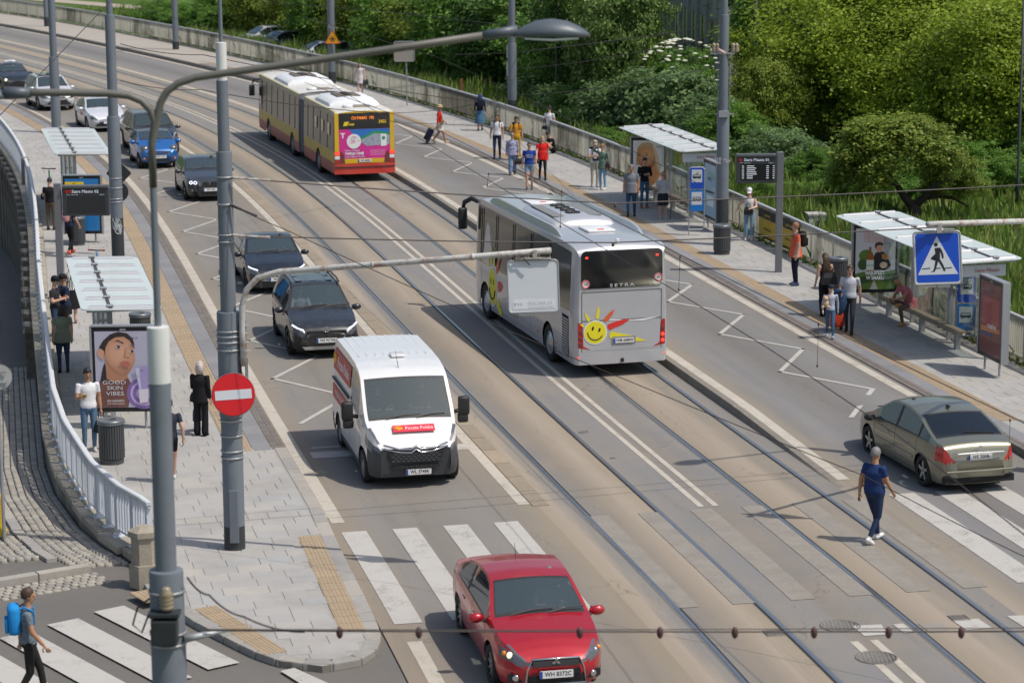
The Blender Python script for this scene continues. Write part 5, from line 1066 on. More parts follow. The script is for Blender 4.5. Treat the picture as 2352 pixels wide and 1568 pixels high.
text('Klienci T-Mobile', .09, frame((XB-.004, .79, 1.245), AX, UP), WHITE, ad, align='LEFT', shear=.2); text('TANKUJĄ TANIEJ', .135, frame((XB-.004, .79, 1.12), AX, UP), WHITE, ad, align='LEFT', shear=.2, sx=.72, bold=.006); text('na BP z Magenta Moments', .09, frame((XB-.004, .79, 1.0), AX, UP), WHITE, ad, align='LEFT', shear=.2, sx=.83)
for k in range(7): rear(ad, 'small_print', [(.22, 1.03+k*.035), (.82, 1.03+k*.035), (.82, 1.045+k*.035), (.22, 1.045+k*.035)], mat('pale_magenta', (.66, .25, .45), .6), .002, XB)
for s in (-1, 1):
    rear(bus, 'corner_post', sorted([(s*1.02, .85), (s*1.185, .85), (s*1.175, 2.7), (s*1.02, 2.7)], key=lambda p: math.atan2(p[1]-1.7, p[0]-s*1.1)), BY, .02, BX)
    o = rear(bus, 'tail_lamp', sorted([(s*.78, .78), (s*1.2, .74), (s*1.2, 1.22), (s*.92, 1.2), (s*.83, 1.1)], key=lambda p: math.atan2(p[1]-.95, p[0]-s*1.0)), mat('smoked_lens', (.16, .03, .03), .2, coat=1), .03, BX)
    for z, mm in ((1.14, REDON), (.98, WHITE), (.83, REDL)): rear(o, 'lamp_chamber', sh(rrect(.19, .13, .02), s*1.09, z), mm, .006, BX-.03)
rear(bus, 'rear_panel', [(-.78, .74), (.78, .74), (.86, .92), (-.86, .92)], BY, .018, BX); plate(bus, 'WI 6684N', BX-.02, .84, -1, 0)
b = MB(); b.loft([[(-.075+.06*abs(y/1.2)**6, y, z) for z in (.33, .36, .70, .74)] for y in np.linspace(-1.21, 1.21, 15)], closed=False); bp = b.build('rear_bumper', BR, bus, True); b = MB(); b.tube([(-.085+.06*abs(y/1.2)**6, y, .6) for y in np.linspace(-1.2, 1.2, 13)], .022, 5); b.build('bumper_strip', BLK, bp)
def hump(x0_, x1_, w_):
    b = MB(); b.loft([[(x, y*w_, 2.82+h*z-abs(y)**2*.05) for y, z in ((-1, -.2), (-.97, .5), (-.8, 1), (0, 1.08), (.8, 1), (.97, .5), (1, -.2))] for x, h in ((x0_, .0), (x0_+.12, .2), (x0_+.4, .27), (x1_-.4, .27), (x1_-.12, .2), (x1_, 0))]); o = b.build('roof_unit', mat('unit_white', (.72, .73, .74), .5), bus, 'auto')
    b = MB(); b.box(((x0_+x1_)/2, .05, 3.115), (1.5, .95, .03)); b.build('unit_grille', mat('vent_brown', (.15, .12, .09), .7), o)
    for k in range(3): b = MB(); b.lathe([(.17, 0), (.17, .04), (.05, .045)], 14, M=Matrix.Translation(((x0_+x1_)/2-.4+k*.4, .05, 3.125))); b.build('fan', BLK, o, True)
hump(1.8, 5.0, 1.02); hump(11.2, 14.8, 1.02)
for x, y in ((.95, .45), (.95, -.55), (8.6, .45), (8.6, -.6)): b = MB(); b.lathe([(.2, 0), (.22, .03), (.2, .08), (.1, .1), (.01, .105)], 18, M=Matrix.Translation((x, y, 2.84))); b.build('roof_fan', mat('unit_white', (.72, .73, .74), .5), bus, True)
for x in (1.0, 5.7, 8.7): b = MB(); b.box((x, -.05, 2.87), (.75, .62, .04), bev=.015); b.build('roof_hatch', mat('hatch_brown', (.24, .2, .16), .7), bus)
for s in (1, -1):
    b = MB(); b.tube([(TOTAL-.15, s*1.1, 2.5), (TOTAL+.35, s*1.3, 2.5), (TOTAL+.35, s*1.42, 2.3)], .035, 6); o = b.build('wing_mirror_arm', BLK, bus); b = MB(); b.box((TOTAL+.35, s*1.44, 1.98), (.12, .26, .5), bev=.05); b.build('wing_mirror', BLK, o, True)
b = MB(); b.box((TOTAL-.75, bhw+.01, 1.85), (.5, .04, .8), bev=.02); b.build('driver_window', BGL, bus)
# ------------------------------------------------------------------ poles, signs, wires
PG = mat('pole_grey', (.165, .187, .215), .5, .1, .12, 2., dirt=(2.5, .55, .4), dc=(.08, .085, .09)); PD = mat('pole_dark', (.028, .033, .036), .55, 0, .25, 4., dirt=(3, .5, .4), dc=(.09, .08, .07)); PW = mat('pole_white', (.66, .66, .64), .5, 0, .08); GALV = mat('galvanised', (.40, .41, .42), .5, .5, .2, 8.); WIREM = mat('wire_dark', (.05, .04, .04), .6, .3, .1); RUSTW = mat('white_rusty_tube', (.50, .50, .48), .6, 0, .1, 3., dirt=(6., .47, .95), dc=(.25, .095, .035)); ARMG = mat('lamp_arm', (.15, .142, .125), .55, .2, .15, 3.); LAMPG = mat('lamp_housing', (.10, .115, .135), .45, .1, .1); CERAM = mat('insulator', (.30, .24, .16), .35, 0, .1, coat=.6); SIGNB = mat('sign_back', (.45, .45, .44), .5, .4, .15, 4., dirt=(3, .5, .4), dc=(.3, .25, .2)); SW = mat('sign_white', (.62, .65, .68), .5, 0, .05)
def zat(py, px, y): return D(px, py, y).z
def strap(par, z, r, h=.03, m=GALV): b = MB(); b.lathe([(r+.002, z), (r+.012, z), (r+.012, z+h), (r+.002, z+h)], 20, cap=False); return b.build('strap', m, par, True)
def pole(label, loc, secs, cat='lamp post', name='catenary_pole', group='grey catenary poles', lamp=None, straps=(), darkto=.0):
    """secs: (z0, z1, radius); stepped steel tube"""
    t = thing(name, label, cat, loc, 0, group)
    for i, (z0, z1, r, m) in enumerate(secs):
        b = MB(); prof = [(r, z0), (r, z1-.03), (r*.97, z1)]
        if i+1 < len(secs): prof.append((secs[i+1][2]*.9, z1+.01))
        b.lathe(prof, 24, M=None); b.build('shaft' if m is not PW else 'white_collar', m, t, 'auto')
    for z, r in straps: strap(t, z, r)
    return t
def lamphead(par, c, dirx, L=.85):
    """flat dome lamp, long axis along dirx"""
    dx = Vector(dirx).normalized(); dy = Vector((-dx.y, dx.x, 0)).normalized(); b = MB(); rings = []
    prof = [(0, 0.02, -.005), (.04, .06, .04), (.13, .12, .09), (.3, .19, .155), (.5, .215, .175), (.7, .2, .15), (.86, .15, .09), (.95, .09, .04), (1, .02, -.005)]
    for u, w_, h in prof:
        o = Vector(c)+dx*(u*L); rings.append([o+dy*(w_*math.cos(q))+Vector((0, 0, h*max(0, math.sin(q)) if math.sin(q) > 0 else -.03*abs(math.sin(q)))) for q in np.linspace(0, 2*PI, 16, False)])
    b.loft(rings); o = b.build('lamp_head', LAMPG, par, True); b = MB(); b.loft([[Vector(c)+dx*(u*L)+dy*(w_*.8*math.cos(q))+Vector((0, 0, -.032-.03*math.sin(u*PI))) for q in np.linspace(0, PI, 7)] for u, w_ in ((.15, .12), (.5, .2), (.85, .14))], closed=False); b.build('lamp_glass', LENS, o, True); return o
def local(t, p): return Vector(p)-t.location
def wsec(base, spans):                                        # spans given by image height at the pole's distance
    return [(max(0, zat(a, base[2], base[1].y)-0), zat(c, base[2], base[1].y), w_/2, m) for a, c, w_, m in spans]
# nearest pole with the two curved lamp arms
yN = 28.; bN = D(390, 1568, yN); bN = Vector((bN.x, yN, 0))
near = pole('nearest grey lamp post with two curved arms, blurred in the foreground', bN, [(0, zat(1450, 396, yN), .205, PG), (zat(1450, 396, yN), zat(1308, 396, yN), .20, PG), (zat(1308, 390, yN), zat(878, 382, yN), .125, PG), (zat(878, 380, yN), zat(750, 378, yN), .128, PW), (zat(752, 375, yN), zat(330, 366, yN), .04, PG)], group='grey catenary poles')
loc = lambda px, py, y=yN: D(px, py, y)-bN
mx = (zat(330, 366, yN))
b = MB(); base0 = Vector((0, 0, zat(430, 366, yN)))
b.tube([base0, Vector((0, 0, mx))]+[loc(*p) for p in ((363, 262), (368, 238), (382, 212), (408, 192), (450, 178), (640, 151), (900, 113), (1130, 79))], .044, 10); b.build('lamp_arm', ARMG, near, True)
b = MB(); b.tube([base0, Vector((0, 0, mx))]+[loc(*p) for p in ((356, 280), (345, 252), (325, 232), (296, 220), (250, 215), (100, 213), (40, 214))], .044, 10); b.build('lamp_arm', ARMG, near, True)
b = MB(); b.tube([loc(1110, 82), loc(1190, 70)], [.052, .062], 10); b.build('arm_sleeve', LAMPG, near, True); lamphead(near, loc(1178, 80), (1, 0, 0), .86)
b = MB(); b.tube([loc(70, 214), loc(10, 214)], [.06, .075], 10); b.build('arm_sleeve', LAMPG, near, True); lamphead(near, loc(20, 222), (-1, 0, 0), .86)
z0 = zat(1335, 397, yN); b = MB(); b.lathe([(.03, 0), (.07, .01), (.085, .05), (.06, .07), (.09, .1), (.06, .12), (.09, .15), (.06, .17), (.09, .2), (.05, .23), (.055, .26), (.03, .28)], 14, M=Matrix.Translation((.03, -.25, z0-.27))); b.build('insulator', CERAM, near, True)
b = MB(); b.box((0, -.24, z0-.31), (.36, .22, .05), bev=.01); b.box((0, -.26, z0-.52), (.3, .2, .3), bev=.02); b.build('clamp_bracket', mat('dark_bracket', (.05, .055, .06), .5, .5), near)
for zz in (z0-.75, z0-.62, z0-.12): strap(near, zz, .205)
b = MB(); b.tube([Vector((-.2, 0, z0-.2)), Vector((-.34, -.05, z0-.3)), Vector((-.4, -.05, z0-.5)), Vector((-.3, -.05, z0-.6)), Vector((-.2, -.03, z0-.35))], .012, 6); b.build('loose_cable', WIREM, near)
b = MB(); b.tube([Vector((.2, -.1, z0-.66)), Vector((.34, -.08, z0-.64)), loc(520, 1447)], [.05, .045, .02], 8); b.build('wire_anchor', GALV, near, True)
# pole with the no entry sign
y2 = 44.64; b2 = Vector((G(540, 1270).x, y2, 0)); zz2 = lambda py, px=520: zat(py, px, y2)
p2 = pole('grey stepped pole carrying the red no entry sign on the left footway', b2, [(0, zz2(1205), .195, PD), (zz2(1205), zz2(955), .195, PG), (zz2(955), zz2(715), .215, PG), (zz2(715), zz2(348), .14, PG), (zz2(348), zz2(185), .105, PG), (zz2(185), zz2(98), .095, PW), (zz2(98), 10.6, .035, PG)], straps=[(zz2(v), .22) for v in (760, 772, 785, 803)]+[(zz2(v), .145) for v in (408, 470, 540, 556)]+[(zz2(v), .2) for v in (965, 1000, 1035, 1050)])
zlmp = 10.6; b = MB(); b.tube([(0, 0, 10.5), (0, 0, 10.7), (.25, -.05, 10.95), (2.4, -.4, 11.15)], .04, 8); b.build('lamp_arm', ARMG, p2, True); lamphead(p2, (2.4, -.4, 11.15), (1, -.15, 0)); b = MB(); b.tube([(0, 0, 10.5), (0, 0, 10.7), (-.25, .05, 10.95), (-2.0, .3, 11.15)], .04, 8); b.build('lamp_arm', ARMG, p2, True); lamphead(p2, (-2.0, .3, 11.15), (-1, .15, 0))
b = MB(); b.box((.02, -.2, .75), (.17, .04, 1.0), bev=.015); b.build('service_door', PG, p2)
b = MB(); b.box((.3, .02, zz2(870)), (.02, .34, .7)); b.build('sign_bracket', PG, p2)
b = MB(); b.box((.27, -.05, zz2(775)), (.1, .05, .62)); 
for k in range(4): b.box((.31, -.06, zz2(775)-.24+k*.16), (.16, .07, .025))
b.build('rusty_clamp', RUSTW, p2)
NERED = mat('sign_red', (.62, .012, .018), .4, var=.03)
def disc_sign(par, c, r, nrm, m, back=SIGNB, name='sign_disc'):
    n = Vector(nrm).normalized(); ax = Vector((0, 0, 1)).cross(n).normalized(); ay = n.cross(ax); M = frame(c, ax, ay)
    b = MB(); b.lathe([(r, -.012), (r*1.0, .0), (r*.97, .012), (.01, .013)], 40, M=M); o = b.build(name, m, par, 'auto'); b = MB(); b.lathe([(r*1.012, -.02), (r*1.025, -.005), (r*1.012, .013)], 40, M=M, cap=False); b.build('sign_rim', GALV, o, True); return o, M
pc = D(536, 906, y2-.33); sgn = thing('no_entry_sign', 'round red no entry sign with white bar on the grey pole', 'road sign', pc); o, M = disc_sign(sgn, (0, 0, 0), .39, (.12, -1, .15), NERED)
b = MB(); b.prism(rrect(.66, .17, .01), .004, M @ Matrix.Rotation(.045, 4, 'Z') @ Matrix.Translation((0, 0, .013))); b.build('white_bar', SW, o)
# arm over the left lane with the blank sign back
arm = obj('sign_arm', None, p2); la = lambda px, py, y: D(px, py, y)-b2
b = MB(); b.tube([la(560, 840, 44.5), la(556, 760, 44.5), la(556, 705, 44.5), la(566, 665, 44.5), la(592, 638, 44.45), la(640, 624, 44.4), la(800, 612, 44.1), la(1000, 597, 43.6), la(1265, 575, 43.0)], .055, 12); b.build('tube', RUSTW, arm, True)
for px, yy in ((855, 43.95), (1085, 43.35)): c = la(px, 608 if px < 900 else 590, yy); b = MB(); b.tube([c-Vector((.02, 0, 0)), c+Vector((.03, 0, 0))], .062, 12); b.build('tube_joint', RUSTW, arm, True)
sb = D(1225, 657, 43.0); bs = thing('blank_sign_back', 'blank grey white back of a square sign under the rusty tube', 'road sign', sb)
M = frame((0, 0, 0), Vector((1, .0, 0)), Vector((0, .12, 1))) @ Matrix.Rotation(.03, 4, 'Z')
b = MB(); b.prism(rrect(.88, .9, .07, 6), .03, M); b.build('plate', SW, bs); 
b = MB(); b.tube([M @ Vector((x, y, .03)) for x, y in rrect(.88, .9, .07, 6)+[rrect(.88, .9, .07, 6)[0]]], .014, 6, cap=False); b.build('plate_rim', GALV, bs, True)
b = MB(); b.prism(rrect(.74, .17, .03), .003, M @ Matrix.Translation((.0, -.31, .031))); lbp = b.build('maker_label', mat('label_white', (.72, .73, .75), .5), bs); text('dvs.net.pl', .115, M @ Matrix.Translation((.1, -.29, .0345)), mat('label_grey', (.55, .57, .60), .6), lbp); text('D V S', .06, M @ Matrix.Translation((-.28, -.31, .0345)), mat('ink_grey', (.2, .2, .22), .6), lbp); text('LIDER OZNAKOWANIA AKTYWNEGO', .025, M @ Matrix.Translation((.12, -.365, .0345)), mat('label_grey', (.55, .57, .60), .6), lbp)
b = MB(); b.box((0, .0, .49), (.62, .05, .03)); b.box((.03, 0, .56), (.08, .06, .16)); b.build('hanger', RUSTW, bs)
for k in range(4): b = MB(); b.tube([(-.28+k*.19, 0, .45), (-.28+k*.19, 0, .56)], .012, 6); b.build('bolt', mat('brass_bolt', (.35, .28, .15), .5, .6), bs)
b = MB(); b.tube([(-.35, -.03, .56), (-.25, -.05, .5), (-.18, -.05, .52), (-.1, -.06, .42), (-.06, -.06, .38)], .012, 6); b.build('cable', WIREM, bs)
for dx in (-.13, .14): b = MB(); b.box((dx, -.02, -.5), (.25, .06, .035), bev=.01); b.build('light_tube', mat('tube_white', (.6, .58, .5), .5), bs)
# arm from the right with the pedestrian crossing sign and the pole it hangs on (out of frame)
bR = Vector((11.7, 50.1, 0)); zr_ = lambda py, y=45.8: zat(py, 2150, y)
pr_ = pole('grey lamp post at the right end of the crossing carrying the sign arm', bR, [(0, 1., .19, PD), (1., 4.2, .19, PG), (4.2, 7.2, .14, PG), (7.2, 9.4, .1, PG), (9.4, 10.1, .095, PW), (10.1, 10.6, .035, PG)])
b = MB(); b.tube([(0, 0, 10.4), (-.15, -.05, 10.7), (-.4, -.2, 10.8), (-1.8, -.9, 10.9)], .04, 8); b.build('lamp_arm', ARMG, pr_, True); lamphead(pr_, (-1.75, -.9, 10.9), (-1, -.45, 0))
arm2 = obj('sign_arm', None, pr_); lb2 = lambda px, py, y: D(px, py, y)-bR
b = MB(); b.tube([Vector((-.2, -.2, 5.0)), Vector((-.35, -.3, 5.3)), Vector((-.7, -.6, 5.48)), lb2(2352, 508, 47.9), lb2(2250, 511, 46.9), lb2(2131, 515, 45.7)], .055, 12); b.build('tube', RUSTW, arm2, True)
pcn = D(2153, 592, 45.9); ps = thing('pedestrian_crossing_sign', 'square blue pedestrian crossing sign hanging from the right arm', 'road sign', pcn); M = frame((0, 0, 0), Vector((1, -.08, 0)), Vector((0, .15, 1))) @ Matrix.Rotation(.04, 4, 'Z')
SBL = mat('sign_blue', (.008, .075, .52), .4, var=.03); SBL2 = mat('sign_blue_light', (.01, .18, .55), .4, var=.05)
b = MB(); b.prism(rrect(.86, .97, .06, 6), .02, M); b.build('plate', SW, ps); b = MB(); b.prism(rrect(.79, .90, .045, 6), .004, M @ Matrix.Translation((0, 0, .02))); bl = b.build('blue_field', SBL, ps)
b = MB(); b.tube([M @ Vector((x, y, .015)) for x, y in rrect(.86, .97, .06, 6)+[rrect(.86, .97, .06, 6)[0]]], .018, 6, cap=False); b.build('plate_rim', GALV, ps, True)
b = MB(); b.prism([(-.37, -.31), (.37, -.31), (0, .40)], .003, M @ Matrix.Translation((0, 0, .024))); b.build('white_triangle', SW, bl)
def fig(par, polys, M, m=INK, name='walking_figure'):
    b = MB()
    for q in polys: b.prism(q, .003, M)
    return b.build(name, m, par)
Mf = M @ Matrix.Translation((0, 0, .028))
b = MB(); b.tube([Mf @ Vector(p) for p in ((0, .06, 0), (0, -.06, 0))], .045, 6)
body = [[(.035*math.cos(q)-.02, .245+.035*math.sin(q)) for q in np.linspace(0, 2*PI, 14, False)], [(-.045, .18), (.05, .19), (.085, .14), (.11, .06), (.115, -.01), (.085, -.01), (.07, .07), (.05, .12), (.045, -.03), (.10, -.13), (.14, -.24), (.11, -.25), (.06, -.14), (.01, -.06), (-.02, -.16), (-.06, -.255), (-.13, -.255), (-.085, -.235), (-.06, -.16), (-.04, -.05), (-.035, .08), (-.07, .02), (-.12, -.0), (-.12, -.02), (-.06, .0), (-.03, .05)]]
bm_ = MB()
for q in body: bm_.prism(q, .003, Mf)
bm_.build('walking_figure', INK, bl)
for x0_, x1_ in ((-.29, -.14), (-.05, .05), (.12, .26)): b = MB(); b.prism([(x0_, -.205), (x1_, -.195), (x1_, -.18), (x0_, -.19)], .003, Mf); b.build('kerb_line', INK, bl)
b = MB(); b.box((.02, 0, .56), (.09, .07, .18)); b.build('hanger', RUSTW, ps); b = MB(); b.box((-.17, 0, .5), (.22, .05, .025)); b.box((.2, 0, .52), (.2, .07, .05)); b.build('clamp_bar', GALV, ps)
for dx in (-.13, .13): b = MB(); b.box((dx, -.02, -.53), (.24, .06, .04), bev=.01); b.build('light_tube', mat('tube_white', (.6, .58, .5), .5), ps)
# the other tall poles
def tall(px, py, label, spans, z=0, extra=None, lamp=True, top=10.4, group='grey catenary poles'):
    g = G(px, py, z); secs = []; yy = g.y; zz = z
    for (pyt, wd, m) in spans:
        zt = zat(pyt, px, yy) if pyt > -900 else top; secs.append((zz-z, zt-z, wd/2, m)); zz = zt
    t = pole(label, g, secs, group=group)
    return t
tall(272, 597, 'grey pole with scrawled tags between the two left shelters', [(500, .40, PD), (267, .40, PG), (34, .31, PG), (-999, .2, PG)], ZS, top=9.5)
pA = bpy.data.objects[[o.name for o in bpy.data.objects if o.name.startswith('catenary_pole')][-1]]
gA = lambda px, py, dy: D(px, py, 78.2+dy)-pA.location
for i_, (px, py, mm) in enumerate(((273, 398, PD), (272, 441, PD))):
    o_ = (rrect(.58, .58, .05) if i_ == 0 else [(.32*math.cos(q), .32*math.sin(q)) for q in np.linspace(0, 2*PI, 24, False)]); c_ = D(px, py, 78.9); sg_ = thing(('diamond_sign_back', 'round_sign_back')[i_], ('dark back of a diamond sign behind the tagged pole', 'dark back of a round sign behind the tagged pole')[i_], 'road sign', c_); b = MB(); b.prism(o_, .02, frame((0, 0, 0), (1, 0, 0), (0, 0, 1)) @ Matrix.Rotation(PI/4 if i_ == 0 else 0, 4, 'Z')); b.build('plate', mm, sg_)
rr = random.Random(2); b = MB()
for k_ in range(9):
    a0, zc = rr.uniform(-2.2, -.9), D(270, 512+rr.uniform(-8, 12), 78.2).z-pA.location.z; pts_ = []
    for q in range(9): a_ = a0+.35*math.sin(q*1.1+k_)+.05*q*rr.choice((-1, 1)); pts_.append(Vector((.204*math.cos(a_), .204*math.sin(a_), zc+.16*math.cos(q*.9+k_*2))))
    b.tube(pts_, .009, 4)
o = b.build('graffiti_tag', mat('spray_white', (.55, .57, .58), .7), pA); o['kind'] = 'stuff'
for zz in (430, 455, 462, 408): strap(pA, zat(zz, 270, 78.2)-ZS, .2)
pB = tall(130, 305, 'grey pole standing in front of the white utility car', [(200, .44, PG), (131, .44, PG), (-30, .32, PG), (-999, .2, PG)], ZS, top=9.5)
tall(404, 114, 'grey pole on the far footway above the bend', [(96, .42, PD), (-999, .40, PG)], ZSR, top=8); tall(107, 61, 'dark pole on the far footway at the top left', [(40, .36, PD), (-999, .34, PG)], ZSR, top=7)
pT = tall(763, 192, 'grey pole with the orange triangle sign behind the bus', [(165, .42, PD), (-999, .40, PG)], ZSR, top=8.5); pM = tall(1177, 292, 'grey pole on the right footway above the walking group', [(230, .42, PD), (100, .42, PG), (-999, .31, PG)], ZSR, top=9.5)
pQ = tall(1658, 562, 'grey pole with insulators behind the bin by the departure board', [(457, .40, PD), (257, .40, PG), (34, .30, PG), (-999, .22, PG)], ZSR, top=10)
TXW = mat('stencil_white', (.6, .6, .6), .6)
for tx, px, py, sz in (('18', 1651, 366, .16), ('46', 1651, 374, .16), ('754', 1669, 370, .17)): g = D(px, py, pQ.location.y-.21); text(tx, sz, frame(g-pQ.location, (1, 0, 0), (0, 0, 1)), TXW, pQ)
for tx, px, py in (('2', 753, 61),): g = D(px+3, py, pT.location.y-.21); text(tx, .22, frame(g-pT.location, (1, 0, 0), (0, 0, 1)), TXW, pT)
lq = lambda px, py, dy=0: D(px, py, pQ.location.y+dy)-pQ.location
b = MB(); c = lq(1659, 123); b.box(c, (.75, .3, .03)); b.build('insulator_shelf', GALV, pQ)
for px in (1640, 1648, 1684, 1692): b = MB(); c = lq(px, 121, -.05); b.lathe([(.06, 0), (.09, .05), (.06, .08), (.09, .13), (.05, .17), (.08, .22), (.03, .3)], 12, M=Matrix.Translation(c)); b.build('insulator', CERAM, pQ, True)
b = MB(); b.tube([lq(1650, 115, -.22), lq(1666, 124, -.25)], .06, 8); b.build('insulator', mat('pink_insulator', (.5, .36, .33), .5), pQ, True)
for px in (1649.5, 1676): b = MB(); b.tube([lq(px, 140, -.05), lq(px-1.5, 255, -.05)], .018, 6); b.build('conduit', PG, pQ)
b = MB(); b.box(lq(1662, 262, -.2), (.3, .12, .2)); b.build('bracket', GALV, pQ); b = MB(); b.box(lq(1664, 262), (.62, .06, .04)); b.build('cross_bar', GALV, pQ)
for a, c_ in ((105, 133), (141, 174)): b = MB(); g1, g2 = D(1171-4, a, pM.location.y), D(1167, c_, pM.location.y); b.box((g1+g2)/2-pM.location, (.14, .14, abs(g1.z-g2.z)), bev=.02); b.build('meter_box', mat('box_grey', (.5, .5, .5), .6), pM)
# warning triangle, sign back with post, round sign back at the left edge
ORS = mat('sign_orange', (.80, .36, .01), .45, var=.04)
g = D(764, 86, pT.location.y-.3); tw = thing('snow_warning_sign', 'orange triangular snow warning sign on the pole behind the bus', 'road sign', g); q = [(-.40, -.33), (.40, -.33), (0, .42)]
M = frame((0, 0, 0), (1, 0, 0), (0, 0, 1)); b = MB(); b.prism(q, .02, M); b.build('plate', ORS, tw); b = MB(); b.tube([M @ Vector((x, y, .022)) for x, y in q+[q[0]]], .022, 6, cap=False); b.build('red_rim', mat('rim_red', (.62, .1, .02), .5), tw)
for k in range(3): a = k*PI/3; b = MB(); b.tube([M @ Vector((.17*math.cos(a), -.08+.17*math.sin(a), .024)), M @ Vector((-.17*math.cos(a), -.08-.17*math.sin(a), .024))], .018, 5); b.build('snowflake', INK, tw)
g = G(935, 243, ZSR); sbk = thing('sign_back_on_post', 'grey back of a road sign on a thin post by the railing', 'road sign', g); b = MB(); zt = zat(95, 932, g.y)-g.z; b.tube([(0, 0, 0), (0, 0, zt)], .035, 8); b.build('post', GALV, sbk); b = MB(); b.prism(rrect(1.0, .98, .08), .03, frame((-.1, -.06, zt-.5), (1, 0, 0), (0, 0, 1))); b.build('plate', mat('sign_back_brown', (.38, .34, .30), .6, .2, .15, 4.), sbk); b = MB(); b.tube([(-.1+x, -.095, zt-.5+y) for x, y in rrect(1., .98, .08)+[rrect(1., .98, .08)[0]]], .02, 5, cap=False); b.build('plate_rim', GALV, sbk)
g = Vector((-9.85, 48.2, zl(25))); gz = D(-2, 866, 46.0); rb = thing('round_sign_back', 'round grey back of a road sign at the left edge', 'road sign', Vector((gz.x, gz.y, zl(24)))); h = gz.z-zl(24)
b = MB(); b.tube([(-.05, .05, 0), (-.05, .05, h+.2)], .035, 8); b.build('post', GALV, rb); o, M = disc_sign(rb, (0, 0, h), .24, (.2, -1, .1), SIGNB, name='plate')
for dz in (-.1, .1): b = MB(); b.box((0, -.03, h+dz), (.3, .03, .03)); b.build('clamp', GALV, rb)
g = Vector((D(-4, 1060, 46.2).x, 46.2, zl(23.5))); yb = thing('yellow_bollard', 'yellow post cut off by the left edge', 'bollard', g); b = MB(); b.lathe([(.11, 0), (.11, .12), (.07, .2), (.07, .72), (.05, .8), (.01, .82)], 16); b.build('post', mat('bollard_yellow', (.68, .46, .01), .5), yb, True)
# thin lamp posts among the trees, rusty stake
for px, py, yy, lb in ((1733, 350, 112, 'thin dark lamp post in the bushes right of the insulator pole'), (2336, 470, 92, 'thin dark lamp post at the right edge before the trees'), (1278, 262, 122, 'thin dark lamp post behind the railing near the seated person')):
    t = thing('park_lamp_post', lb, 'lamp post', Vector((D(px, py, yy).x, yy, -.5))); r = .055; b = MB(); b.lathe([(r*1.5, 0), (r*1.5, 1.2), (r, 1.3), (r*.8, 9.)], 10); b.build('shaft', PD, t, True); lamphead(t, (0, 0, 9), (0, -1, 0), .5)
g = D(1060, 206, 121); t = thing('rusty_stake', 'rusty brown stake in the grass behind the railing', 'stake', Vector((g.x, g.y, -.3))); b = MB(); b.box((0, 0, .9+.2), (.13, .13, 2.2), bev=.02); b.build('post', mat('rust', (.22, .085, .035), .9, 0, .3, 5), t)

# overhead wires
def wire(label, pts, r=.013, name='overhead_wire', sag=.0, grp='overhead wires', n=14, deco=(), cs=.05):
    P_ = [Vector(p) for p in pts]; path = []
    for a, c in zip(P_, P_[1:]):
        for i in range(n): u = i/n; q = a.lerp(c, u); q.z -= sag*4*u*(1-u); path.append(q)
    path.append(P_[-1]); t = thing(name, label, 'wire', P_[0], 0, grp); b = MB(); b.tube([p-P_[0] for p in path], r, 5); b.build('cable', WIREM, t)
    for d in deco: b = MB(); b.ball(Vector(d)-P_[0], (cs*.55, cs*.55, cs), 8, 6); b.build('clamp', mat('clamp_brown', (.09, .04, .04), .6), t, True)
    return t
wire('long contact wire crossing the roof of the coach towards the olive car', [P(s, -1.785, 5.0) for s in range(2, 120, 6)], .0085, n=3)
wire('long contact wire passing right of the coach over the footway', [G(px, py, 4.9) for px, py in ((2500, 1042), (2352, 971), (1964, 784), (1562, 585), (1235, 413), (1000, 297), (700, 190))], .0085, n=3)
wire('guy wire slanting from the no entry pole down to the bottom right', [D(528, 468, 44.5), D(655, 527, 44), D(1239, 789, 41.5), D(1985, 1092, 38), D(2400, 1300, 36)], .008, sag=.02)
wire('upper cross wire from the no entry pole to the right', [D(532, 408, 44.5), D(1413, 467, 47), D(2520, 415, 50)], .013, sag=.03, deco=[D(1413, 472, 47)]); wire('lower cross wire from the no entry pole to the right', [D(532, 540, 44.5), D(1408, 557, 46.6), D(2520, 500, 50)], .013, sag=.03, deco=[D(1408, 562, 46.6)])
for i, (a, c) in enumerate((((535, 408), (620, 414)), ((535, 540), (620, 545)), ((528, 470), (590, 497)))): 
    b = MB(); q = D(*a, 44.5); q2 = D(*c, 44.45); t = thing('wire_turnbuckle', ('white turnbuckle rod on the upper cross wire by the no entry pole', 'white turnbuckle rod on the lower cross wire by the no entry pole', 'dark turnbuckle rod on the guy wire by the no entry pole')[i], 'turnbuckle', q); b.tube([(0, 0, 0), (q2-q)*.5, (q2-q)], [.03, .02, .028], 6); b.build('rod', RUSTW if i < 2 else WIREM, t)
wire('foreground wire with brown clamps along the bottom', [D(470, 1447, 27.9), D(960, 1449, 28.2), D(1690, 1450, 28.8), D(2420, 1449, 29.3)], .010, cs=.075, deco=[D(px, 1452, 28.4) for px in (780, 962, 1332, 1516, 1688, 1870, 2041, 2208)]); wire('thin foreground wire just above the clamped wire along the bottom', [D(470, 1444, 27.9), D(1180, 1446, 28.3), D(2420, 1441, 29.3)], .006)
wire('drooping foreground cable from the nearest lamp post', [D(430, 1325, 27.9), D(480, 1365, 28), D(560, 1415, 28), D(700, 1450, 28.1)], .012, sag=.05)
wire('wire from the tagged pole towards the bus', [D(276, 101, 78.5), D(465, 126, 80), D(1100, 235, 95)], .014, sag=.1); wire('second wire from the tagged pole behind the lamp arm', [D(276, 185, 78.5), D(460, 206, 80), D(880, 260, 90)], .014, sag=.1)
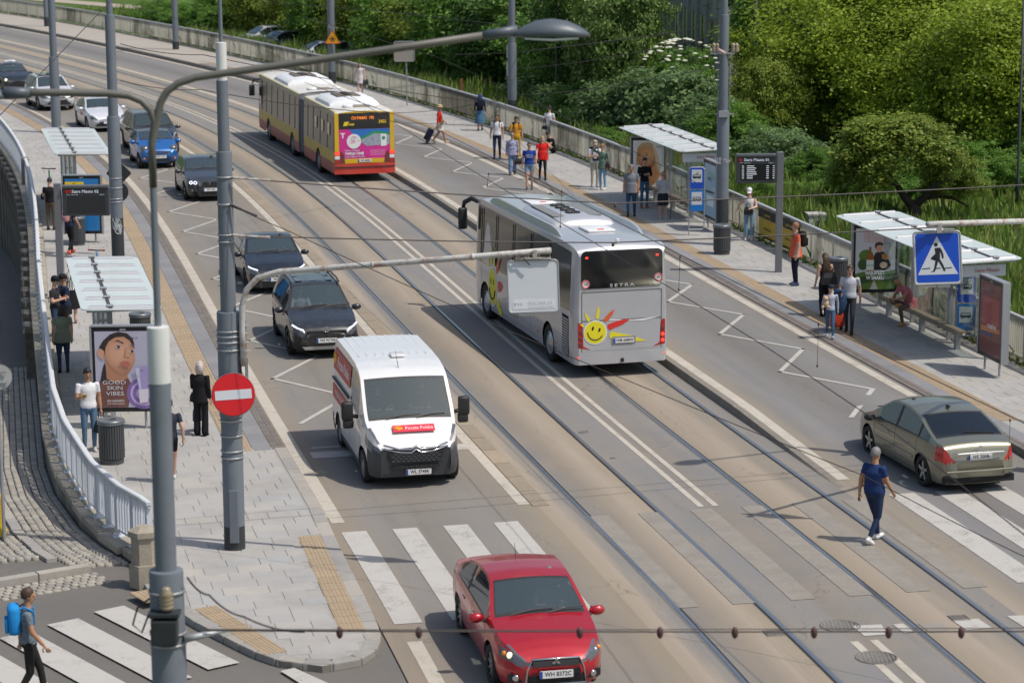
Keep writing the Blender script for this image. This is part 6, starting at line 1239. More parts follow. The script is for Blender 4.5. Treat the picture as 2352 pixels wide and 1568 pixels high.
wire('bundled wires from the insulator pole across the trees', [D(1650, 45, 79), D(1570, 72, 84), D(1400, 95, 95), D(1176, 122, 117), D(1046, 126, 120)], .02); wire('lower wire from the insulator pole to the middle pole', [D(1650, 78, 79), D(1176, 158, 117)], .014, sag=.2); wire('lowest wire from the insulator pole to the middle pole', [D(1650, 152, 79), D(1176, 218, 117), D(900, 260, 120)], .014, sag=.2)
wire('wire crossing the trees in front of the building', [D(1176, 60, 117), D(870, 25, 140), D(600, 5, 160)], .016); wire('pale cable slanting up at the top left', [D(0, 265, 60), D(258, 0, 75)], .012)
wire('wire from the bus roof wires to the grey sign back', [D(700, 40, 100), D(1000, 130, 112), D(1180, 210, 118), D(1600, 420, 70)], .012)
for i, (px, py, py2, yy) in enumerate(((1290, 440, 520, 55), (1562, 590, 665, 50), (1880, 745, 840, 48), (1122, 400, 425, 60), (2320, 965, 1050, 47))): wire('short hanging dropper wire number by place', [D(px, py, yy), D(px-3, py2, yy)], .005, 'dropper_wire', n=2, cs=.035, deco=[D(px-3, py2, yy), D(px, py, yy)])['label'] = ('short dropper wire above the coach roof', 'short dropper wire right of the coach rear window', 'short dropper wire over the zigzag in front of the boy', 'short dropper wire above the front of the coach', 'short dropper wire at the right edge beside the olive car')[i]

# ------------------------------------------------------------------ shelters, boards, bins
ALU = mat('aluminium', (.42, .43, .45), .45, .6, .1, 4.); FROST = mat('frosted_roof', (.60, .655, .635), .3, 0, .06, 1., coat=.3, dirt=(1.5, .55, .3), dc=(.5, .48, .42)); CLEAR = glassm('shelter_glass', (.90, .94, .92), .03, (.85, .9, .95), .03, fk=.3); WOOD = mat('bench_wood', (.27, .21, .15), .75, 0, .25, 6.); FRAME = mat('advert_frame', (.014, .014, .016), .3, 0, .1)
def art(par, org, ax, ay, polys, sc, x0=0):
    for i, (nm, pts, m) in enumerate(polys):
        b = MB(); b.prism([((x-sc[0])*sc[2], (sc[1]-y)*sc[3]) for x, y in pts], .0012, frame(org, ax, ay) @ Matrix.Translation((0, 0, .0015*(i+1)))); b.build(nm, m, par)
def ell(cx, cy, rx, ry, n=24, a=0): return [(cx+rx*math.cos(q)*math.cos(a)-ry*math.sin(q)*math.sin(a), cy+rx*math.cos(q)*math.sin(a)+ry*math.sin(q)*math.cos(a)) for q in np.linspace(0, 2*PI, n, False)]
def pm(n, c, r=.35): return mat('print_'+n, c, r, 0, .06, 3., coat=.4, emit=.16)
def gradm(n, cx, cz, rad, stops):
    if 'print_'+n in MATS: return MATS['print_'+n]
    m, t, b = nodes('print_'+n); MATS['print_'+n] = m; tc = N(t, 'TexCoord'); mp = N(t, 'Mapping'); mp.inputs['Location'].default_value = (-cx/rad, 0, -cz/rad); mp.inputs['Scale'].default_value = (1/rad, 0, 1/rad); t.links.new(tc.outputs['Object'], mp.inputs[0]); ln = N(t, 'VectorMath', operation='LENGTH'); t.links.new(mp.outputs[0], ln.inputs[0])
    c = ramp(t, ln.outputs['Value'], stops); t.links.new(c, b.inputs['Base Color']); t.links.new(c, b.inputs['Emission Color']); b.inputs['Emission Strength'].default_value = .16; b.inputs['Roughness'].default_value = .35; return m
def advert(label, loc, rz, w_=1.3, h=1.85, z0=.55, name='advert_panel'):
    """light box; local x = width, faces -y"""
    t = thing(name, label, 'advertising panel', loc, rz, 'advertising panels'); b = MB(); b.box((0, .06, z0+h/2), (w_+.12, .16, h+.2), bev=.01); b.build('frame', FRAME, t); b = MB(); b.box((0, .06, z0+h+.115), (w_+.16, .19, .03)); b.build('frame_cap', ALU, t)
    for s in (-1, 1): b = MB(); b.box((s*(w_/2+.085), .06, z0+h/2), (.05, .19, h+.22)); b.build('side_profile', ALU, t)
    for s in (-.35, .35): b = MB(); b.tube([(s*w_, .06, 0), (s*w_, .06, z0)], .03, 8); b.build('foot', GALV, t)
    text('ams', .085, frame((0, -.022, z0+h+.045), (1, 0, 0), (0, 0, 1)), SW, t); return t, Vector((-w_/2, -.021, z0)), Vector((1, 0, 0)), Vector((0, 0, 1))
def shelter(label, s0, s1, tf, tb, z, sg, zr_=2.55, rows=7, adfar=True, posts=None):
    """glass roofed stop shelter; local x runs along the street, +y to the road when sg=1"""
    L = s1-s0; t = thing('bus_shelter', label, 'bus shelter', P(s0, (tf+tb)/2, z), TA((s0+s1)/2), 'glass roofed tram stop shelters'); W_ = abs(tb-tf); yf, yb = sg*W_/2, -sg*W_/2
    sl = lambda y: zr_-.03*(y*sg)
    pts = [(x+L/2, y) for x, y in rrect(L, W_, .22, 4)]; b = MB(); n = len(pts); b.add([(x, y, sl(y)) for x, y in pts]+[(x, y, sl(y)-.02) for x, y in pts], [tuple(range(n)), tuple(range(2*n-1, n-1, -1))]+[((i+1) % n, i, n+i, n+(i+1) % n) for i in range(n)]); b.build('roof', FROST, t)
    ysp = yb+(yf-yb)*.36; b = MB(); b.box((L/2, ysp, sl(ysp)+.012), (L-.25, .07, .02)); b.build('roof_spine', mat('spine_dark', (.06, .05, .06), .6), t)
    for k in range(rows):
        x = .22+(L-.44)*k/(rows-1); ya, yc = yb*.88, yf*.88; b = MB(); q = [(x-.10, ya*.93), (x+.10, ya*.86), (x+.10, yc*.86), (x-.10, yc*.93)]
        b.add([(a, c, sl(c)+.004) for a, c in q]+[(a*.3+x*.7, c, sl(c)+.055) for a, c in q], [(3, 2, 1, 0), (4, 5, 6, 7)]+[(i, (i+1) % 4, 4+(i+1) % 4, 4+i) for i in range(4)]); o = b.build('roof_rib', ALU, t)
        b = MB(); b.box((x, ysp, sl(ysp)+.06), (.17, .16, .03), bev=.01); b.build('rib_clamp', GALV, o)
        b = MB(); b.box((x, 0, sl(0)-.05), (.05, W_*.86, .06)); b.build('roof_beam', ALU, t)
    for k in range(4):
        x = .5+(L-1.)*k/3; b = MB(); b.box((x, ysp, (zr_-.05)/2), (.09, .12, zr_-.05)); b.build('post', ALU, t)
    for k in range(3):
        xa, xb = .58+(L-1.)*k/3, .42+(L-1.)*(k+1)/3; b = MB(); b.box(((xa+xb)/2, ysp-sg*.03, 1.3), (xb-xa, .012, 1.9)); b.build('glass_pane', CLEAR, t)
    b = MB(); b.box((L*.5, ysp+sg*.28, .47), (L*.62, .36, .05), bev=.012); bn = b.build('bench', WOOD, t)
    for k in range(3): b = MB(); b.box((L*.22+L*.28*k, ysp+sg*.24, .225), (.12, .14, .45), bev=.01); b.build('bench_leg', ALU, bn)
    return t, L, W_, yf, yb, ysp
# right hand shelters
def rightstop(label, s0, s1, adl, ad2l, board, n):
    t, L, W_, yf, yb, ysp = shelter(label, s0, s1, 9.55, 11.4, ZSR, 1)
    b = MB(); b.box((.28, .1, 2.28), (.1, 1.3, .3), bev=.02); hb = b.build('name_box', mat('box_light', (.6, .62, .64), .5), t); text('Stare Miasto', .13, frame((.225, -.05, 2.29), (0, -1, 0), (0, 0, 1)), mat('name_red', (.5, .04, .04), .5), hb)
    c = P(s1-.3, 10.35, ZSR); return t
rightstop('tram stop shelter with frosted roof behind the coach', 58.0, 66.0, '', '', '', 0); rightstop('tram stop shelter with frosted roof behind the crossing sign', 34.0, 42.6, '', '', '', 1)
# left hand shelters
shelter('nearer left shelter with ribbed frosted roof beside the no entry pole', 33.2, 40.8, -9.75, -11.55, ZS, -1); shelter('farther left shelter with ribbed frosted roof before the white taxi', 63.4, 71.7, -9.0, -10.95, ZS, -1)
HAIR_D = pm('hair_dark', (.03, .02, .02)); SK = pm('skin', (.52, .27, .17)); SKL = pm('skin_light', (.585, .325, .215)); SKD = pm('skin_shade', (.40, .19, .115)); LIP = pm('lip', (.42, .13, .11)); LILAC = pm('lilac_grey', (.40, .38, .47)); LILD = pm('lilac_deep', (.20, .12, .33)); BROWN = pm('brown_shade', (.16, .07, .055)); PWH = pm('white', (.72, .72, .76)); INKP = pm('ink', (.02, .02, .025))
# big face advert at the near end of the left shelter
ga = G(290, 985, ZS); adA, o0, ax, ay = advert('advert with a large woman face and GOOD SKIN VIBES lettering', ga, math.atan2(.02, 1), 1.26, 1.72, .5)
b = MB(); b.prism([(0, 0), (1.26, 0), (1.26, 1.72), (0, 1.72)], .001, frame(o0, ax, ay)); b.build('poster', LILAC, adA)
sc = (910, 672, 1.26/505, 1.72/720); SKG = gradm('skin_round', -.63+(1140-910)*sc[2], .5+(672-150)*sc[3], .52, [(0, (.60, .335, .225)), (.45, (.54, .285, .185)), (.8, (.40, .19, .115)), (1, (.30, .13, .08))])
art(adA, o0, ax, ay, [('poster_shade', [(912, 670), (912, 470), (960, 400), (1190, 380), (1235, 470), (1190, 670)], BROWN), ('poster_glow', ell(1330, 540, 150, 150), LILD), ('poster_ring', ell(1330, 540, 118, 118), pm('ring_pale', (.46, .36, .58))), ('poster_ring', ell(1330, 540, 98, 98), LILD), ('poster_ring', ell(1330, 540, 66, 66), pm('ring_pale', (.46, .36, .58))),
  ('hair', [(958, 160), (950, 100), (985, 40), (1050, -20), (1120, -44), (1200, -30), (1250, 20), (1265, 90), (1200, 40), (1100, 10), (1035, 60), (1005, 130), (1000, 160), (985, 190)], HAIR_D), ('hair', [(950, 420), (975, 300), (990, 250), (1012, 300), (1015, 420)], HAIR_D), ('neck', [(1000, 220), (1008, 400), (1100, 440), (1195, 395), (1190, 340)], SKD),
  ('ear', [(945, 115), (932, 140), (938, 180), (965, 210), (990, 215), (995, 140), (968, 115)], SK), ('face', [(1008, 100), (1038, 45), (1095, 8), (1170, 2), (1222, 40), (1250, 95), (1262, 170), (1262, 235), (1238, 295), (1200, 345), (1170, 362), (1110, 345), (1052, 292), (1008, 222), (1000, 150)], SKG), ('jaw_shade', [(1000, 200), (1040, 262), (1110, 325), (1170, 350), (1170, 362), (1110, 347), (1050, 293), (1006, 222)], SKD), ('nose_shade', [(1180, 95), (1172, 150), (1160, 190), (1180, 205), (1215, 207), (1225, 190), (1205, 195), (1185, 190), (1186, 140)], SKD), ('nose_light', [(1195, 90), (1205, 185), (1215, 185), (1206, 90)], SKL),
  ('brow', [(1085, 45), (1120, 32), (1170, 60), (1168, 70), (1122, 44)], HAIR_D), ('brow', [(1218, 82), (1245, 78), (1266, 104), (1262, 112), (1243, 88)], HAIR_D), ('eye', [(1090, 92), (1120, 84), (1152, 104), (1125, 112)], PWH), ('iris', ell(1124, 98, 13, 12), INKP), ('eyelid', [(1086, 92), (1118, 80), (1154, 104), (1118, 88)], HAIR_D), ('eye', [(1218, 136), (1240, 130), (1262, 146), (1240, 154)], PWH), ('iris', ell(1242, 142, 11, 11), INKP), ('eyelid', [(1214, 136), (1240, 126), (1264, 146), (1240, 133)], HAIR_D),
  ('lip', [(1120, 252), (1165, 228), (1185, 232), (1200, 228), (1220, 250), (1215, 278), (1185, 286), (1150, 272)], LIP), ('lip_line', [(1124, 254), (1170, 252), (1218, 258), (1170, 258)], SKD), 
  ('tube', [(1255, 290), (1388, 282), (1368, 495), (1292, 500)], pm('tube_lilac', (.32, .27, .48))), ('tube_light', [(1262, 296), (1300, 294), (1312, 495), (1296, 498)], pm('tube_pale', (.5, .47, .62))), ('tube_cap', [(1288, 500), (1372, 495), (1372, 620), (1296, 632)], pm('cap_pale', (.6, .56, .62)))], sc)
for tx, px, py, sz in (('GOOD', 1076, 430, .125), ('SKIN', 1080, 482, .125), ('VIBES', 1080, 535, .125)): text(tx, sz, frame(o0+ax*((px-910)*sc[2])+ay*((672-py)*sc[3])+Vector((0, -.068, 0)), ax, ay), SW, adA, sx=1.35)
for py in (598, 610, 632): text('SERUM I MASAZER WIBRUJACY', .028, frame(o0+ax*((1085-910)*sc[2])+ay*((672-py)*sc[3])+Vector((0, -.068, 0)), ax, ay), PWH, adA)
for px in (1258, 1284): text('A', .075, frame(o0+ax*((px-910)*sc[2])+ay*((672-12)*sc[3])+Vector((0, -.068, 0)), ax, ay), INKP, adA)
[text('A', .05, frame(o0+ax*((px-910)*sc[2])+ay*((672-320)*sc[3])+Vector((0, -.07, 0)), ax, ay), INKP, adA) for px in (1313, 1328)]
# woman portrait advert and beer advert on the right
gb = P(66.6, 10.15, ZSR); adB, o0, ax, ay = advert('advert with a blonde woman portrait behind the man in black', D(1489, 455, gb.y)-Vector((0, 0, 0)), .0, 1.12, 1.72, .45); adB.location = Vector((D(1489, 440, 90.4).x, 90.4, ZSR))
b = MB(); b.prism([(0, 0), (1.12, 0), (1.12, 1.72), (0, 1.72)], .001, frame(o0, ax, ay)); b.build('poster', pm('pale_grey', (.58, .58, .60)), adB)
sc = (165, 1000, 1.12/410, 1.72/620); BLON = pm('hair_blonde', (.42, .29, .17)); SKO = pm('skin_orange', (.48, .22, .09)); SKO2 = pm('skin_orange_dark', (.30, .12, .05))
art(adB, o0, ax, ay, [('hair', [(205, 700), (212, 560), (225, 470), (280, 415), (360, 405), (420, 425), (465, 500), (500, 600), (535, 760), (520, 830), (470, 760), (440, 700)], BLON), ('neck', [(290, 640), (450, 600), (470, 760), (540, 820), (480, 930), (400, 985), (340, 985), (330, 800)], SKO), ('neck_shade', [(330, 690), (450, 610), (455, 700), (370, 780), (345, 900)], SKO2), ('face', [(215, 560), (240, 480), (320, 455), (400, 480), (450, 560), (450, 620), (400, 690), (330, 730), (270, 720), (225, 660)], gradm('skin_blonde', -.56+(370-165)*1.12/410, .45+(1000-560)*1.72/620, .6, [(0, (.58, .32, .17)), (.5, (.48, .23, .1)), (1, (.28, .12, .05))])), ('ear', ell(458, 600, 14, 28), SKO2), ('brow', [(225, 540), (262, 535), (264, 543), (228, 550)], SKO2), ('eye', ell(245, 570, 16, 8), INKP), ('brow', [(320, 540), (365, 538), (366, 546), (322, 550)], SKO2), ('eye', ell(345, 572, 18, 8), INKP), ('lip', ell(285, 675, 30, 12), LIP), ('hair_strand', [(420, 430), (470, 520), (520, 700), (535, 820), (500, 760), (455, 600)], pm('hair_pale', (.55, .43, .28)))], sc)
text('YSL', .14, frame(o0+ax*.93+ay*1.48+Vector((0, -.022, 0)), ax, ay), INKP, adB, shear=.2)
gc = D(2008, 700, 68.5); adC, o0, ax, ay = advert('advert with a man drinking and NAJLEPSZY W SMAKU lettering', Vector((gc.x, 68.5, ZSR)), .0, 1.1, 1.70, .5)
b = MB(); b.prism([(0, 0), (1.1, 0), (1.1, 1.7), (0, 1.7)], .001, frame(o0, ax, ay)); b.build('poster', pm('sky_grey', (.50, .51, .56)), adC)
sc = (190, 995, 1.1/410, 1.7/650); GRD = pm('green_dark', (.035, .075, .02)); GRM = pm('green_mid', (.09, .17, .03))
art(adC, o0, ax, ay, [('meadow', [(190, 995), (190, 830), (300, 800), (450, 810), (600, 790), (600, 995)], GRM), ('tree', ell(300, 640, 75, 70), GRM), ('tree', ell(265, 730, 50, 60), GRD), ('hedge', [(190, 880), (300, 850), (420, 860), (600, 820), (600, 930), (420, 900), (190, 950)], GRD), ('path', [(378, 905), (392, 905), (425, 995), (340, 995)], pm('path', (.36, .35, .32))), ('jacket', [(378, 640), (400, 600), (470, 590), (520, 640), (555, 740), (500, 790), (380, 790)], INKP), ('face', ell(432, 555, 32, 45), SK), ('hair', [(385, 540), (390, 500), (430, 488), (470, 500), (470, 530), (440, 520), (405, 530), (400, 570)], HAIR_D), ('hand', ell(500, 650, 34, 30), SK), ('glass_mug', [(462, 620), (500, 615), (505, 665), (465, 668)], pm('amber', (.55, .22, .03))), ('dog', ell(480, 735, 40, 35), pm('dog', (.55, .42, .32))), ('bottle', [(328, 540), (350, 540), (352, 610), (380, 650), (380, 800), (300, 800), (300, 650), (326, 610)], pm('bottle_brown', (.28, .10, .02))), ('bottle_label', [(302, 680), (378, 680), (378, 790), (302, 790)], pm('label', (.60, .66, .62)))], sc)
text('NAJLEPSZY', .135, frame(o0+ax*.54+ay*.46+Vector((0, -.03, 0)), ax, ay), PWH, adC, bold=.006, sx=.8); text('W SMAKU', .135, frame(o0+ax*.55+ay*.32+Vector((0, -.03, 0)), ax, ay), PWH, adC, bold=.006, sx=.8)
text('Zatecky', .08, frame(o0+ax*.4+ay*.68+Vector((0, -.03, 0)), ax, ay), pm('label_green', (.03, .2, .12)), adC)
for k in range(5): text('ZAWIERA ALKOHOL ETYLOWY', .05, frame(o0+ax*.55+ay*(1.6-k*.065)+Vector((0, -.022, 0)), ax, ay), pm('warn_red', (.45, .12, .12)), adC, sx=.9)
# adverts along the street at the near ends of the right shelters
def sidead(label, s, t_, dark):
    tt = P(s, t_, ZSR); a = TA(s); td, o0, ax, ay = advert(label, tt, a+PI, 1.25, 1.75, .45)
    b = MB(); b.prism([(0, 0), (1.25, 0), (1.25, 1.75), (0, 1.75)], .001, frame(o0, ax, ay)); b.build('poster', pm('wine', (.10, .02, .022)) if dark else pm('sky_blue', (.20, .34, .46)), td); return td, o0, ax, ay
td, o0, ax, ay = sidead('dark wine coloured advert standing along the street at the right edge', 32.9, 10.1, True)
art(td, o0, ax, ay, [('red_field', [(10, 20), (90, 20), (90, 60), (10, 60)], pm('red_dim', (.22, .03, .03))), ('orange_band', [(5, 62), (95, 60), (95, 66), (5, 70)], pm('orange_dim', (.35, .13, .05))), ('blue_band', [(0, 72), (60, 70), (60, 74), (0, 76)], pm('navy', (.02, .03, .12)))], (0, 100, 1.25/100, 1.75/100))
text('COLETTE', .12, frame(o0+ax*.75+ay*.7+Vector((0, -.02, 0)), ax, ay), PWH, td)
td, o0, ax, ay = sidead('pale blue advert standing along the street left of the insulator pole', 57.0, 10.32, False)
art(td, o0, ax, ay, [('white_shape', [(20, 60), (80, 60), (80, 80), (20, 80)], pm('ice', (.5, .6, .68))), ('dark_line', [(10, 52), (90, 50), (90, 54), (10, 56)], INKP), ('tin', [(40, 15), (90, 15), (85, 28), (45, 28)], pm('teal', (.1, .3, .3)))], (0, 100, 1.25/100, 1.75/100))
text('PRICE', .16, frame(o0+ax*.62+ay*1.25+Vector((0, -.02, 0)), ax, ay), pm('navy', (.02, .03, .12)), td)
# screen advert behind the left display board
gd = D(187, 440, 81.5); adD, o0, ax, ay = advert('advert screen with blue poster half hidden by the left departure board', Vector((gd.x, 81.6, ZS)), 0, 1.1, 1.72, .4)
b = MB(); b.prism([(0, 0), (1.1, 0), (1.1, 1.72), (0, 1.72)], .001, frame(o0, ax, ay)); b.build('poster', pm('screen_blue', (.015, .16, .42)), adD); b = MB(); b.prism([(0, 1.5), (.62, 1.52), (.62, 1.62), (0, 1.62)], .001, frame(o0+Vector((0, -.003, 0)), ax, ay)); b.build('yellow_flag', pm('flag_yellow', (.7, .5, .02)), adD); text('AMS', .05, frame(o0+ax*.3+ay*1.57+Vector((0, -.006, 0)), ax, ay), INKP, adD)
# stop signs (tram, bus) beside the right shelters
def stopsign(label, px, y, pyt):
    g = D(px, 700, y); t = thing('stop_sign', label, 'stop sign', Vector((g.x, y, ZSR)), 0, 'tram and bus stop signs')
    zt = zat(pyt, px, y)-ZSR; w_ = .44
    b = MB(); b.tube([(-w_/2-.03, 0, 0), (-w_/2-.03, 0, zt), (-w_/2+.03, 0, zt+.05), (w_/2-.03, 0, zt+.05), (w_/2+.03, 0, zt), (w_/2+.03, 0, .25), (w_/2-.03, 0, .2), (-w_/2-.03, 0, .2)], .022, 6); b.build('post_frame', ALU, t)
    for k, nm in enumerate(('tram', 'bus')):
        zc = zt-.3-k*.74; b = MB(); b.prism(rrect(w_, .7, .04), .02, frame((0, -.03, zc), (1, 0, 0), (0, 0, 1))); o = b.build('blue_plate', SBL if k == 0 else SBL2, t); b = MB(); b.prism(rrect(w_*.78, .42, .01), .004, frame((0, -.05, zc+.07), (1, 0, 0), (0, 0, 1))); b.build('white_field', SW, o)
        M = frame((0, -.054, zc+.06), (1, 0, 0), (0, 0, 1)); b = MB(); b.prism([(-.13, -.06), (.13, -.06), (.14, .0), (.12, .06), (-.12, .06), (-.14, 0)], .003, M); vb = b.build('vehicle_pictogram', INK, o)
        for q in range(4): b = MB(); b.prism(sh(rrect(.042, .045, .004), -.083+q*.055, .018), .002, M @ Matrix.Translation((0, 0, .003))); b.build('pictogram_window', SW, vb)
        if k == 0: b = MB(); b.tube([M @ Vector(p) for p in ((-.03, .06, 0), (.03, .09, 0), (-.02, .115, 0), (.06, .115, 0))], .006, 4); b.build('pantograph', INK, vb)
        for q in (-.08, .08): b = MB(); b.prism([(q+.022*math.cos(a), -.065+.022*math.sin(a)) for a in np.linspace(0, 2*PI, 10, False)], .003, M); b.build('pictogram_wheel', INK, vb)
stopsign('blue tram and bus stop plates by the insulator pole', 1598, 81.8, 388); stopsign('blue tram and bus stop plates under the crossing sign', 2218, 63.2, 636)
# departure boards
BRD = mat('board_dark', (.045, .047, .05), .5); SCR = mat('screen_black', (.008, .009, .011), .25); LEDW = mat('led_white', (.75, .8, .85), .5, emit=.5, var=0)
def depboard(label, x0_, x1_, y0_, y1_, yy, postx, postb, title, rows):
    a, c = D(x0_, y1_, yy), D(x1_, y0_, yy); w_, h = c.x-a.x, c.z-a.z; base = D(postx, postb, yy); t = thing('departure_board', label, 'display board', Vector((base.x, yy, ZS)), 0, 'departure boards')
    o = Vector((a.x-base.x, 0, a.z-ZS)); b = MB(); b.box(o+Vector((w_/2, 0, h/2)), (w_, .22, h), bev=.02); bd = b.build('housing', BRD, t); b = MB(); b.box(o+Vector((w_/2, 0, h+.03)), (w_*.98, .3, .06)); b.build('hood', mat('hood_grey', (.1, .105, .11), .5), t)
    b = MB(); b.box(o+Vector((w_*.52, -.112, h*.42)), (w_*.82, .01, h*.6)); b.build('screen', SCR if rows else mat('screen_off', (.03, .032, .034), .3), bd)
    b = MB(); b.box((0, 0, (o.z+h+.12)/2), (.2, .16, o.z+h+.12), bev=.02); b.build('post', mat('post_grey', (.16, .165, .175), .5), t)
    text(title, h*.15, frame(o+Vector((w_*.5, -.122, h*.87)), (1, 0, 0), (0, 0, 1)), LEDW, bd)
    for k in range(1 if '01' in title else 2): b = MB(); b.prism([(h*.06*math.cos(q), h*.06*math.sin(q)) for q in np.linspace(0, 2*PI, 14, False)], .004, frame(o+Vector((w_*(.1+.07*k), -.112, h*.87)), (1, 0, 0), (0, 0, 1))); b.build('line_dot', REDD, bd)
    for tx, fx in (('linia', .13), ('kierunek', .27), ('odjazd', .85)): text(tx, h*.07, frame(o+Vector((w_*fx, -.118, h*.76)), (1, 0, 0), (0, 0, 1)), SW, bd)
    rr = random.Random(3)
    for k in range(rows):
        zr2 = h*(.64-k*.075)
        for x_, wl in ((.14, .05), (.26, rr.uniform(.14, .3)), (.74, .06), (.9, .04)): b = MB(); b.box(o+Vector((w_*(x_+wl/2), -.118, zr2)), (w_*wl, .004, h*.022)); b.build('led_text', LEDW, bd)
depboard('dark departure board Stare Miasto 01 beside the insulator pole', 1690, 1784, 358, 420, 74.4, 1788, 612, 'Stare Miasto 01', 7); depboard('blank departure board Stare Miasto 02 on the left footway', 146, 250, 430, 495, 70.5, 140, 640, 'Stare Miasto 02', 0)
# bins
BIN = mat('bin_grey', (.075, .08, .085), .5, .2, .1, 6.); BINT = mat('bin_top', (.16, .175, .185), .4, .3, .15, 8.)
def litter(label, p, r=.27, h=.92):
    t = thing('litter_bin', label, 'litter bin', p, 0, 'slatted litter bins'); b = MB(); b.lathe([(r*.9, 0), (r*.9, .12), (r*.86, .12), (r*.86, h-.06)], 24); b.build('drum', UNDER, t, 'auto'); me = None
    for k in range(30):
        a = 2*PI*k/30
        if me is None: b = MB(); b.box((0, 0, .12+(h-.2)/2), (.016, .042, h-.2)); me = b.mesh('slat', BIN)
        o = obj('slat', me, t); o.location = (r*.97*math.cos(a), r*.97*math.sin(a), 0); o.rotation_euler = (0, 0, a)
    b = MB(); b.lathe([(r*.9, 0), (r*.92, .005), (r*.92, .1), (r*.9, .105)], 24); b.build('base', BIN, t, 'auto'); b = MB(); b.lathe([(r*.98, h-.08), (r*1.07, h-.07), (r*1.07, h), (r*1.02, h+.015), (r*.42, h+.02), (r*.38, h-.02)], 28, cap=False); b.build('lid', BINT, t, 'auto'); b = MB(); b.lathe([(.01, h-.03), (r*.4, h-.03)], 16, cap=False); b.build('opening', UNDER, t)
litter('slatted bin in front of the man in the white polo', G(258, 1062, ZS)); litter('slatted bin at the foot of the insulator pole', G(1658, 583, ZSR)); litter('slatted bin beside the beer advert', G(1925, 664, ZSR)); litter('slatted bin hidden behind the left departure board', G(178, 562, ZS)); litter('slatted bin seen under the nearer left shelter roof', G(324, 800, ZS))
# cabinet, banner, bollards, scooters
g = G(1875, 556, 0); t = thing('utility_cabinet', 'weathered white utility cabinet behind the railing', 'cabinet', Vector((D(1875, 520, 83).x, 83.2, -.3)), .1); b = MB(); hc = zat(493, 1875, 83.2)+.3; b.box((0, 0, hc/2), (.58, .5, hc), bev=.02); b.build('body', mat('cabinet', (.52, .51, .48), .7, 0, .2, 3., dirt=(2, .45, .5)), t); b = MB(); b.box((0, 0, hc+.03), (.64, .56, .06)); b.build('lid', mat('cabinet_lid', (.42, .4, .38), .7), t); b = MB(); b.box((.05, -.255, hc/2), (.02, .01, hc*.9)); b.build('door_gap', UNDER, t)
BANY = mat('banner_yellow', (.50, .34, .02), .6, 0, .1, 3.)
for i, (sa, sb, lb) in enumerate(((52.6, 54.6, 'black and yellow banner tied to the railing, half nearer the leaning woman'), (50.5, 52.45, 'black and yellow banner tied to the railing, half behind the board post'))):
    pb, pa = P(sa, tR(sa)-.1, ZSR+.15), P(sb, tR(sb)-.1, ZSR+.15); t = thing('railing_banner', lb, 'banner', pa); u = (pb-pa); M = frame((0, 0, 0), u, (0, 0, 1)); L = u.length
    b = MB(); b.add([M @ Vector((L*i_/8, z, .02*math.sin(i_*2.2+z*3))) for i_ in range(9) for z in (0, .45, .9)], [(i_*3+j, i_*3+j+1, i_*3+4+j, i_*3+3+j) for i_ in range(8) for j in range(2)]); b.build('cloth', BANY, t, True); b = MB(); b.add([M @ Vector((L*i_/8, z, .03+.02*math.sin(i_*2.2+z*3))) for i_ in range(9) for z in (.62, .9)], [(i_*2, i_*2+1, i_*2+3, i_*2+2) for i_ in range(8)]); b.build('black_band', INK, t, True)
    for k in range(10): b = MB(); b.box(M @ Vector((L*(k+.5)/10, .02, .035)), (.07, .03, .05)); b.build('edge_block', INK, t)
    text('jagiellonski', .13, M @ Matrix.Translation((L*.5, .76, .06)), BANY, t); text('FESTIWAL 7-9.06', .1, M @ Matrix.Translation((L*.5, .3, .06)), INK, t)
g = G(57, 400, ZS); t = thing('stone_bollard', 'grey round stone bollard behind the far end of the white railing', 'bollard', G(60, 430, ZS)); b = MB(); b.lathe([(.16, 0), (.15, 1.1), (.12, 1.16), (.02, 1.17)], 18); b.build('shaft', mat('bollard_stone', (.2, .19, .18), .9, 0, .25, 5.), t, True)
def scooter(label, p, rz, stem):
    t = thing('electric_scooter', label, 'scooter', p, rz, 'parked electric scooters'); b = MB(); b.box((0, 0, .13), (.75, .16, .07), bev=.02); b.build('deck', BLK, t); b = MB(); b.tube([(.45, 0, .12), (.36, 0, 1.0)], [.035, .028], 10); b.build('stem', stem, t, True); b = MB(); b.tube([(.355, -.25, 1.06), (.36, 0, 1.05), (.355, .25, 1.06)], .02, 8); o = b.build('handlebar', BLK, t, True)
    for s in (-1, 1): b = MB(); b.tube([(.355, s*.16, 1.06), (.355, s*.27, 1.06)], .026, 8); b.build('grip', mat('grip_red', (.3, .06, .06), .7), o)
    for x in (.48, -.42): wheel_t = MB(); wheel_t.lathe([(.06, -.03), (.11, -.03), (.125, 0), (.11, .03), (.06, .03)], 18, M=Matrix.Translation((x, 0, .125)) @ Matrix.Rotation(PI/2, 4, 'X')); wheel_t.build('wheel', TYRE, t, True)
scooter('blue stemmed electric scooter parked by the nearer left shelter', G(213, 660, ZS)-Vector((0, 0, 0)), R(75), mat('scooter_blue', (.03, .19, .42), .4)); scooter('green stemmed electric scooter parked behind the man in black', G(107, 455, ZS), R(80), mat('scooter_green', (.05, .5, .06), .4))
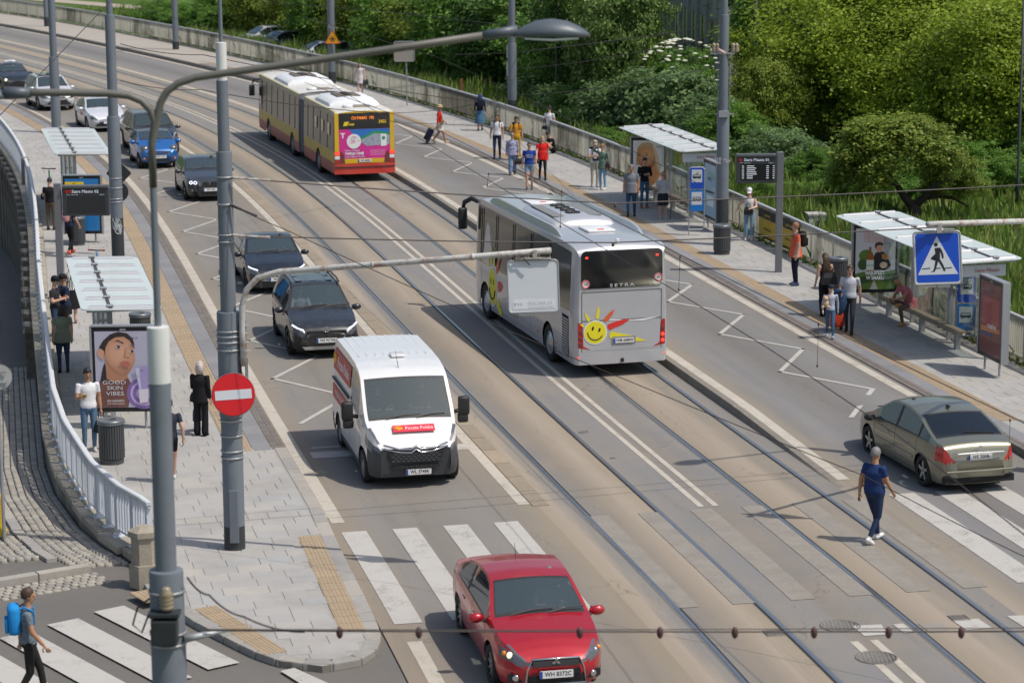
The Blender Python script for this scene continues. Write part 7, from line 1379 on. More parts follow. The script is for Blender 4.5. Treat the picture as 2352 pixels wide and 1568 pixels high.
# ------------------------------------------------------------------ people
SKIN = {k: mat('skin_'+k, c, .55, 0, .08, 20., spec=.35) for k, c in dict(fair=(.55, .33, .24), tan=(.42, .22, .13), light=(.62, .40, .31)).items()}
HAIRM = {k: mat('hair_'+k, c, .6, 0, .3, 40.) for k, c in dict(black=(.012, .011, .012), brown=(.06, .032, .018), dark=(.025, .016, .012), blond=(.36, .25, .13), white=(.20, .195, .19), grey=(.17, .165, .16), ginger=(.25, .12, .05), pinkwhite=(.46, .40, .38)).items()}
CL = {}
def cloth(c, pat=None):
    k = (tuple(c), pat)
    if k in CL: return CL[k]
    nm = 'cloth_%d' % len(CL)
    if pat == 'zebra':
        m, t, b = nodes(nm); n = N(t, 'TexWave'); n.inputs['Scale'].default_value = 7; n.inputs['Distortion'].default_value = 9; tc = N(t, 'TexCoord'); t.links.new(tc.outputs['Object'], n.inputs[0]); t.links.new(ramp(t, n.outputs[0], [(.45, (.02, .02, .02)), (.55, (.7, .68, .62))]), b.inputs['Base Color'])
    elif pat == 'flower':
        m, t, b = nodes(nm); n = N(t, 'TexVoronoi'); n.inputs['Scale'].default_value = 22; tc = N(t, 'TexCoord'); t.links.new(tc.outputs['Object'], n.inputs[0]); t.links.new(ramp(t, n.outputs['Color'], [(.3, tuple(c)), (.6, (.35, .36, .5)), (.8, (.08, .08, .18))]), b.inputs['Base Color'])
    elif pat == 'check':
        m, t, b = nodes(nm); n = N(t, 'TexChecker'); n.inputs['Scale'].default_value = 28; n.inputs[1].default_value = (*c, 1); n.inputs[2].default_value = (*[x*.6 for x in c], 1); tc = N(t, 'TexCoord'); t.links.new(tc.outputs['Object'], n.inputs[0]); t.links.new(n.outputs[0], b.inputs['Base Color'])
    else: m = mat(nm, c, .85, 0, .22, 7., spec=.2, bump=.25, bs=14)
    if pat: b.inputs['Roughness'].default_value = .85
    CL[k] = m; return m
PEND = []; RNGH = random.Random(11)
def seg(b, p, q, r0, r1, n=10, flat=1.):
    p, q = Vector(p), Vector(q); d = q-p
    b.tube([p-d.normalized()*r0*.5, p, p.lerp(q, .5), q, q+d.normalized()*r1*.5], [r0*.7, r0, (r0+r1)/2*1.02, r1, r1*.7], n)
POSES = {
 'stand': {},
 'walk': dict(kneeL=(.10, .16, .50), ankL=(.10, .26, .10), kneeR=(-.10, -.02, .49), ankR=(-.10, -.28, .16), elbL=(.25, -.12, 1.16), wriL=(.26, -.10, .92), elbR=(-.25, .06, 1.15), wriR=(-.25, .24, .98)),
 'walk2': dict(kneeR=(-.09, .15, .50), ankR=(-.09, .22, .08), kneeL=(.09, .0, .49), ankL=(.09, -.22, .12), elbR=(-.24, -.1, 1.15), wriR=(-.25, -.12, .9), elbL=(.25, .05, 1.15), wriL=(.25, .2, .95)),
 'stroll': dict(kneeL=(.1, .08, .5), ankL=(.1, .1, .08), kneeR=(-.1, .0, .49), ankR=(-.1, -.1, .08), elbL=(.24, -.05, 1.15), wriL=(.26, .0, .9), elbR=(-.24, .0, 1.15), wriR=(-.25, .08, .9)),
 'phone': dict(elbL=(.24, .03, 1.14), wriL=(.08, .26, 1.2), elbR=(-.24, .03, 1.14), wriR=(-.06, .27, 1.2), nod=.25),
 'phone1': dict(elbL=(.24, .04, 1.14), wriL=(.16, .28, 1.22), nod=.25),
 'sit': dict(pel=(0, 0, .52), chest=(0, .14, 1.0), neck=(0, .22, 1.08), head=(0, .30, 1.27), hipL=(.1, .02, .52), hipR=(-.1, .02, .52), kneeL=(.14, .45, .52), kneeR=(-.10, .45, .55), ankL=(.14, .42, .09), ankR=(-.10, .5, .09), shL=(.18, .16, 1.04), shR=(-.18, .16, 1.04), elbL=(.2, .32, .84), wriL=(.05, .48, .72), elbR=(-.2, .32, .84), wriR=(-.03, .48, .74), nod=.5),
 'cross': dict(pel=(0, 0, .50), chest=(0, .2, .94), neck=(0, .32, 1.04), head=(0, .44, 1.16), hipL=(.1, .02, .5), hipR=(-.1, .02, .5), kneeL=(.26, .42, .60), ankL=(-.1, .46, .58), kneeR=(-.12, .45, .50), ankR=(-.12, .36, .09), shL=(.18, .25, .98), shR=(-.18, .25, .98), elbL=(.2, .42, .76), wriL=(.03, .56, .70), elbR=(-.2, .42, .76), wriR=(-.04, .58, .72), nod=.7),
 'floor': dict(pel=(0, 0, .13), chest=(0, .08, .55), neck=(0, .16, .66), head=(0, .26, .84), hipL=(.1, .02, .14), hipR=(-.1, .02, .14), kneeL=(.2, .3, .42), ankL=(.16, .5, .08), kneeR=(-.22, .34, .36), ankR=(-.05, .45, .08), shL=(.18, .12, .62), shR=(-.18, .12, .62), elbL=(.22, .28, .42), wriL=(.08, .42, .5), elbR=(-.22, .28, .42), wriR=(-.05, .42, .5), nod=.6),
 'drive': dict(pel=(0, 0, .18), chest=(0, -.02, .6), neck=(0, -.02, .74), head=(0, .02, .92), hipL=(.1, .02, .18), hipR=(-.1, .02, .18), kneeL=(.14, .42, .25), kneeR=(-.14, .42, .25), ankL=(.14, .62, -.1), ankR=(-.14, .62, -.1), shL=(.19, 0, .68), shR=(-.19, 0, .68), elbL=(.26, .2, .46), wriL=(.14, .42, .52), elbR=(-.26, .2, .46), wriR=(-.14, .42, .52)),
}
def person(label, loc, face, h=1.75, pose='stand', skin='fair', hair='brown', top=(.5, .5, .5), bot=(.05, .06, .1), shoe=(.03, .03, .03), sleeve='short', legs='long', hairs='short', build_=1., cap=None, topat=None, skirt=None, parent=None, group=None, over=None, glasses=False, female=False, name='person', long_top=False):
    """one continuous body: limbs and trunk are fused by a voxel remesh and coloured by region"""
    k = h/1.75; J = dict(pel=(0, 0, .94), chest=(0, -.01, 1.30), neck=(0, 0, 1.46), head=(0, .02, 1.635), hipL=(.092, 0, .92), hipR=(-.092, 0, .92), kneeL=(.10, .02, .50), kneeR=(-.10, .02, .50), ankL=(.10, -.02, .08), ankR=(-.10, -.02, .08), shL=(.185, -.01, 1.41), shR=(-.185, -.01, 1.41), elbL=(.235, -.03, 1.14), elbR=(-.235, -.03, 1.14), wriL=(.245, .03, .89), wriR=(-.245, .03, .89), nod=.0)
    J.update(POSES[pose]); J.update(over or {}); nod = J.pop('nod'); V = {a: Vector(c) for a, c in J.items()}
    if pose in ('stand', 'phone', 'phone1') and female: pass
    bw = build_; t = thing(name, label, 'person', loc, face-PI/2, group)
    if parent is not None: t.parent = parent
    b = MB(); up = (V['neck']-V['pel']).normalized(); sx = (V['shL']-V['shR']).normalized(); fw = up.cross(sx)*-1
    fw = sx.cross(up)*-1 if False else up.cross(sx).normalized(); fw = -fw if fw.y < 0 else fw
    ln = (V['neck']-V['pel']).length/.52; wsh = (V['shL']-V['shR']).length/.37
    secs = [(-.10, .10, .085), (-.05, .155*bw, .115*bw), (.04, .165*bw, .125*bw), (.14, (.138 if female else .15)*bw, .108*bw), (.26, .152*bw, .112*bw), (.37, .172*bw, .118*(bw+1)/2), (.44, .178, .10), (.485, .12, .075), (.52, .062, .062), (.60, .056, .06)]
    curve = lambda u: V['pel'].lerp(V['chest'], min(1, u/.36)) if u < .36 else V['chest'].lerp(V['neck'], (u-.36)/.16)
    b.loft([[curve(u)+sx*(a*wsh*math.cos(q))+fw*(d*math.sin(q)) for q in np.linspace(0, 2*PI, 14, False)] for u, a, d in [(u*1., a, d) for u, a, d in secs]])
    hd_ = V['head']; b.tube([V['neck']-up*.04, V['neck'].lerp(hd_, .6)], [.056, .054], 10)
    Rn = Matrix.Rotation(-nod, 3, sx); Rb = Matrix((sx, fw, up)).transposed(); RH = Rn @ Rb
    H = lambda x, y, z: hd_+RH @ Vector((x, y, z))
    b.ball(hd_+RH @ Vector((0, -.005, .02)), (.077, .095, .105), 14, 10, M=RH.to_4x4()); b.ball(H(0, .02, -.055), (.055, .065, .065), 12, 8, M=RH.to_4x4()); b.ball(H(0, .1, -.012), (.014, .02, .026), 8, 6, M=RH.to_4x4())
    for s in (-1, 1): b.ball(H(s*.078, -.005, -.005), (.012, .02, .032), 8, 6, M=RH.to_4x4())
    lr = 1.1 if legs == 'wide' else 1.
    for s in 'LR':
        th = .083*bw*lr; seg(b, V['hip'+s], V['knee'+s], th, .062*bw**.5*lr, 12); seg(b, V['knee'+s], V['ank'+s], (.06 if legs != 'wide' else .075), (.043 if legs != 'wide' else .085), 12)
        fd = Vector((.03 if s == 'L' else -.03, 1, 0)); kd = (V['knee'+s]-V['ank'+s]).normalized(); fd = (fd-kd*fd.dot(kd)); fd.normalize(); a = V['ank'+s]
        heel = a-fd*.05-kd*.04; toe = a+fd*.17-kd*.045
        b.tube([heel-fd*.02, heel, a.lerp(toe, .45)-kd*.02, toe-fd*.03, toe], [.03, .042, .046, .04, .022], 10)
        seg(b, V['sh'+s], V['elb'+s], .056*(bw+1)/2*(1.08 if sleeve != 'none' else .9), .042*(1.05 if sleeve == 'long' else 1.), 10); seg(b, V['elb'+s], V['wri'+s], .042*(1.08 if sleeve == 'long' else 1), .029*(1.15 if sleeve == 'long' else 1), 10)
        ad = (V['wri'+s]-V['elb'+s]).normalized(); pc = V['wri'+s]+ad*.055; b.ball(pc, (.038, .022, .052), 10, 7, M=ad.to_track_quat('Z', 'Y').to_matrix().to_4x4())
    if skirt:
        zl_, wl, dl = skirt; b.loft([[V['pel']+Vector((a*math.cos(q), d*math.sin(q), z-V['pel'].z)) for q in np.linspace(0, 2*PI, 16, False)] for z, a, d in ((1.08, .13*bw, .1*bw), (.94, .175*bw, .135*bw), (.8, .185*bw+(wl-.185)*.35, .145*bw), ((.8+zl_)/2, wl*.92, dl*.92), (zl_, wl, dl))])
    if long_top: b.loft([[V['pel']+Vector((a*bw*math.cos(q), d*bw*math.sin(q), z)) for q in np.linspace(0, 2*PI, 16, False)] for z, a, d in ((.2, .16, .12), (.0, .185, .14), (-.1, .2, .155), (-.14, .2, .155))])
    tmp = b.mesh('person_raw', [SKIN[skin], cloth(top, topat), cloth(bot), cloth(shoe), INK]); ob = obj('body', tmp, t); md = ob.modifiers.new('r', 'REMESH'); md.mode = 'VOXEL'; md.voxel_size = .0165; ms = ob.modifiers.new('s', 'SMOOTH'); ms.factor = .5; ms.iterations = 2
    PEND.append((ob, V, sleeve, legs, skirt, J, H, up, glasses, long_top, k)); t.scale = (k, k, k)
    # hair and headgear
    hm = HAIRM[hair]
    if hairs != 'bald':
        g = MB(); pts = []; nn, kk = 16, 9; r = (.086, .105, .115); back = {'short': -.04, 'long': -.09, 'bun': -.05, 'bob': -.11}[hairs]
        vs = []; fs = []
        for i in range(kk+1):
            th = PI*.62*i/kk
            for j in range(nn):
                ph = 2*PI*j/nn; x, y, z = r[0]*math.sin(th)*math.cos(ph), r[1]*math.sin(th)*math.sin(ph), r[2]*math.cos(th); 
                lim = .035 if y > .055 else (-.005 if y > .02 else back); z = max(z, lim) if z < lim else z
                if y > .05 and z <= .04: y *= .9; x *= .93
                jr = 1+RNGH.uniform(-.035, .045); vs.append(H(x*jr, (y-.008)*jr, z*(1+(jr-1)*.6)+.022+(RNGH.uniform(-.012, .006) if i > kk-3 else 0)))
        fs = [(i*nn+j, i*nn+(j+1) % nn, (i+1)*nn+(j+1) % nn, (i+1)*nn+j) for i in range(kk) for j in range(nn)]; g.add(vs, fs)
        if hairs == 'long': g.loft([[H(a*math.cos(q), -.03-bk+d*math.sin(q), z) for q in np.linspace(0, 2*PI, 12, False)] for z, a, d, bk in ((.08, .08, .06, .02), (-.05, .095, .06, .04), (-.2, .12, .05, .07), (-.38, .13, .045, .08), (-.52, .09, .03, .08), (-.58, .04, .02, .08))])
        if hairs == 'bob': g.loft([[H(a*math.cos(q), -.035+d*math.sin(q), z) for q in np.linspace(0, 2*PI, 12, False)] for z, a, d in ((.07, .085, .075), (-.05, .10, .08), (-.14, .095, .07), (-.17, .06, .04))])
        if hairs == 'bun': g.ball(H(0, -.075, .12), .045, 10, 7)
        g.build('hair', hm, t, True)
    if cap:
        c, kind = cap; g = MB()
        g.lathe([(.092, -.0), (.094, .03), (.086, .07), (.06, .10), (.02, .115), (.004, .116)] if kind == 'cap' else [(.088, 0), (.09, .05), (.08, .09), (.03, .1), (.004, .1)], 18, M=Matrix.Translation(H(0, -.005, .04)) @ RH.to_4x4() @ Matrix.Diagonal((1, 1.16, 1, 1)))
        if kind == 'cap': g.add([H(.075*math.sin(q), .075+.0*q, .045) for q in np.linspace(-1.3, 1.3, 9)]+[H(.075*math.sin(q), .09+.09*math.cos(q), .03) for q in np.linspace(-1.3, 1.3, 9)], [(i, i+1, 10+i, 9+i) for i in range(8)])
        else: g.lathe([(.085, 0), (.17, -.012), (.172, -.006), (.085, .012)], 20, M=Matrix.Translation(H(0, -.005, .045)) @ RH.to_4x4(), cap=False)
        g.build('cap' if kind == 'cap' else 'straw_hat', cloth(c), t, True)
    t['H'] = 0; del t['H']
    return t, V, H, k
def finish_people():
    dg = bpy.context.evaluated_depsgraph_get()
    for ob, V, sleeve, legs, skirt, J, H, up, glasses, long_top, k in PEND:
        me = bpy.data.meshes.new_from_object(ob.evaluated_get(dg)); ob.modifiers.clear(); old = ob.data
        n = len(me.polygons); cen = np.empty(n*3); me.polygons.foreach_get('center', cen); cen = cen.reshape(-1, 3)
        def sd(a, b):
            a, b = np.array(a), np.array(b); d = b-a; u = np.clip(((cen-a) @ d)/max(1e-9, d @ d), 0, 1); return np.linalg.norm(cen-(a+u[:, None]*d), axis=1), u
        bones = {'torso': (V['pel'], V['neck']), 'head': (V['neck']+(V['head']-V['neck'])*.45, V['head']+Vector((0, 0, .08)))}
        for s in 'LR': bones['th'+s] = (V['hip'+s], V['knee'+s]); bones['ca'+s] = (V['knee'+s], V['ank'+s]); bones['ua'+s] = (V['sh'+s], V['elb'+s]); bones['fa'+s] = (V['elb'+s], V['wri'+s]); bones['ft'+s] = (V['ank'+s]-Vector((0, 0, .03)), V['ank'+s]+Vector((0, .12, -.04)))
        rad = dict(torso=.15, head=.09); names = list(bones); Dm = []; Um = []
        for nm in names:
            d, u = sd(*bones[nm]); Dm.append(d/rad.get(nm, .06 if nm[0] != 't' else .08)); Um.append(u)
        Dm = np.array(Dm); Um = np.array(Um); w_ = Dm.argmin(0); u = Um[w_, np.arange(n)]; idx = np.zeros(n, int)
        up_ = np.array(up); belt = (cen-np.array(V['pel'])) @ up_
        for i, nm in enumerate(names):
            m_ = w_ == i
            if nm == 'torso': idx[m_] = np.where(belt[m_] > (-.0 if not long_top else -.15), 1, 2); nk = m_ & (((cen-np.array(V['neck'])) @ up_) > .005); idx[nk] = 0
            elif nm == 'head': idx[m_] = 0
            elif nm[:2] == 'th': idx[m_] = np.where((u[m_] < .62) | (legs != 'shorts'), 2, 0) if legs != 'bare' else 0
            elif nm[:2] == 'ca': idx[m_] = np.where(u[m_] > .93, 3, 0 if legs in ('shorts', 'bare') else 2)
            elif nm[:2] == 'ft': idx[m_] = 3
            elif nm[:2] == 'ua': idx[m_] = 1 if sleeve == 'long' else (np.where(u[m_] < .62, 1, 0) if sleeve == 'short' else 0)
            else: idx[m_] = np.where(u[m_] < .93, 1, 0) if sleeve == 'long' else 0
        if long_top: q = (belt > -.15) & (belt < .1) & np.isin(w_, [names.index(x) for x in ('torso', 'thL', 'thR')]); idx[q] = 1
        if skirt:
            q = (cen[:, 2] > skirt[0]-.01) & (cen[:, 2] < V['pel'].z+.02) & np.isin(w_, [names.index(x) for x in ('torso', 'thL', 'thR', 'caL', 'caR')]); idx[q] = 2
        # fingers rooted in the palms, eyes and mouth join the same mesh
        bm = bmesh.new(); bm.from_mesh(me); bm.faces.ensure_lookup_table()
        for f_, i in zip(bm.faces, idx): f_.material_index = int(i); f_.smooth = True
        g = MB(); mi = []
        for s in 'LR':
            ad = (V['wri'+s]-V['elb'+s]).normalized(); sgn = 1 if s == 'L' else -1; side = ad.cross(Vector((sgn, 0, 0))); side = side.normalized() if side.length > .1 else Vector((0, 1, 0)); pal = ad.cross(side).normalized()
            p0 = V['wri'+s]+ad*.09
            for q, (off, L) in enumerate(((-.026, .07), (-.009, .08), (.009, .075), (.025, .058))):
                a = p0+side*off; c = a+ad*L*.55+pal*.006; e = c+ad*L*.35+pal*.022*(1 if (pal.dot(V['pel']-p0) > 0) else -1); g.tube([a, c, e], [.009, .0085, .007], 5)
            a = V['wri'+s]+ad*.04+side*.03; g.tube([a, a+side*.03+ad*.025, a+side*.038+ad*.055], [.011, .01, .008], 5)
        nf = len(g.f); mi = [0]*nf
        for sx_ in (-1, 1):
            n0 = len(g.f); g.ball(H(sx_*.031, .083, .012), (.013, .008, .007), 8, 5); mi += [4]*(len(g.f)-n0)
        n0 = len(g.f); g.ball(H(0, .087, -.062), (.022, .006, .005), 8, 5); mi += [4]*(len(g.f)-n0)
        vs = [bm.verts.new(v) for v in g.v]
        for f_, m_ in zip(g.f, mi):
            try: ff = bm.faces.new([vs[i] for i in f_]); ff.material_index = m_; ff.smooth = True
            except ValueError: pass
        bm.to_mesh(me); bm.free(); ob.data = me; bpy.data.meshes.remove(old)
        if glasses:
            gb = MB()
            for sx_ in (-1, 1): gb.prism([(.024*math.cos(q), .017*math.sin(q)) for q in np.linspace(0, 2*PI, 12, False)], .004, frame(H(sx_*.033, .098, .012), (H(1, 0, 0)-H(0, 0, 0)), (H(0, 0, 1)-H(0, 0, 0))))
            gb.tube([H(-.055, .098, .016), H(.055, .098, .016)], .004, 4)
            for sx_ in (-1, 1): gb.tube([H(sx_*.055, .096, .014), H(sx_*.08, .0, .016)], .004, 4)
            gb.build('glasses', INK, ob.parent)
FR = lambda px, py, z=ZSR: G(px, py, z)
def facing(dx, dy): return math.atan2(dy, dx)
TOC = facing(0, -1); AWAY = facing(0, 1); RIGHT = facing(1, 0); LEFTF = facing(-1, 0); ROADD = TA(60)
def wpt(t, p, k=None): s = t.scale[0]; a = t.rotation_euler.z; p = Vector(p)*s; return Vector((t.location.x+p.x*math.cos(a)-p.y*math.sin(a), t.location.y+p.x*math.sin(a)+p.y*math.cos(a), t.location.z+p.z))
JEAN = (.10, .17, .27); JEAND = (.035, .06, .11); NAV = (.018, .026, .06); BLKC = (.014, .014, .016); WHC = (.68, .68, .70)
# things people carry are things of their own
def backpack(label, t, V, c, big=1., colr=None):
    a = V['chest']+Vector((0, -.19, .0)); o = thing('backpack', label, 'backpack', wpt(t, a), t.rotation_euler.z); b = MB(); b.box((0, 0, 0), (.29*big, .17*big, .42*big), bev=.07*big); b.build('bag', cloth(c), o, True); b = MB(); b.box((0, -.1*big, -.08), (.22*big, .05, .2*big), bev=.02); b.build('pocket', cloth(tuple(x*.8 for x in c)), o, True)
    for s in (-1, 1): b = MB(); b.tube([(s*.09, .06, .15), (s*.1, .16, .2), (s*.105, .3, .12), (s*.11, .3, -.05), (s*.12, .12, -.16)], .016, 6); b.build('strap', cloth(tuple(x*.8 for x in c)), o, True)
def handbag(label, t, p, c, w_=.3, h=.2, hd=.2, d=.13, name='handbag', rz=0.):
    o = thing(name, label, 'bag', wpt(t, p)-Vector((0, 0, h+hd*.8)), t.rotation_euler.z+rz); b = MB(); b.loft([[(x*w_/2*a, y*d/2*a2, z*h) for x, y in ((-1, -1), (1, -1), (1, 1), (-1, 1))] for z, a, a2 in ((0, .9, 1), (.08, 1, 1.05), (.6, .98, .9), (1., .8, .3))]); b.build('bag', mat('leather_%d' % int(c[0]*1e4), c, .45, 0, .15, 8.), o); b = MB(); b.tube([(-w_*.25, 0, h), (-w_*.2, 0, h+hd*.7), (0, 0, h+hd), (w_*.2, 0, h+hd*.7), (w_*.25, 0, h)], .01, 6); b.build('handle', mat('leather_%d' % int(c[0]*1e4), c, .45), o)
def phone(label, t, p, c=(.02, .02, .022)):
    o = thing('phone', label, 'phone', wpt(t, p), t.rotation_euler.z); b = MB(); b.box((0, 0, 0), (.075, .012, .15), M=Matrix.Rotation(-.8, 3, 'X'), bev=.005); b.build('case', mat('phone_%d' % int(c[0]*1e3), c, .4), o)
# --- left footway
t, V, H, k = person('man in white polo shirt and jeans looking at his phone', FR(207, 1036, ZS), facing(.35, -1), 1.82, 'phone1', 'tan', 'black', WHC, JEAN, (.45, .42, .40), build_=1.06, over=dict(wriR=(-.25, .02, .88))); phone('yellow phone held by the man in the white polo', t, V['wriL']+Vector((0, .09, .03)), (.6, .4, .05)); handbag('black sports bag carried by the man in the white polo', t, V['wriR']+Vector((0, 0, -.06)), (.012, .012, .013), .36, .26, .22, .2, rz=.6)
t, V, H, k = person('elderly woman in a black suit seen from behind with pale hair', FR(463, 1000, ZS), facing(.35, 1), 1.66, 'stand', 'light', 'pinkwhite', BLKC, BLKC, (.01, .01, .01), 'long', 'wide', 'bob', 1.12, female=True, long_top=True, over=dict(elbR=(-.24, .06, 1.12), wriR=(-.2, .28, 1.05))); handbag('black handbag on the arm of the woman in the black suit', t, V['elbR']+Vector((0, .2, -.02)), (.01, .01, .01), .26, .2, .18); handbag('dark patterned shopper held by the woman in the black suit', t, V['wriR']+Vector((-.02, .1, -.2)), (.03, .03, .05), .36, .36, .25, .08, 'shopping_bag', 1.2)
t, V, H, k = person('woman in olive green blouse and jeans standing by the white railing', FR(147, 855, ZS), AWAY+.3, 1.68, 'stand', 'fair', 'dark', (.20, .215, .155), JEAND, (.02, .02, .02), 'short', 'long', 'bob', 1.32, female=True, long_top=True)
t, V, H, k = person('man in navy shirt and black cap beside the nearer left shelter', FR(152, 782, ZS), facing(-.9, -.4), 1.76, 'phone', 'tan', 'dark', NAV, BLKC, (.02, .02, .02), build_=1.2, cap=((.02, .02, .025), 'cap'), glasses=True); handbag('black shoulder bag of the man in the navy shirt', t, V['hipL']+Vector((.1, -.05, .3)), (.012, .012, .013), .34, .4, .2, .16, 'shoulder_bag', PI/2)
t, V, H, k = person('man in charcoal shirt and black cap nearest the railing', FR(130, 790, ZS), facing(.9, -.2), 1.78, 'phone', 'fair', 'dark', (.03, .03, .034), JEAND, (.02, .02, .02), cap=((.015, .015, .017), 'cap'), build_=1.05)
t, V, H, k = person('woman in a zebra striped dress behind the two men in caps', FR(166, 742, ZS), AWAY+.2, 1.7, 'stand', 'light', 'brown', (.4, .4, .4), BLKC, (.25, .12, .12), 'short', 'bare', 'bun', 1.05, topat='zebra', female=True, skirt=(.42, .24, .2)); handbag('black tote bag on the shoulder of the zebra dress woman', t, V['hipR']+Vector((-.12, 0, .32)), (.012, .013, .016), .34, .3, .2, .12, 'tote_bag')
t, V, H, k = person('man in black shirt and brown trousers seen from behind', FR(118, 528, ZS), AWAY-.15, 1.78, 'phone', 'fair', 'black', BLKC, (.12, .085, .055), (.02, .02, .02), build_=1.1)
t, V, H, k = person('woman with pink backpack behind the left departure board', FR(162, 583, ZS), facing(.5, 1), 1.68, 'walk2', 'fair', 'ginger', NAV, BLKC, (.55, .08, .05), 'short', 'long', 'long', 1., female=True); backpack('small pink backpack on the woman behind the left departure board', t, V, (.50, .26, .27), .85)
t, V, H, k = person('seated person with dark hair inside the nearer left shelter', G(312, 950, ZS)+Vector((.0, .9, -.02)), RIGHT-.3, 1.7, 'sit', 'fair', 'black', BLKC, BLKC, (.012, .012, .012), 'long', 'long', 'bob', 1., female=True)
t, V, H, k = person('walker in dark shirt and shorts hidden by the nearest lamp post', FR(393, 1108, ZS), facing(-.3, 1), 1.75, 'walk', 'fair', 'dark', (.03, .035, .05), BLKC, (.62, .62, .62), 'short', 'shorts')
t, V, H, k = person('man with blue backpack walking over the side crossing', G(72, 1612, .0), facing(.95, .22), 1.8, 'walk2', 'tan', 'brown', (.16, .21, .25), (.022, .02, .02), (.02, .02, .02), 'short', topat='check', build_=1.05); backpack('bright blue backpack of the man on the side crossing', t, V, (.02, .26, .62), 1.12)
# --- carriageway
t, V, H, k = person('white haired man in navy polo crossing the tracks', G(2006, 1244, .01), facing(.75, .66), 1.8, 'walk2', 'tan', 'white', (.018, .04, .13), (.02, .035, .08), (.66, .66, .66), build_=1.34, glasses=True)
# --- right footway, from the far end
t, V, H, k = person('woman in short white dress with handbag walking by the railing', FR(828, 218), TOC, 1.68, 'stroll', 'light', 'brown', (.64, .60, .60), (.64, .60, .60), (.6, .55, .5), 'none', 'bare', 'long', .92, female=True, skirt=(.62, .2, .16)); handbag('dark green handbag of the woman in the white dress', t, V['wriR']+Vector((-.05, -.05, .1)), (.02, .04, .04), .3, .26, .2)
t, V, H, k = person('woman in red top and straw hat pulling a trolley', FR(1010, 330), facing(1, .15), 1.68, 'walk', 'tan', 'grey', (.60, .035, .03), (.62, .58, .50), (.5, .4, .3), 'long', 'shorts', 'short', 1.0, cap=((.55, .42, .22), 'hat'), female=True, skirt=(.6, .21, .18))
g = FR(988, 329); tr = thing('shopping_trolley', 'dark shopping trolley bag pulled by the woman in red', 'trolley', g, RIGHT); b = MB(); b.box((-.05, 0, .38), (.3, .34, .52), M=Matrix.Rotation(.45, 3, 'Y'), bev=.05); b.build('bag', cloth((.03, .03, .06)), tr, True); b = MB(); b.tube([(-.1, 0, .15), (.2, 0, .62), (.42, 0, .9)], .015, 6); b.build('handle', GALV, tr)
for s in (-1, 1): b = MB(); b.lathe([(.02, -.02), (.08, -.02), (.08, .02), (.02, .02)], 14, M=Matrix.Translation((-.12, s*.17, .08)) @ Matrix.Rotation(PI/2, 4, 'X')); b.build('wheel', TYRE, tr, True)
handbag('tan shoulder bag of the woman in red with the straw hat', t, V['hipL']+Vector((.05, .1, .35)), (.25, .15, .09), .24, .2, .16)
t, V, H, k = person('nun in blue habit and veil with a dark backpack', FR(1103, 300), AWAY+.1, 1.66, 'stroll', 'fair', 'dark', (.015, .02, .04), (.07, .15, .24), (.012, .012, .012), 'long', 'bare', 'short', 1.1, female=True, skirt=(.34, .27, .24)); backpack('dark backpack worn by the nun', t, V, (.012, .015, .03)); b = MB(); b.loft([[H(a*math.cos(q), -.03-bk+d*math.sin(q), z) for q in np.linspace(0, 2*PI, 12, False)] for z, a, d, bk in ((.14, .03, .03, .0), (.1, .09, .09, .0), (.0, .105, .10, .01), (-.15, .13, .07, .05), (-.32, .14, .05, .07))]); b.build('veil', cloth((.03, .06, .16)), t, True)
t, V, H, k = person('man in white shirt and dark jeans with navy backpack straps', FR(1142, 364), TOC-.1, 1.82, 'stroll', 'tan', 'brown', WHC, NAV, (.03, .035, .05), build_=1.08); backpack('navy backpack of the man in the white shirt', t, V, (.015, .02, .05))
t, V, H, k = person('young man in mustard yellow outfit with dark backpack', FR(1186, 368), TOC+.15, 1.8, 'phone1', 'tan', 'black', (.55, .25, .02), (.36, .24, .02), (.6, .6, .58), legs='wide'); backpack('black backpack of the young man in mustard yellow', t, V, BLKC)
t, V, H, k = person('white haired woman in patterned blouse and jeans', FR(1177, 400), TOC+.1, 1.62, 'stroll', 'fair', 'white', (.28, .28, .40), (.16, .24, .40), (.1, .1, .12), 'long', 'wide', 'short', 1.18, topat='flower', female=True, long_top=True, glasses=True); handbag('dark navy handbag of the woman in the patterned blouse', t, V['wriR']+Vector((-.03, 0, -.05)), (.012, .014, .025), .36, .24, .2)
t, V, H, k = person('man in royal blue shirt and denim shorts with sunglasses', FR(1216, 434), TOC+.05, 1.76, 'stroll', 'fair', 'brown', (.015, .05, .26), (.20, .30, .42), (.1, .1, .1), 'short', 'shorts', 'short', 1.18, glasses=True); text('RESERVED', .06, frame(V['chest']+Vector((0, .15, -.02)), (-1, 0, 0), (0, 0, 1)), WHITE, t); text('ORIGINAL', .06, frame(V['chest']+Vector((0, .152, -.09)), (-1, 0, 0), (0, 0, 1)), WHITE, t)
t, V, H, k = person('woman in red blouse and black trousers with curly hair', FR(1246, 412), TOC+.1, 1.68, 'walk2', 'light', 'blond', (.62, .02, .02), BLKC, (.012, .012, .012), 'short', 'long', 'bob', 1.14, female=True, long_top=True); handbag('small black handbag of the woman in the red blouse', t, V['wriL']+Vector((.02, 0, .02)), (.012, .012, .013), .24, .18, .14)
t, V, H, k = person('woman in white shirt and grey trousers leaning on the railing', FR(1262, 335), AWAY-.5, 1.7, 'phone', 'fair', 'black', WHC, (.46, .46, .50), (.65, .65, .65), 'short', 'long', 'bun', 1.05, female=True); handbag('small black bag at the hip of the woman leaning on the railing', t, V['hipR']+Vector((-.1, -.08, .22)), (.012, .012, .013), .22, .16, .3)
t, V, H, k = person('person in black and turquoise sitting on the kerb by the railing', FR(1271, 352), facing(-.9, -.5), 1.7, 'floor', 'fair', 'black', BLKC, BLKC, (.02, .25, .32), 'short', 'shorts', 'short', 1.05)
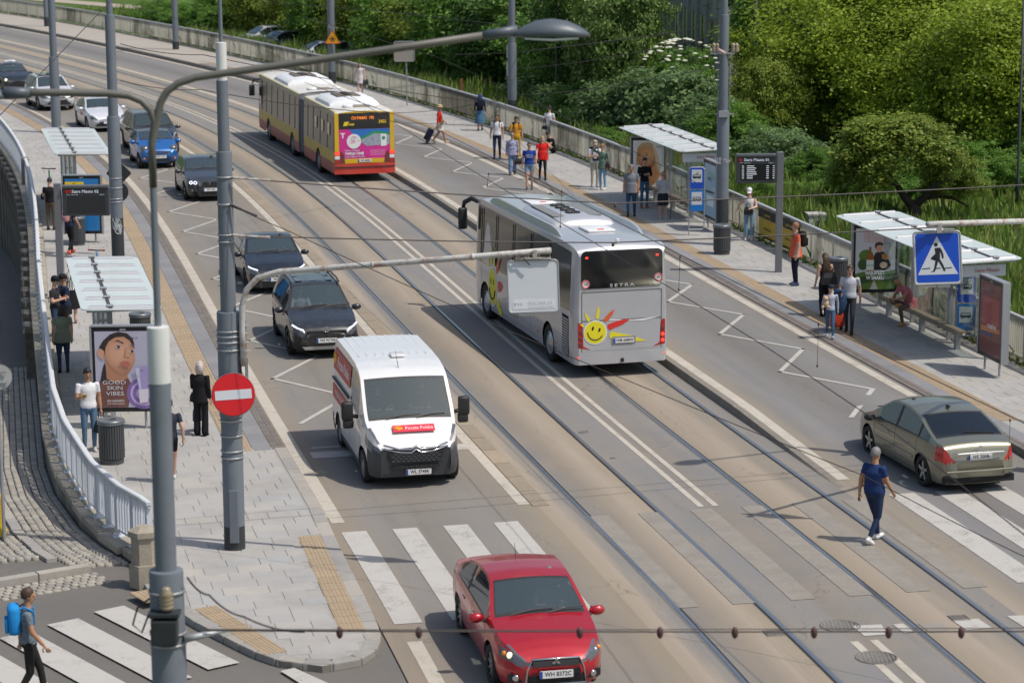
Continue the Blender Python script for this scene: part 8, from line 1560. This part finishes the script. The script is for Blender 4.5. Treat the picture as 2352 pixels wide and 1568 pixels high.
t, V, H, k = person('man in white shirt, beige trousers and cap with navy backpack', FR(1366, 430), facing(.3, -1), 1.76, 'phone', 'fair', 'grey', WHC, (.46, .42, .34), (.3, .3, .32), 'short', 'long', 'short', 1.08, cap=((.36, .31, .24), 'cap')); backpack('navy backpack of the man in cap and beige trousers', t, V, (.02, .03, .07)); handbag('small black waist bag of the man in cap and beige trousers', t, V['pel']+Vector((0, .16, .3)), (.012, .012, .013), .26, .14, .1)
t, V, H, k = person('woman in green shirt and light jeans raising a hand to her hair', FR(1384, 436), facing(-.6, -1), 1.72, 'stand', 'light', 'ginger', (.13, .20, .155), (.22, .40, .55), (.66, .62, .6), 'long', 'long', 'short', 1., female=True, long_top=True, glasses=True, over=dict(elbL=(.36, .1, 1.5), wriL=(.14, .06, 1.66))); handbag('brown shoulder bag of the woman in the green shirt', t, V['hipR']+Vector((-.1, .02, .3)), (.05, .02, .03), .24, .24, .2)
t, V, H, k = person('grey haired man in grey short sleeved shirt and jeans', FR(1450, 497), facing(-.15, -1), 1.8, 'stroll', 'tan', 'grey', (.185, .20, .225), (.03, .07, .14), (.03, .035, .045), 'short', 'long', 'short', 1.2, long_top=True)
t, V, H, k = person('man in black jacket and jeans standing before the portrait advert', FR(1480, 478), TOC+.3, 1.8, 'phone', 'fair', 'dark', BLKC, (.06, .12, .22), (.28, .1, .05), 'long')
t, V, H, k = person('old woman in grey cardigan and dark skirt with a walking stick', FR(1522, 502), TOC, 1.62, 'phone1', 'fair', 'blond', (.40, .42, .45), (.025, .025, .035), (.55, .42, .3), 'long', 'bare', 'short', 1.06, female=True, skirt=(.5, .22, .19), glasses=True, over=dict(wriR=(-.30, .1, .88)))
q = wpt(t, V['wriR']+Vector((0, .03, -.05))); o = thing('walking_stick', 'thin black walking stick of the old woman in the cardigan', 'walking stick', Vector((q.x-.02, q.y, ZSR))); b = MB(); h = q.z-ZSR; b.tube([(0, 0, 0), (0, 0, h)], .012, 6); b.tube([(0, -.06, h-.02), (0, 0, h+.02), (0, .05, h)], .014, 6); b.build('stick', BLK, o)
t, V, H, k = person('woman in white top and white cap leaning back on the railing', FR(1720, 552), facing(-.15, -1), 1.7, 'phone1', 'light', 'ginger', (.68, .64, .62), (.20, .33, .46), (.6, .6, .6), 'none', 'wide', 'bob', 1., cap=(WHC, 'cap'), female=True, over=dict(elbL=(.34, -.16, 1.16), wriL=(.42, -.2, 1.0), wriR=(-.1, .26, 1.12), elbR=(-.24, .04, 1.14))); handbag('black hip bag of the woman in the white cap', t, V['pel']+Vector((.02, .16, .3)), (.012, .012, .013), .3, .24, .12)
t, V, H, k = person('stout man in coral shirt with dark backpack looking up the street', FR(1826, 655), facing(-1, -.15), 1.84, 'stand', 'fair', 'ginger', (.66, .13, .065), (.012, .015, .028), (.05, .07, .13), 'short', 'long', 'short', 1.2, long_top=True); backpack('black backpack of the man in the coral shirt', t, V, (.02, .02, .018), 1.1)
t, V, H, k = person('woman with very long brown hair and black trousers', FR(1893, 725), AWAY+.4, 1.72, 'stroll', 'fair', 'brown', BLKC, BLKC, (.012, .012, .012), 'none', 'wide', 'long', 1., female=True); handbag('large black bag of the long haired woman', t, V['chest']+Vector((.02, -.18, .1)), (.012, .012, .013), .42, .32, .2, .16)
t, V, H, k = person('boy in pale hooded sweatshirt and navy cap walking', FR(1906, 775), facing(-.1, -1), 1.38, 'walk2', 'light', 'dark', (.42, .46, .55), (.05, .12, .22), (.3, .33, .36), 'long', 'long', 'short', .95, cap=((.02, .025, .045), 'cap')); text('NEW YORK', .055, frame(V['chest']+Vector((0, .135, .0)), (-1, 0, 0), (0, 0, 1)), INK, t)
q = wpt(t, V['chest']+Vector((.17, .2, -.12))); o = thing('plush_toy', 'small plush toy held by the boy', 'toy', q); b = MB(); b.ball((0, 0, 0), (.09, .07, .1), 12, 8); b.ball((0, -.02, .13), .075, 12, 8); b.ball((.07, -.03, -.09), .045, 8, 6); b.ball((-.07, -.03, -.09), .045, 8, 6); b.build('body', cloth((.55, .42, .30)), o, True); b = MB(); b.ball((.06, 0, .19), .03, 8, 6); b.build('ear', cloth((.5, .2, .06)), o, True)
g = FR(1922, 758); o = thing('suitcase', 'red wheeled suitcase behind the boy', 'suitcase', g, .4); b = MB(); b.box((0, 0, .36), (.36, .22, .55), bev=.06); b.build('shell', mat('suitcase_red', (.55, .06, .03), .4), o, True); b = MB(); b.box((0, 0, .72), (.4, .28, .34), bev=.09); b.build('black_top_bag', cloth(BLKC), o, True)
for s in (-1, 1): b = MB(); b.lathe([(.01, -.02), (.045, -.02), (.045, .02), (.01, .02)], 10, M=Matrix.Translation((s*.13, 0, .045)) @ Matrix.Rotation(PI/2, 4, 'X')); b.build('wheel', TYRE, o)
t, V, H, k = person('man with glasses in pale grey polo carrying a jacket', FR(1950, 765), facing(-.25, -1), 1.8, 'walk2', 'fair', 'brown', (.50, .51, .56), (.035, .037, .045), (.02, .02, .02), 'short', 'long', 'short', 1.08, glasses=True, over=dict(elbL=(.25, .04, 1.14), wriL=(.2, .26, 1.08))); phone('black phone in the hand of the man in the grey polo', t, V['wriL']+Vector((0, .1, .02)))
q = wpt(t, V['wriL'].lerp(V['elbL'], .4)); o = thing('folded_jacket', 'dark blue jacket hanging over the arm of the man in the grey polo', 'jacket', q-Vector((0, 0, .5)), t.rotation_euler.z); b = MB(); b.loft([[(x*w_+.03*math.sin(z*9+x*3), y*.06+.05*z, z) for x, y in ((-1, -1), (0, -1.3), (1, -1), (1, 1), (0, 1.3), (-1, 1))] for z, w_ in ((-.12, .06), (.0, .12), (.2, .15), (.4, .16), (.52, .13), (.56, .06))]); b.build('cloth', cloth((.03, .07, .14)), o, True)
t, V, H, k = person('bald man in pink shirt sitting on the shelter bench', G(2092, 745, ZSR)+Vector((.0, .0, .0)), facing(-.85, -.45), 1.78, 'cross', 'tan', 'dark', (.52, .17, .19), (.14, .11, .09), (.45, .27, .09), 'short', 'long', 'bald', 1.08, long_top=True); phone('clear helmet like object held by the man in pink', t, V['wriL']+Vector((0, .06, .0)))
# --- people in the cars
def driver(car_, label, x, y, z, **k): r = person(label, (0, 0, 0), 0, 1.74, 'drive', **k)[0]; a = car_.rotation_euler.z; c = car_.location; r.location = (c.x+x*math.cos(a)-y*math.sin(a), c.y+x*math.sin(a)+y*math.cos(a), z); r.rotation_euler = (0, 0, a-PI/2); return r
driver(red, 'driver at the wheel of the red saloon', .05, .37, .42, skin='fair', hair='grey', top=(.45, .45, .42)); driver(van, 'driver at the wheel of the postal van', .56, .44, .82, skin='fair', hair='dark', top=(.05, .055, .06)); driver(van, 'passenger in dark shirt looking down in the postal van', .56, -.44, .82, skin='fair', hair='dark', top=BLKC, over=dict(nod=.4)); driver(rav, 'driver of the dark grey utility car', .1, .38, .52, skin='fair', hair='dark', top=BLKC); driver(rav, 'passenger of the dark grey utility car', .1, -.38, .52, skin='light', hair='blond', top=(.5, .45, .45)); driver(mer, 'driver of the black executive saloon', .0, .37, .4, skin='fair', hair='dark', top=(.1, .12, .15)); driver(ol, 'driver of the olive saloon', .15, .37, .42, skin='tan', hair='dark', top=(.1, .1, .1)); driver(bmw, 'driver of the steel grey hatchback', -.05, .36, .4, skin='fair', hair='dark', top=(.15, .15, .15))
finish_people()
# ------------------------------------------------------------------ trees, shrubs, grass, what stands behind them
def leafmat(name, stops, tr=.42):
    m = bpy.data.materials.new(name); m.use_nodes = True; MATS[name] = m; t = m.node_tree; b = t.nodes['Principled BSDF']; out = t.nodes['Material Output']
    g = N(t, 'NewGeometry'); c = ramp(t, isl(t), stops); b.inputs['Roughness'].default_value = .5; b.inputs['Specular IOR Level'].default_value = .3
    n = N(t, 'TexNoise'); n.inputs['Scale'].default_value = .35; n.inputs['Detail'].default_value = 3; t.links.new(g.outputs['Position'], n.inputs['Vector'])
    v = math_(t, 'MULTIPLY_ADD', n.outputs[0], .9); v.node.inputs[2].default_value = .55; c = mixc(t, 1., c, v, 'MULTIPLY')
    t.links.new(c, b.inputs['Base Color']); tl = N(t, 'BsdfTranslucent'); t.links.new(c, tl.inputs[0]); mx = N(t, 'MixShader'); mx.inputs[0].default_value = tr; t.links.new(b.outputs[0], mx.inputs[1]); t.links.new(tl.outputs[0], mx.inputs[2]); t.links.new(mx.outputs[0], out.inputs[0]); return m
LM = dict(d=leafmat('leaf_deep', [(0, (0.052, 0.113, 0.024)), (.45, (0.093, 0.198, 0.038)), (.8, (0.177, 0.311, 0.059)), (1, (0.311, 0.436, 0.124))]), y=leafmat('leaf_yellowgreen', [(0, (0.124, 0.177, 0.024)), (.5, (0.228, 0.300, 0.038)), (1, (0.353, 0.415, 0.062))]), a=leafmat('leaf_acacia', [(0, (0.156, 0.239, 0.021)), (.5, (0.270, 0.362, 0.029)), (1, (0.384, 0.467, 0.045))]), l=leafmat('leaf_linden', [(0, (0.061, 0.122, 0.027)), (.5, (0.122, 0.220, 0.044)), (.8, (0.244, 0.342, 0.085)), (1, (0.403, 0.464, 0.171))]), g=leafmat('leaf_green', [(0, (0.073, 0.166, 0.029)), (.5, (0.145, 0.281, 0.045)), (1, (0.249, 0.415, 0.073))]), s=leafmat('leaf_greygreen', [(0, (0.093, 0.166, 0.062)), (.5, (0.156, 0.249, 0.093)), (1, (0.228, 0.332, 0.124))]))
BARK = mat('bark', (.045, .035, .028), .95, 0, .35, 6., bump=.8); FLOW = mat('white_blossom', (.62, .62, .50), .8)
def fastmesh(name, verts, quads, m, k=4):
    me = bpy.data.meshes.new(name); nv, nf = len(verts), len(quads); me.vertices.add(nv); me.vertices.foreach_set('co', verts.astype(np.float32).ravel()); me.loops.add(nf*k); me.loops.foreach_set('vertex_index', quads.astype(np.int32).ravel()); me.polygons.add(nf); me.polygons.foreach_set('loop_start', np.arange(0, nf*k, k, dtype=np.int32)); me.materials.append(m); me.update(calc_edges=True); return me
def crownmesh(seed, m, nl=36000, leaf=.025, lobes=34, flat=1., gauss=.045, nclu=620, low=-1.5):
    r = np.random.default_rng(seed); d = r.normal(size=(lobes, 3)); d[:, 2] = np.abs(d[:, 2])*.9+low*r.random(lobes)**1.5; d /= np.linalg.norm(d, axis=1)[:, None]; lc = d*r.uniform(.45, .68, (lobes, 1)); lr = r.uniform(.26, .42, lobes)
    li = r.integers(0, lobes, nclu); cd_ = r.normal(size=(nclu, 3)); cd_[:, 2] += .25; cd_ /= np.linalg.norm(cd_, axis=1)[:, None]; cc = lc[li]+cd_*(lr[li]*r.uniform(.72, 1.05, nclu))[:, None]
    ci = r.integers(0, nclu, nl); p = cc[ci]+r.normal(size=(nl, 3))*gauss*np.array([1.2, 1.2, .8]); p[:, 2] *= flat
    nrm = p/np.maximum(.2, np.linalg.norm(p, axis=1))[:, None]*.7+np.array([0, 0, .55])+r.normal(size=(nl, 3))*.55; nrm /= np.linalg.norm(nrm, axis=1)[:, None]
    a = np.cross(nrm, r.normal(size=(nl, 3))); a /= np.linalg.norm(a, axis=1)[:, None]; b_ = np.cross(nrm, a); s = leaf*r.uniform(.6, 1.25, nl)[:, None]
    v = np.stack([p-a*s, p-b_*s*.55, p+a*s, p+b_*s*.55], 1).reshape(-1, 3); return fastmesh('crown', v, np.arange(nl*4).reshape(-1, 4), m)
CROWN = {}
for k_, (sd, kw) in dict(d=(1, {}), y=(3, dict(leaf=.022, gauss=.06)), a=(5, dict(leaf=.0155, nl=60000, gauss=.055, nclu=900, flat=.9)), g=(7, {}), l=(8, {}), s=(9, dict(leaf=.05, nl=6000, nclu=260, gauss=.07))).items(): CROWN[k_] = [crownmesh(sd+i*20, LM[k_], **kw) for i in range(2)]
TREEN = 0
def tree(label, x, y, z, R_, H_, kind, trunk=True, group='trees behind the railing', name='tree', cat='tree', rz=None, sq=(1., 1., .85)):
    global TREEN; TREEN += 1; rr = random.Random(TREEN); t = thing(name, label, cat, (x, y, z), rr.uniform(0, 6.3) if rz is None else rz, group)
    cz = H_-R_*sq[2]*.95; o = obj('crown' if cat == 'tree' else 'foliage', CROWN[kind][TREEN % 2], t); o.location = (0, 0, cz); o.scale = (R_*sq[0], R_*sq[1], R_*sq[2])
    b = MB(); h = max(.5, cz); r0 = .045*R_ if trunk else .02*R_
    b.tube([(0, 0, -.3), (.05*R_, 0, h*.4), (.02, .05*R_, h*.8), (0, 0, h+.3*R_)], [r0*1.3, r0, r0*.8, r0*.35], 8)
    tr_ = b.build('trunk' if trunk else 'stem', BARK, t, True)
    for q in range(5 if trunk else 3):
        a = rr.uniform(0, 6.3); L = R_*rr.uniform(.5, .75); zz = h*rr.uniform(.55, .9); b = MB(); b.tube([(0, 0, zz), (L*.45*math.cos(a), L*.45*math.sin(a), zz+.35*L), (L*math.cos(a), L*math.sin(a), zz+.55*L)], [r0*.6, r0*.4, r0*.12], 6); b.build('limb', BARK, tr_, True)
    return t
XD = lambda px, d: (px-1176)/5756.*d/math.cos(0)
GZ = lambda x, y: zfield(*ST((x, y)))
KN = dict(l='light tipped linden tree', d='dark green broadleaf tree', y='yellowish green tree', a='feathery yellow green acacia', g='mid green tree', s='grey green shrub')
def where(px): 
    for lim, tx in ((700, 'above the orange triangle sign'), (790, 'left of the triangle sign pole'), (900, 'right of the triangle sign pole'), (1000, 'above the grey sign back'), (1130, 'left of the middle grey pole'), (1240, 'behind the middle grey pole'), (1340, 'under the lamp head'), (1430, 'right of the lamp head'), (1520, 'left of the old building'), (1700, 'below the old building'), (1800, 'right of the insulator pole'), (1900, 'right of the thin lamp post'), (2050, 'above the small crooked tree'), (2200, 'at the upper right'), (9999, 'at the right edge')):
        if px < lim: return tx
rows = [(600, 186, 4.6, 7.5, 'g', 'low front'), (665, 180, 4.8, 8.5, 'y', 'front'), (745, 174, 5., 9, 'y', 'front'), (830, 166, 5.2, 9.5, 'g', 'front'), (905, 160, 5.4, 10.5, 'y', 'front'), (985, 152, 5.4, 11, 'g', 'front'), (1065, 148, 5.6, 11.5, 'y', 'front'), (1150, 142, 5.6, 12, 'g', 'front'), (1225, 138, 5.4, 12.5, 'd', 'front'), (1300, 130, 4.6, 12.5, 'g', 'front'), (1365, 124, 4.0, 12, 'd', 'front'), (1425, 116, 2.9, 11.5, 'l', 'front'),
        (1775, 118, 2.6, 12.5, 'd', 'front'), (1835, 116, 3.6, 12.5, 'd', 'front'), (1930, 112, 6.2, 12.5, 'a', 'front'), (2080, 110, 6.6, 13.5, 'a', 'front'), (2230, 106, 6.4, 13, 'a', 'front'), (2370, 102, 6.2, 13, 'a', 'last'), (2010, 126, 7, 16, 'a', 'back'), (2170, 124, 7, 16, 'a', 'back'), (2330, 122, 7, 16, 'a', 'back'),
        (700, 205, 6, 12, 'd', 'back'), (830, 198, 6.5, 13, 'd', 'back'), (960, 190, 6.5, 14, 'd', 'back'), (1090, 182, 7, 15, 'd', 'back'), (1220, 172, 7, 15.5, 'd', 'back'), (1310, 160, 5, 15.5, 'd', 'back'), (1390, 150, 3., 15, 'd', 'back'), (1800, 140, 4.6, 16.5, 'd', 'back'), (1900, 140, 6, 17, 'd', 'back')]
for px, d, R_, H_, kd, row in rows:
    H_ = max(9.3, R_*1.5) if R_ < 4.2 and row == 'front' else R_*(1.5 if 'front' in row or row in ('low', 'last') else 1.95); sq = (1, 1, .85) if R_ >= 4.2 or row != 'front' else (1, 1, 9.3/2/R_*.98); x, y = XD(px, d), d; tree('%s %s%s' % (KN[kd], where(px) if px != 2230 else 'above the right shelter roof', {'back': ', rear row', 'front': '', 'low': ', low one', 'low front': ', leftmost', 'last': ', nearest one'}[row]), x, y, -1.2 if d > 140 else -.8, R_, H_, kd, sq=sq)
# shrubs along the railing and at the bend
shr_ = [(350, 196, 2.2, 2.4, 'g'), (395, 192, 2.4, 2.8, 'g'), (440, 188, 2.6, 3.0, 'g'), (485, 184, 2.8, 3.4, 'g'), (545, 184, 3., 3.8, 'g'), (520, 200, 3.2, 4.2, 'y'), (1240, 128, 2.2, 2.8, 's'), (1310, 120, 2.2, 3., 's'), (1355, 116, 2.3, 2.8, 'g'), (1410, 113, 2.2, 3.4, 's'), (1470, 112, 2.4, 3.8, 's'), (1530, 110, 2.5, 4.2, 's'), (1590, 109, 2.4, 4., 's'), (1565, 118, 2.4, 3.8, 'd'), (1640, 106, 2.2, 3.2, 's'), (1700, 104, 2.1, 3., 'g'), (1770, 108, 2.4, 5.2, 'y'), (1790, 100, 1.9, 2.6, 's'), (1830, 98, 1.8, 2.4, 's'), (1390, 107, 1.3, 1.6, 'g'), (1720, 93, 1.2, 1.4, 'g'), (1775, 90, 1.2, 1.5, 'g'), (1830, 91, 1.2, 1.4, 'g'), (1900, 96, 1.6, 2., 'g'), (1960, 94, 1.5, 1.8, 'g'), (2250, 96, 2., 2.2, 'g'), (2330, 98, 2.2, 2.6, 'g'), (1965, 86, 1.0, 1.2, 'g'), (2010, 93, 1.5, 1.7, 'g'), (2085, 95, 1.5, 1.6, 'g'), (2160, 93, 1.4, 1.6, 'g'), (2040, 89, .8, .9, 'g'), (2265, 70, .8, .9, 'g'), (1250, 148, 3, 4, 'd'), (1190, 150, 3, 4, 'd'), (1090, 156, 3, 4, 'd'), (980, 160, 3, 3.6, 'd'), (860, 170, 3, 3.4, 'g')]
ordn = 'low rounded', 'broad leafy', 'small ragged', 'spreading', 'dense', 'tall loose'
for i, (px, d, R_, H_, kd) in enumerate(shr_):
    place = 'on the bank at the top left' if px < 600 else (where(px) if px < 2000 else next(tx for l_, tx in ((2030, 'left of the crooked trunk'), (2060, 'low before the crooked trunk'), (2120, 'behind the crooked trunk'), (2200, 'right of the crooked trunk'), (2260, 'above the right shelter roof'), (2300, 'low beside the right shelter'), (9999, 'at the right edge')) if px < l_)); tree('%s %s bush %s, %s' % (ordn[i % 6], {'g': 'green', 's': 'grey green', 'y': 'yellow green', 'd': 'dark green'}[kd], place, 'near the railing' if d < 100 else ('mid distance' if d < 118 else 'farther back')), XD(px, d), d, -.5 if d < 120 else -.9, R_, H_, kd, False, 'bushes behind the railing', 'bush', 'bush', sq=(1, 1, .62*H_/R_/1.1 if H_/R_ < 2 else 1.2))
el = tree('elder bush with white flower heads below the old building', XD(1568, 113), 113, -.5, 1.9, 4.7, 'g', False, None, 'flowering_bush', 'bush', sq=(1., 1., .9)); fl = MB(); rr = random.Random(4)
for k_ in range(90):
    a, e = rr.uniform(0, 6.3), rr.uniform(-.1, 1.5); p = Vector((1.9*math.cos(a)*math.cos(e), 1.9*math.sin(a)*math.cos(e), 3.1+1.75*math.sin(e))); fl.lathe([(.12, 0), (.1, .03), (.02, .05)], 7, M=Matrix.Translation(p))
o = fl.build('flower_heads', FLOW, el); o['kind'] = 'stuff'
# the small crooked tree before the shelter
ty = 88.; tb = D(2108, 508, ty); st_ = thing('crooked_tree', 'small crooked tree with dark forked trunk behind the right shelter', 'tree', (tb.x, ty, -.35)); lt = lambda px, py, dy=0.: D(px, py, ty+dy)-Vector((tb.x, ty, -.35))
b = MB(); b.tube([Vector((0, 0, -.3)), lt(2106, 492), lt(2095, 470)], [.3, .24, .2], 10); tk = b.build('trunk', BARK, st_, True)
for path, r0 in (([(2095, 472), (2075, 450), (2060, 425), (2040, 395)], .17), ([(2098, 474), (2122, 455), (2140, 430), (2170, 412)], .17), ([(2060, 425), (2020, 408), (1975, 412), (1945, 425)], .1), ([(2045, 400), (2050, 360), (2070, 320)], .1), ([(2122, 455), (2150, 450), (2190, 455), (2225, 475)], .1), ([(2140, 430), (2135, 390), (2150, 340)], .1), ([(2170, 412), (2210, 420), (2235, 445)], .08), ([(2040, 395), (2000, 360), (1970, 340)], .08)):
    b = MB(); n = len(path); b.tube([lt(px, py, random.uniform(-.8, .8)*(i > 1)) for i, (px, py) in enumerate(path)], [r0*(1-.65*i/(n-1)) for i in range(n)], 8); b.build('limb', BARK, tk, True)
me = crownmesh(77, leafmat('leaf_small_tree', [(0, (.12, .19, .03)), (.4, (.22, .31, .05)), (.85, (.33, .40, .075)), (1, (.42, .38, .07))]), 11000, .036, 16, 1., .075, 210, -.9)
for px, py, dy, s, nm in ((2060, 372, 0, (2.55, 2.4, 1.75), 'crown'), (2190, 400, -.4, (1.15, 1.2, 1.0), 'hanging_branch'), (1960, 405, .3, (1.1, 1.1, .9), 'hanging_branch'), (2010, 432, -.5, (.9, .9, .75), 'hanging_branch'), (2165, 440, .4, (.9, .9, .7), 'hanging_branch'), (2235, 440, -.3, (.8, .8, .7), 'hanging_branch'), (2110, 320, .2, (1.3, 1.2, .9), 'crown_top'), (2000, 318, .2, (1.1, 1.1, .8), 'crown_top')): o = obj(nm, me, st_); o.location = lt(px, py, dy); o.scale = s
# tall grass and weeds outside the railing
def grassband(name, label, n, s0, s1, toff, wid, h0, h1, m, seed, zoff=.0):
    r = np.random.default_rng(seed); ss = r.uniform(s0, s1, n); tt = np.array([tR(s) for s in ss])+toff+wid*r.random(n)**1.5; base = np.array([P(s, t, zfield(s, t)) for s, t in zip(ss, tt)]); cl = .5+.5*np.sin(ss*1.7)*np.sin(ss*.61+tt*2.); hh = (h0+(h1-h0)*r.random(n))*(.6+.6*cl); a = r.uniform(0, 6.28, n); wv_ = .028+.05*r.random(n); dx = np.stack([np.cos(a)*wv_, np.sin(a)*wv_, np.zeros(n)], 1); lean = np.stack([r.normal(0, .22, n)*hh, r.normal(0, .22, n)*hh, hh], 1); mid = base+lean*.55+np.array([0, 0, .06])*hh[:, None]
    v = np.stack([base-dx, base+dx, mid+dx*.8, base+lean, mid-dx*.8], 1).reshape(-1, 3); q = np.arange(n*5).reshape(-1, 5); o = obj(name, fastmesh(name, v, q, m, 5)); tag(o, label, 'grass', kind='stuff'); return o
GM = leafmat('grass_blade', [(0, (.10, .17, .03)), (.5, (.16, .25, .045)), (.85, (.24, .30, .07)), (1, (.38, .34, .16))], .3)
grassband('tall_grass', 'tall ragged grass growing just outside the cream railing', 36000, 26, 150, .3, 5., .55, 1.35, GM, 5); grassband('bank_grass', 'weedy grass on the bank behind the right shelter', 16000, 24, 66, 4., 16, .2, .7, GM, 16); grassband('meadow_grass', 'shorter grass on the bank beyond the railing', 26000, 60, 190, 5., 22, .3, .8, GM, 6)
w_ = grassband('gutter_weeds', 'small weeds in the gutter under the railing', 1500, 28, 120, -.22, .3, .05, .18, GM, 8); w_.location.z = .42
# old building seen between the trees
OB = mat('old_render', (.44, .42, .36), .9, 0, .25, .8, dirt=(.6, .45, .7), dc=(.24, .23, .19), bump=.3)
A_, B_ = Vector((XD(1470, 172), 172, -5)), Vector((XD(1665, 136), 136, -5)); u = (B_-A_); L = u.length; bd = thing('old_building', 'grey weathered building with tall windows behind the trees', 'building', A_, math.atan2(u.y, u.x))
b = MB(); b.box((L/2, 6, 9), (L, 12, 18)); b.build('wall', OB, bd); FRW = mat('window_frame', (.3, .3, .28), .7); sill = mat('stone_sill', (.3, .29, .26), .8)
for r_ in range(4):
    for k_ in range(int(L/3.4)):
        x, z = 1.6+k_*3.4, 1.6+r_*4.2; b = MB(); b.box((x, -.02, z+1.3), (1.5, .12, 2.7)); wn = b.build('window', mat('dark_pane', (.03, .035, .04), .15, coat=.5), bd); b = MB(); b.box((x, -.1, z+1.3), (.1, .06, 2.7)); b.build('window_bar', FRW, wn); b = MB(); b.box((x, -.12, z-.1), (1.8, .35, .14)); b.build('sill', sill, wn)
        b = MB(); b.box((x+1.7, -.08, z+1.2), (.5, .2, 4.1)); b.build('pilaster', OB, bd)
b = MB(); b.box((L/2, 6, 18.2), (L+.8, 12.8, .5)); b.build('roof', sill, bd)
# cars parked beyond the railing
for px, py, d, pt, lb, a in ((612, 99, 172, PEARL, 'white car parked beyond the railing at the top', .5), (650, 112, 166, paint('car_silver', (.3, .33, .36), .4), 'silver blue car parked beside the white one beyond the railing', .55), (738, 138, 158, PEARL, 'white car parked in the grass left of the triangle sign pole', .4)):
    car('parked_car', lb, 'cars parked beyond the railing', Vector((XD(px, d), d, zat(py+14, px, d))), a+PI, suv(4.5, .9, 1.6, 2.65), pt, ('', ''), 'five')
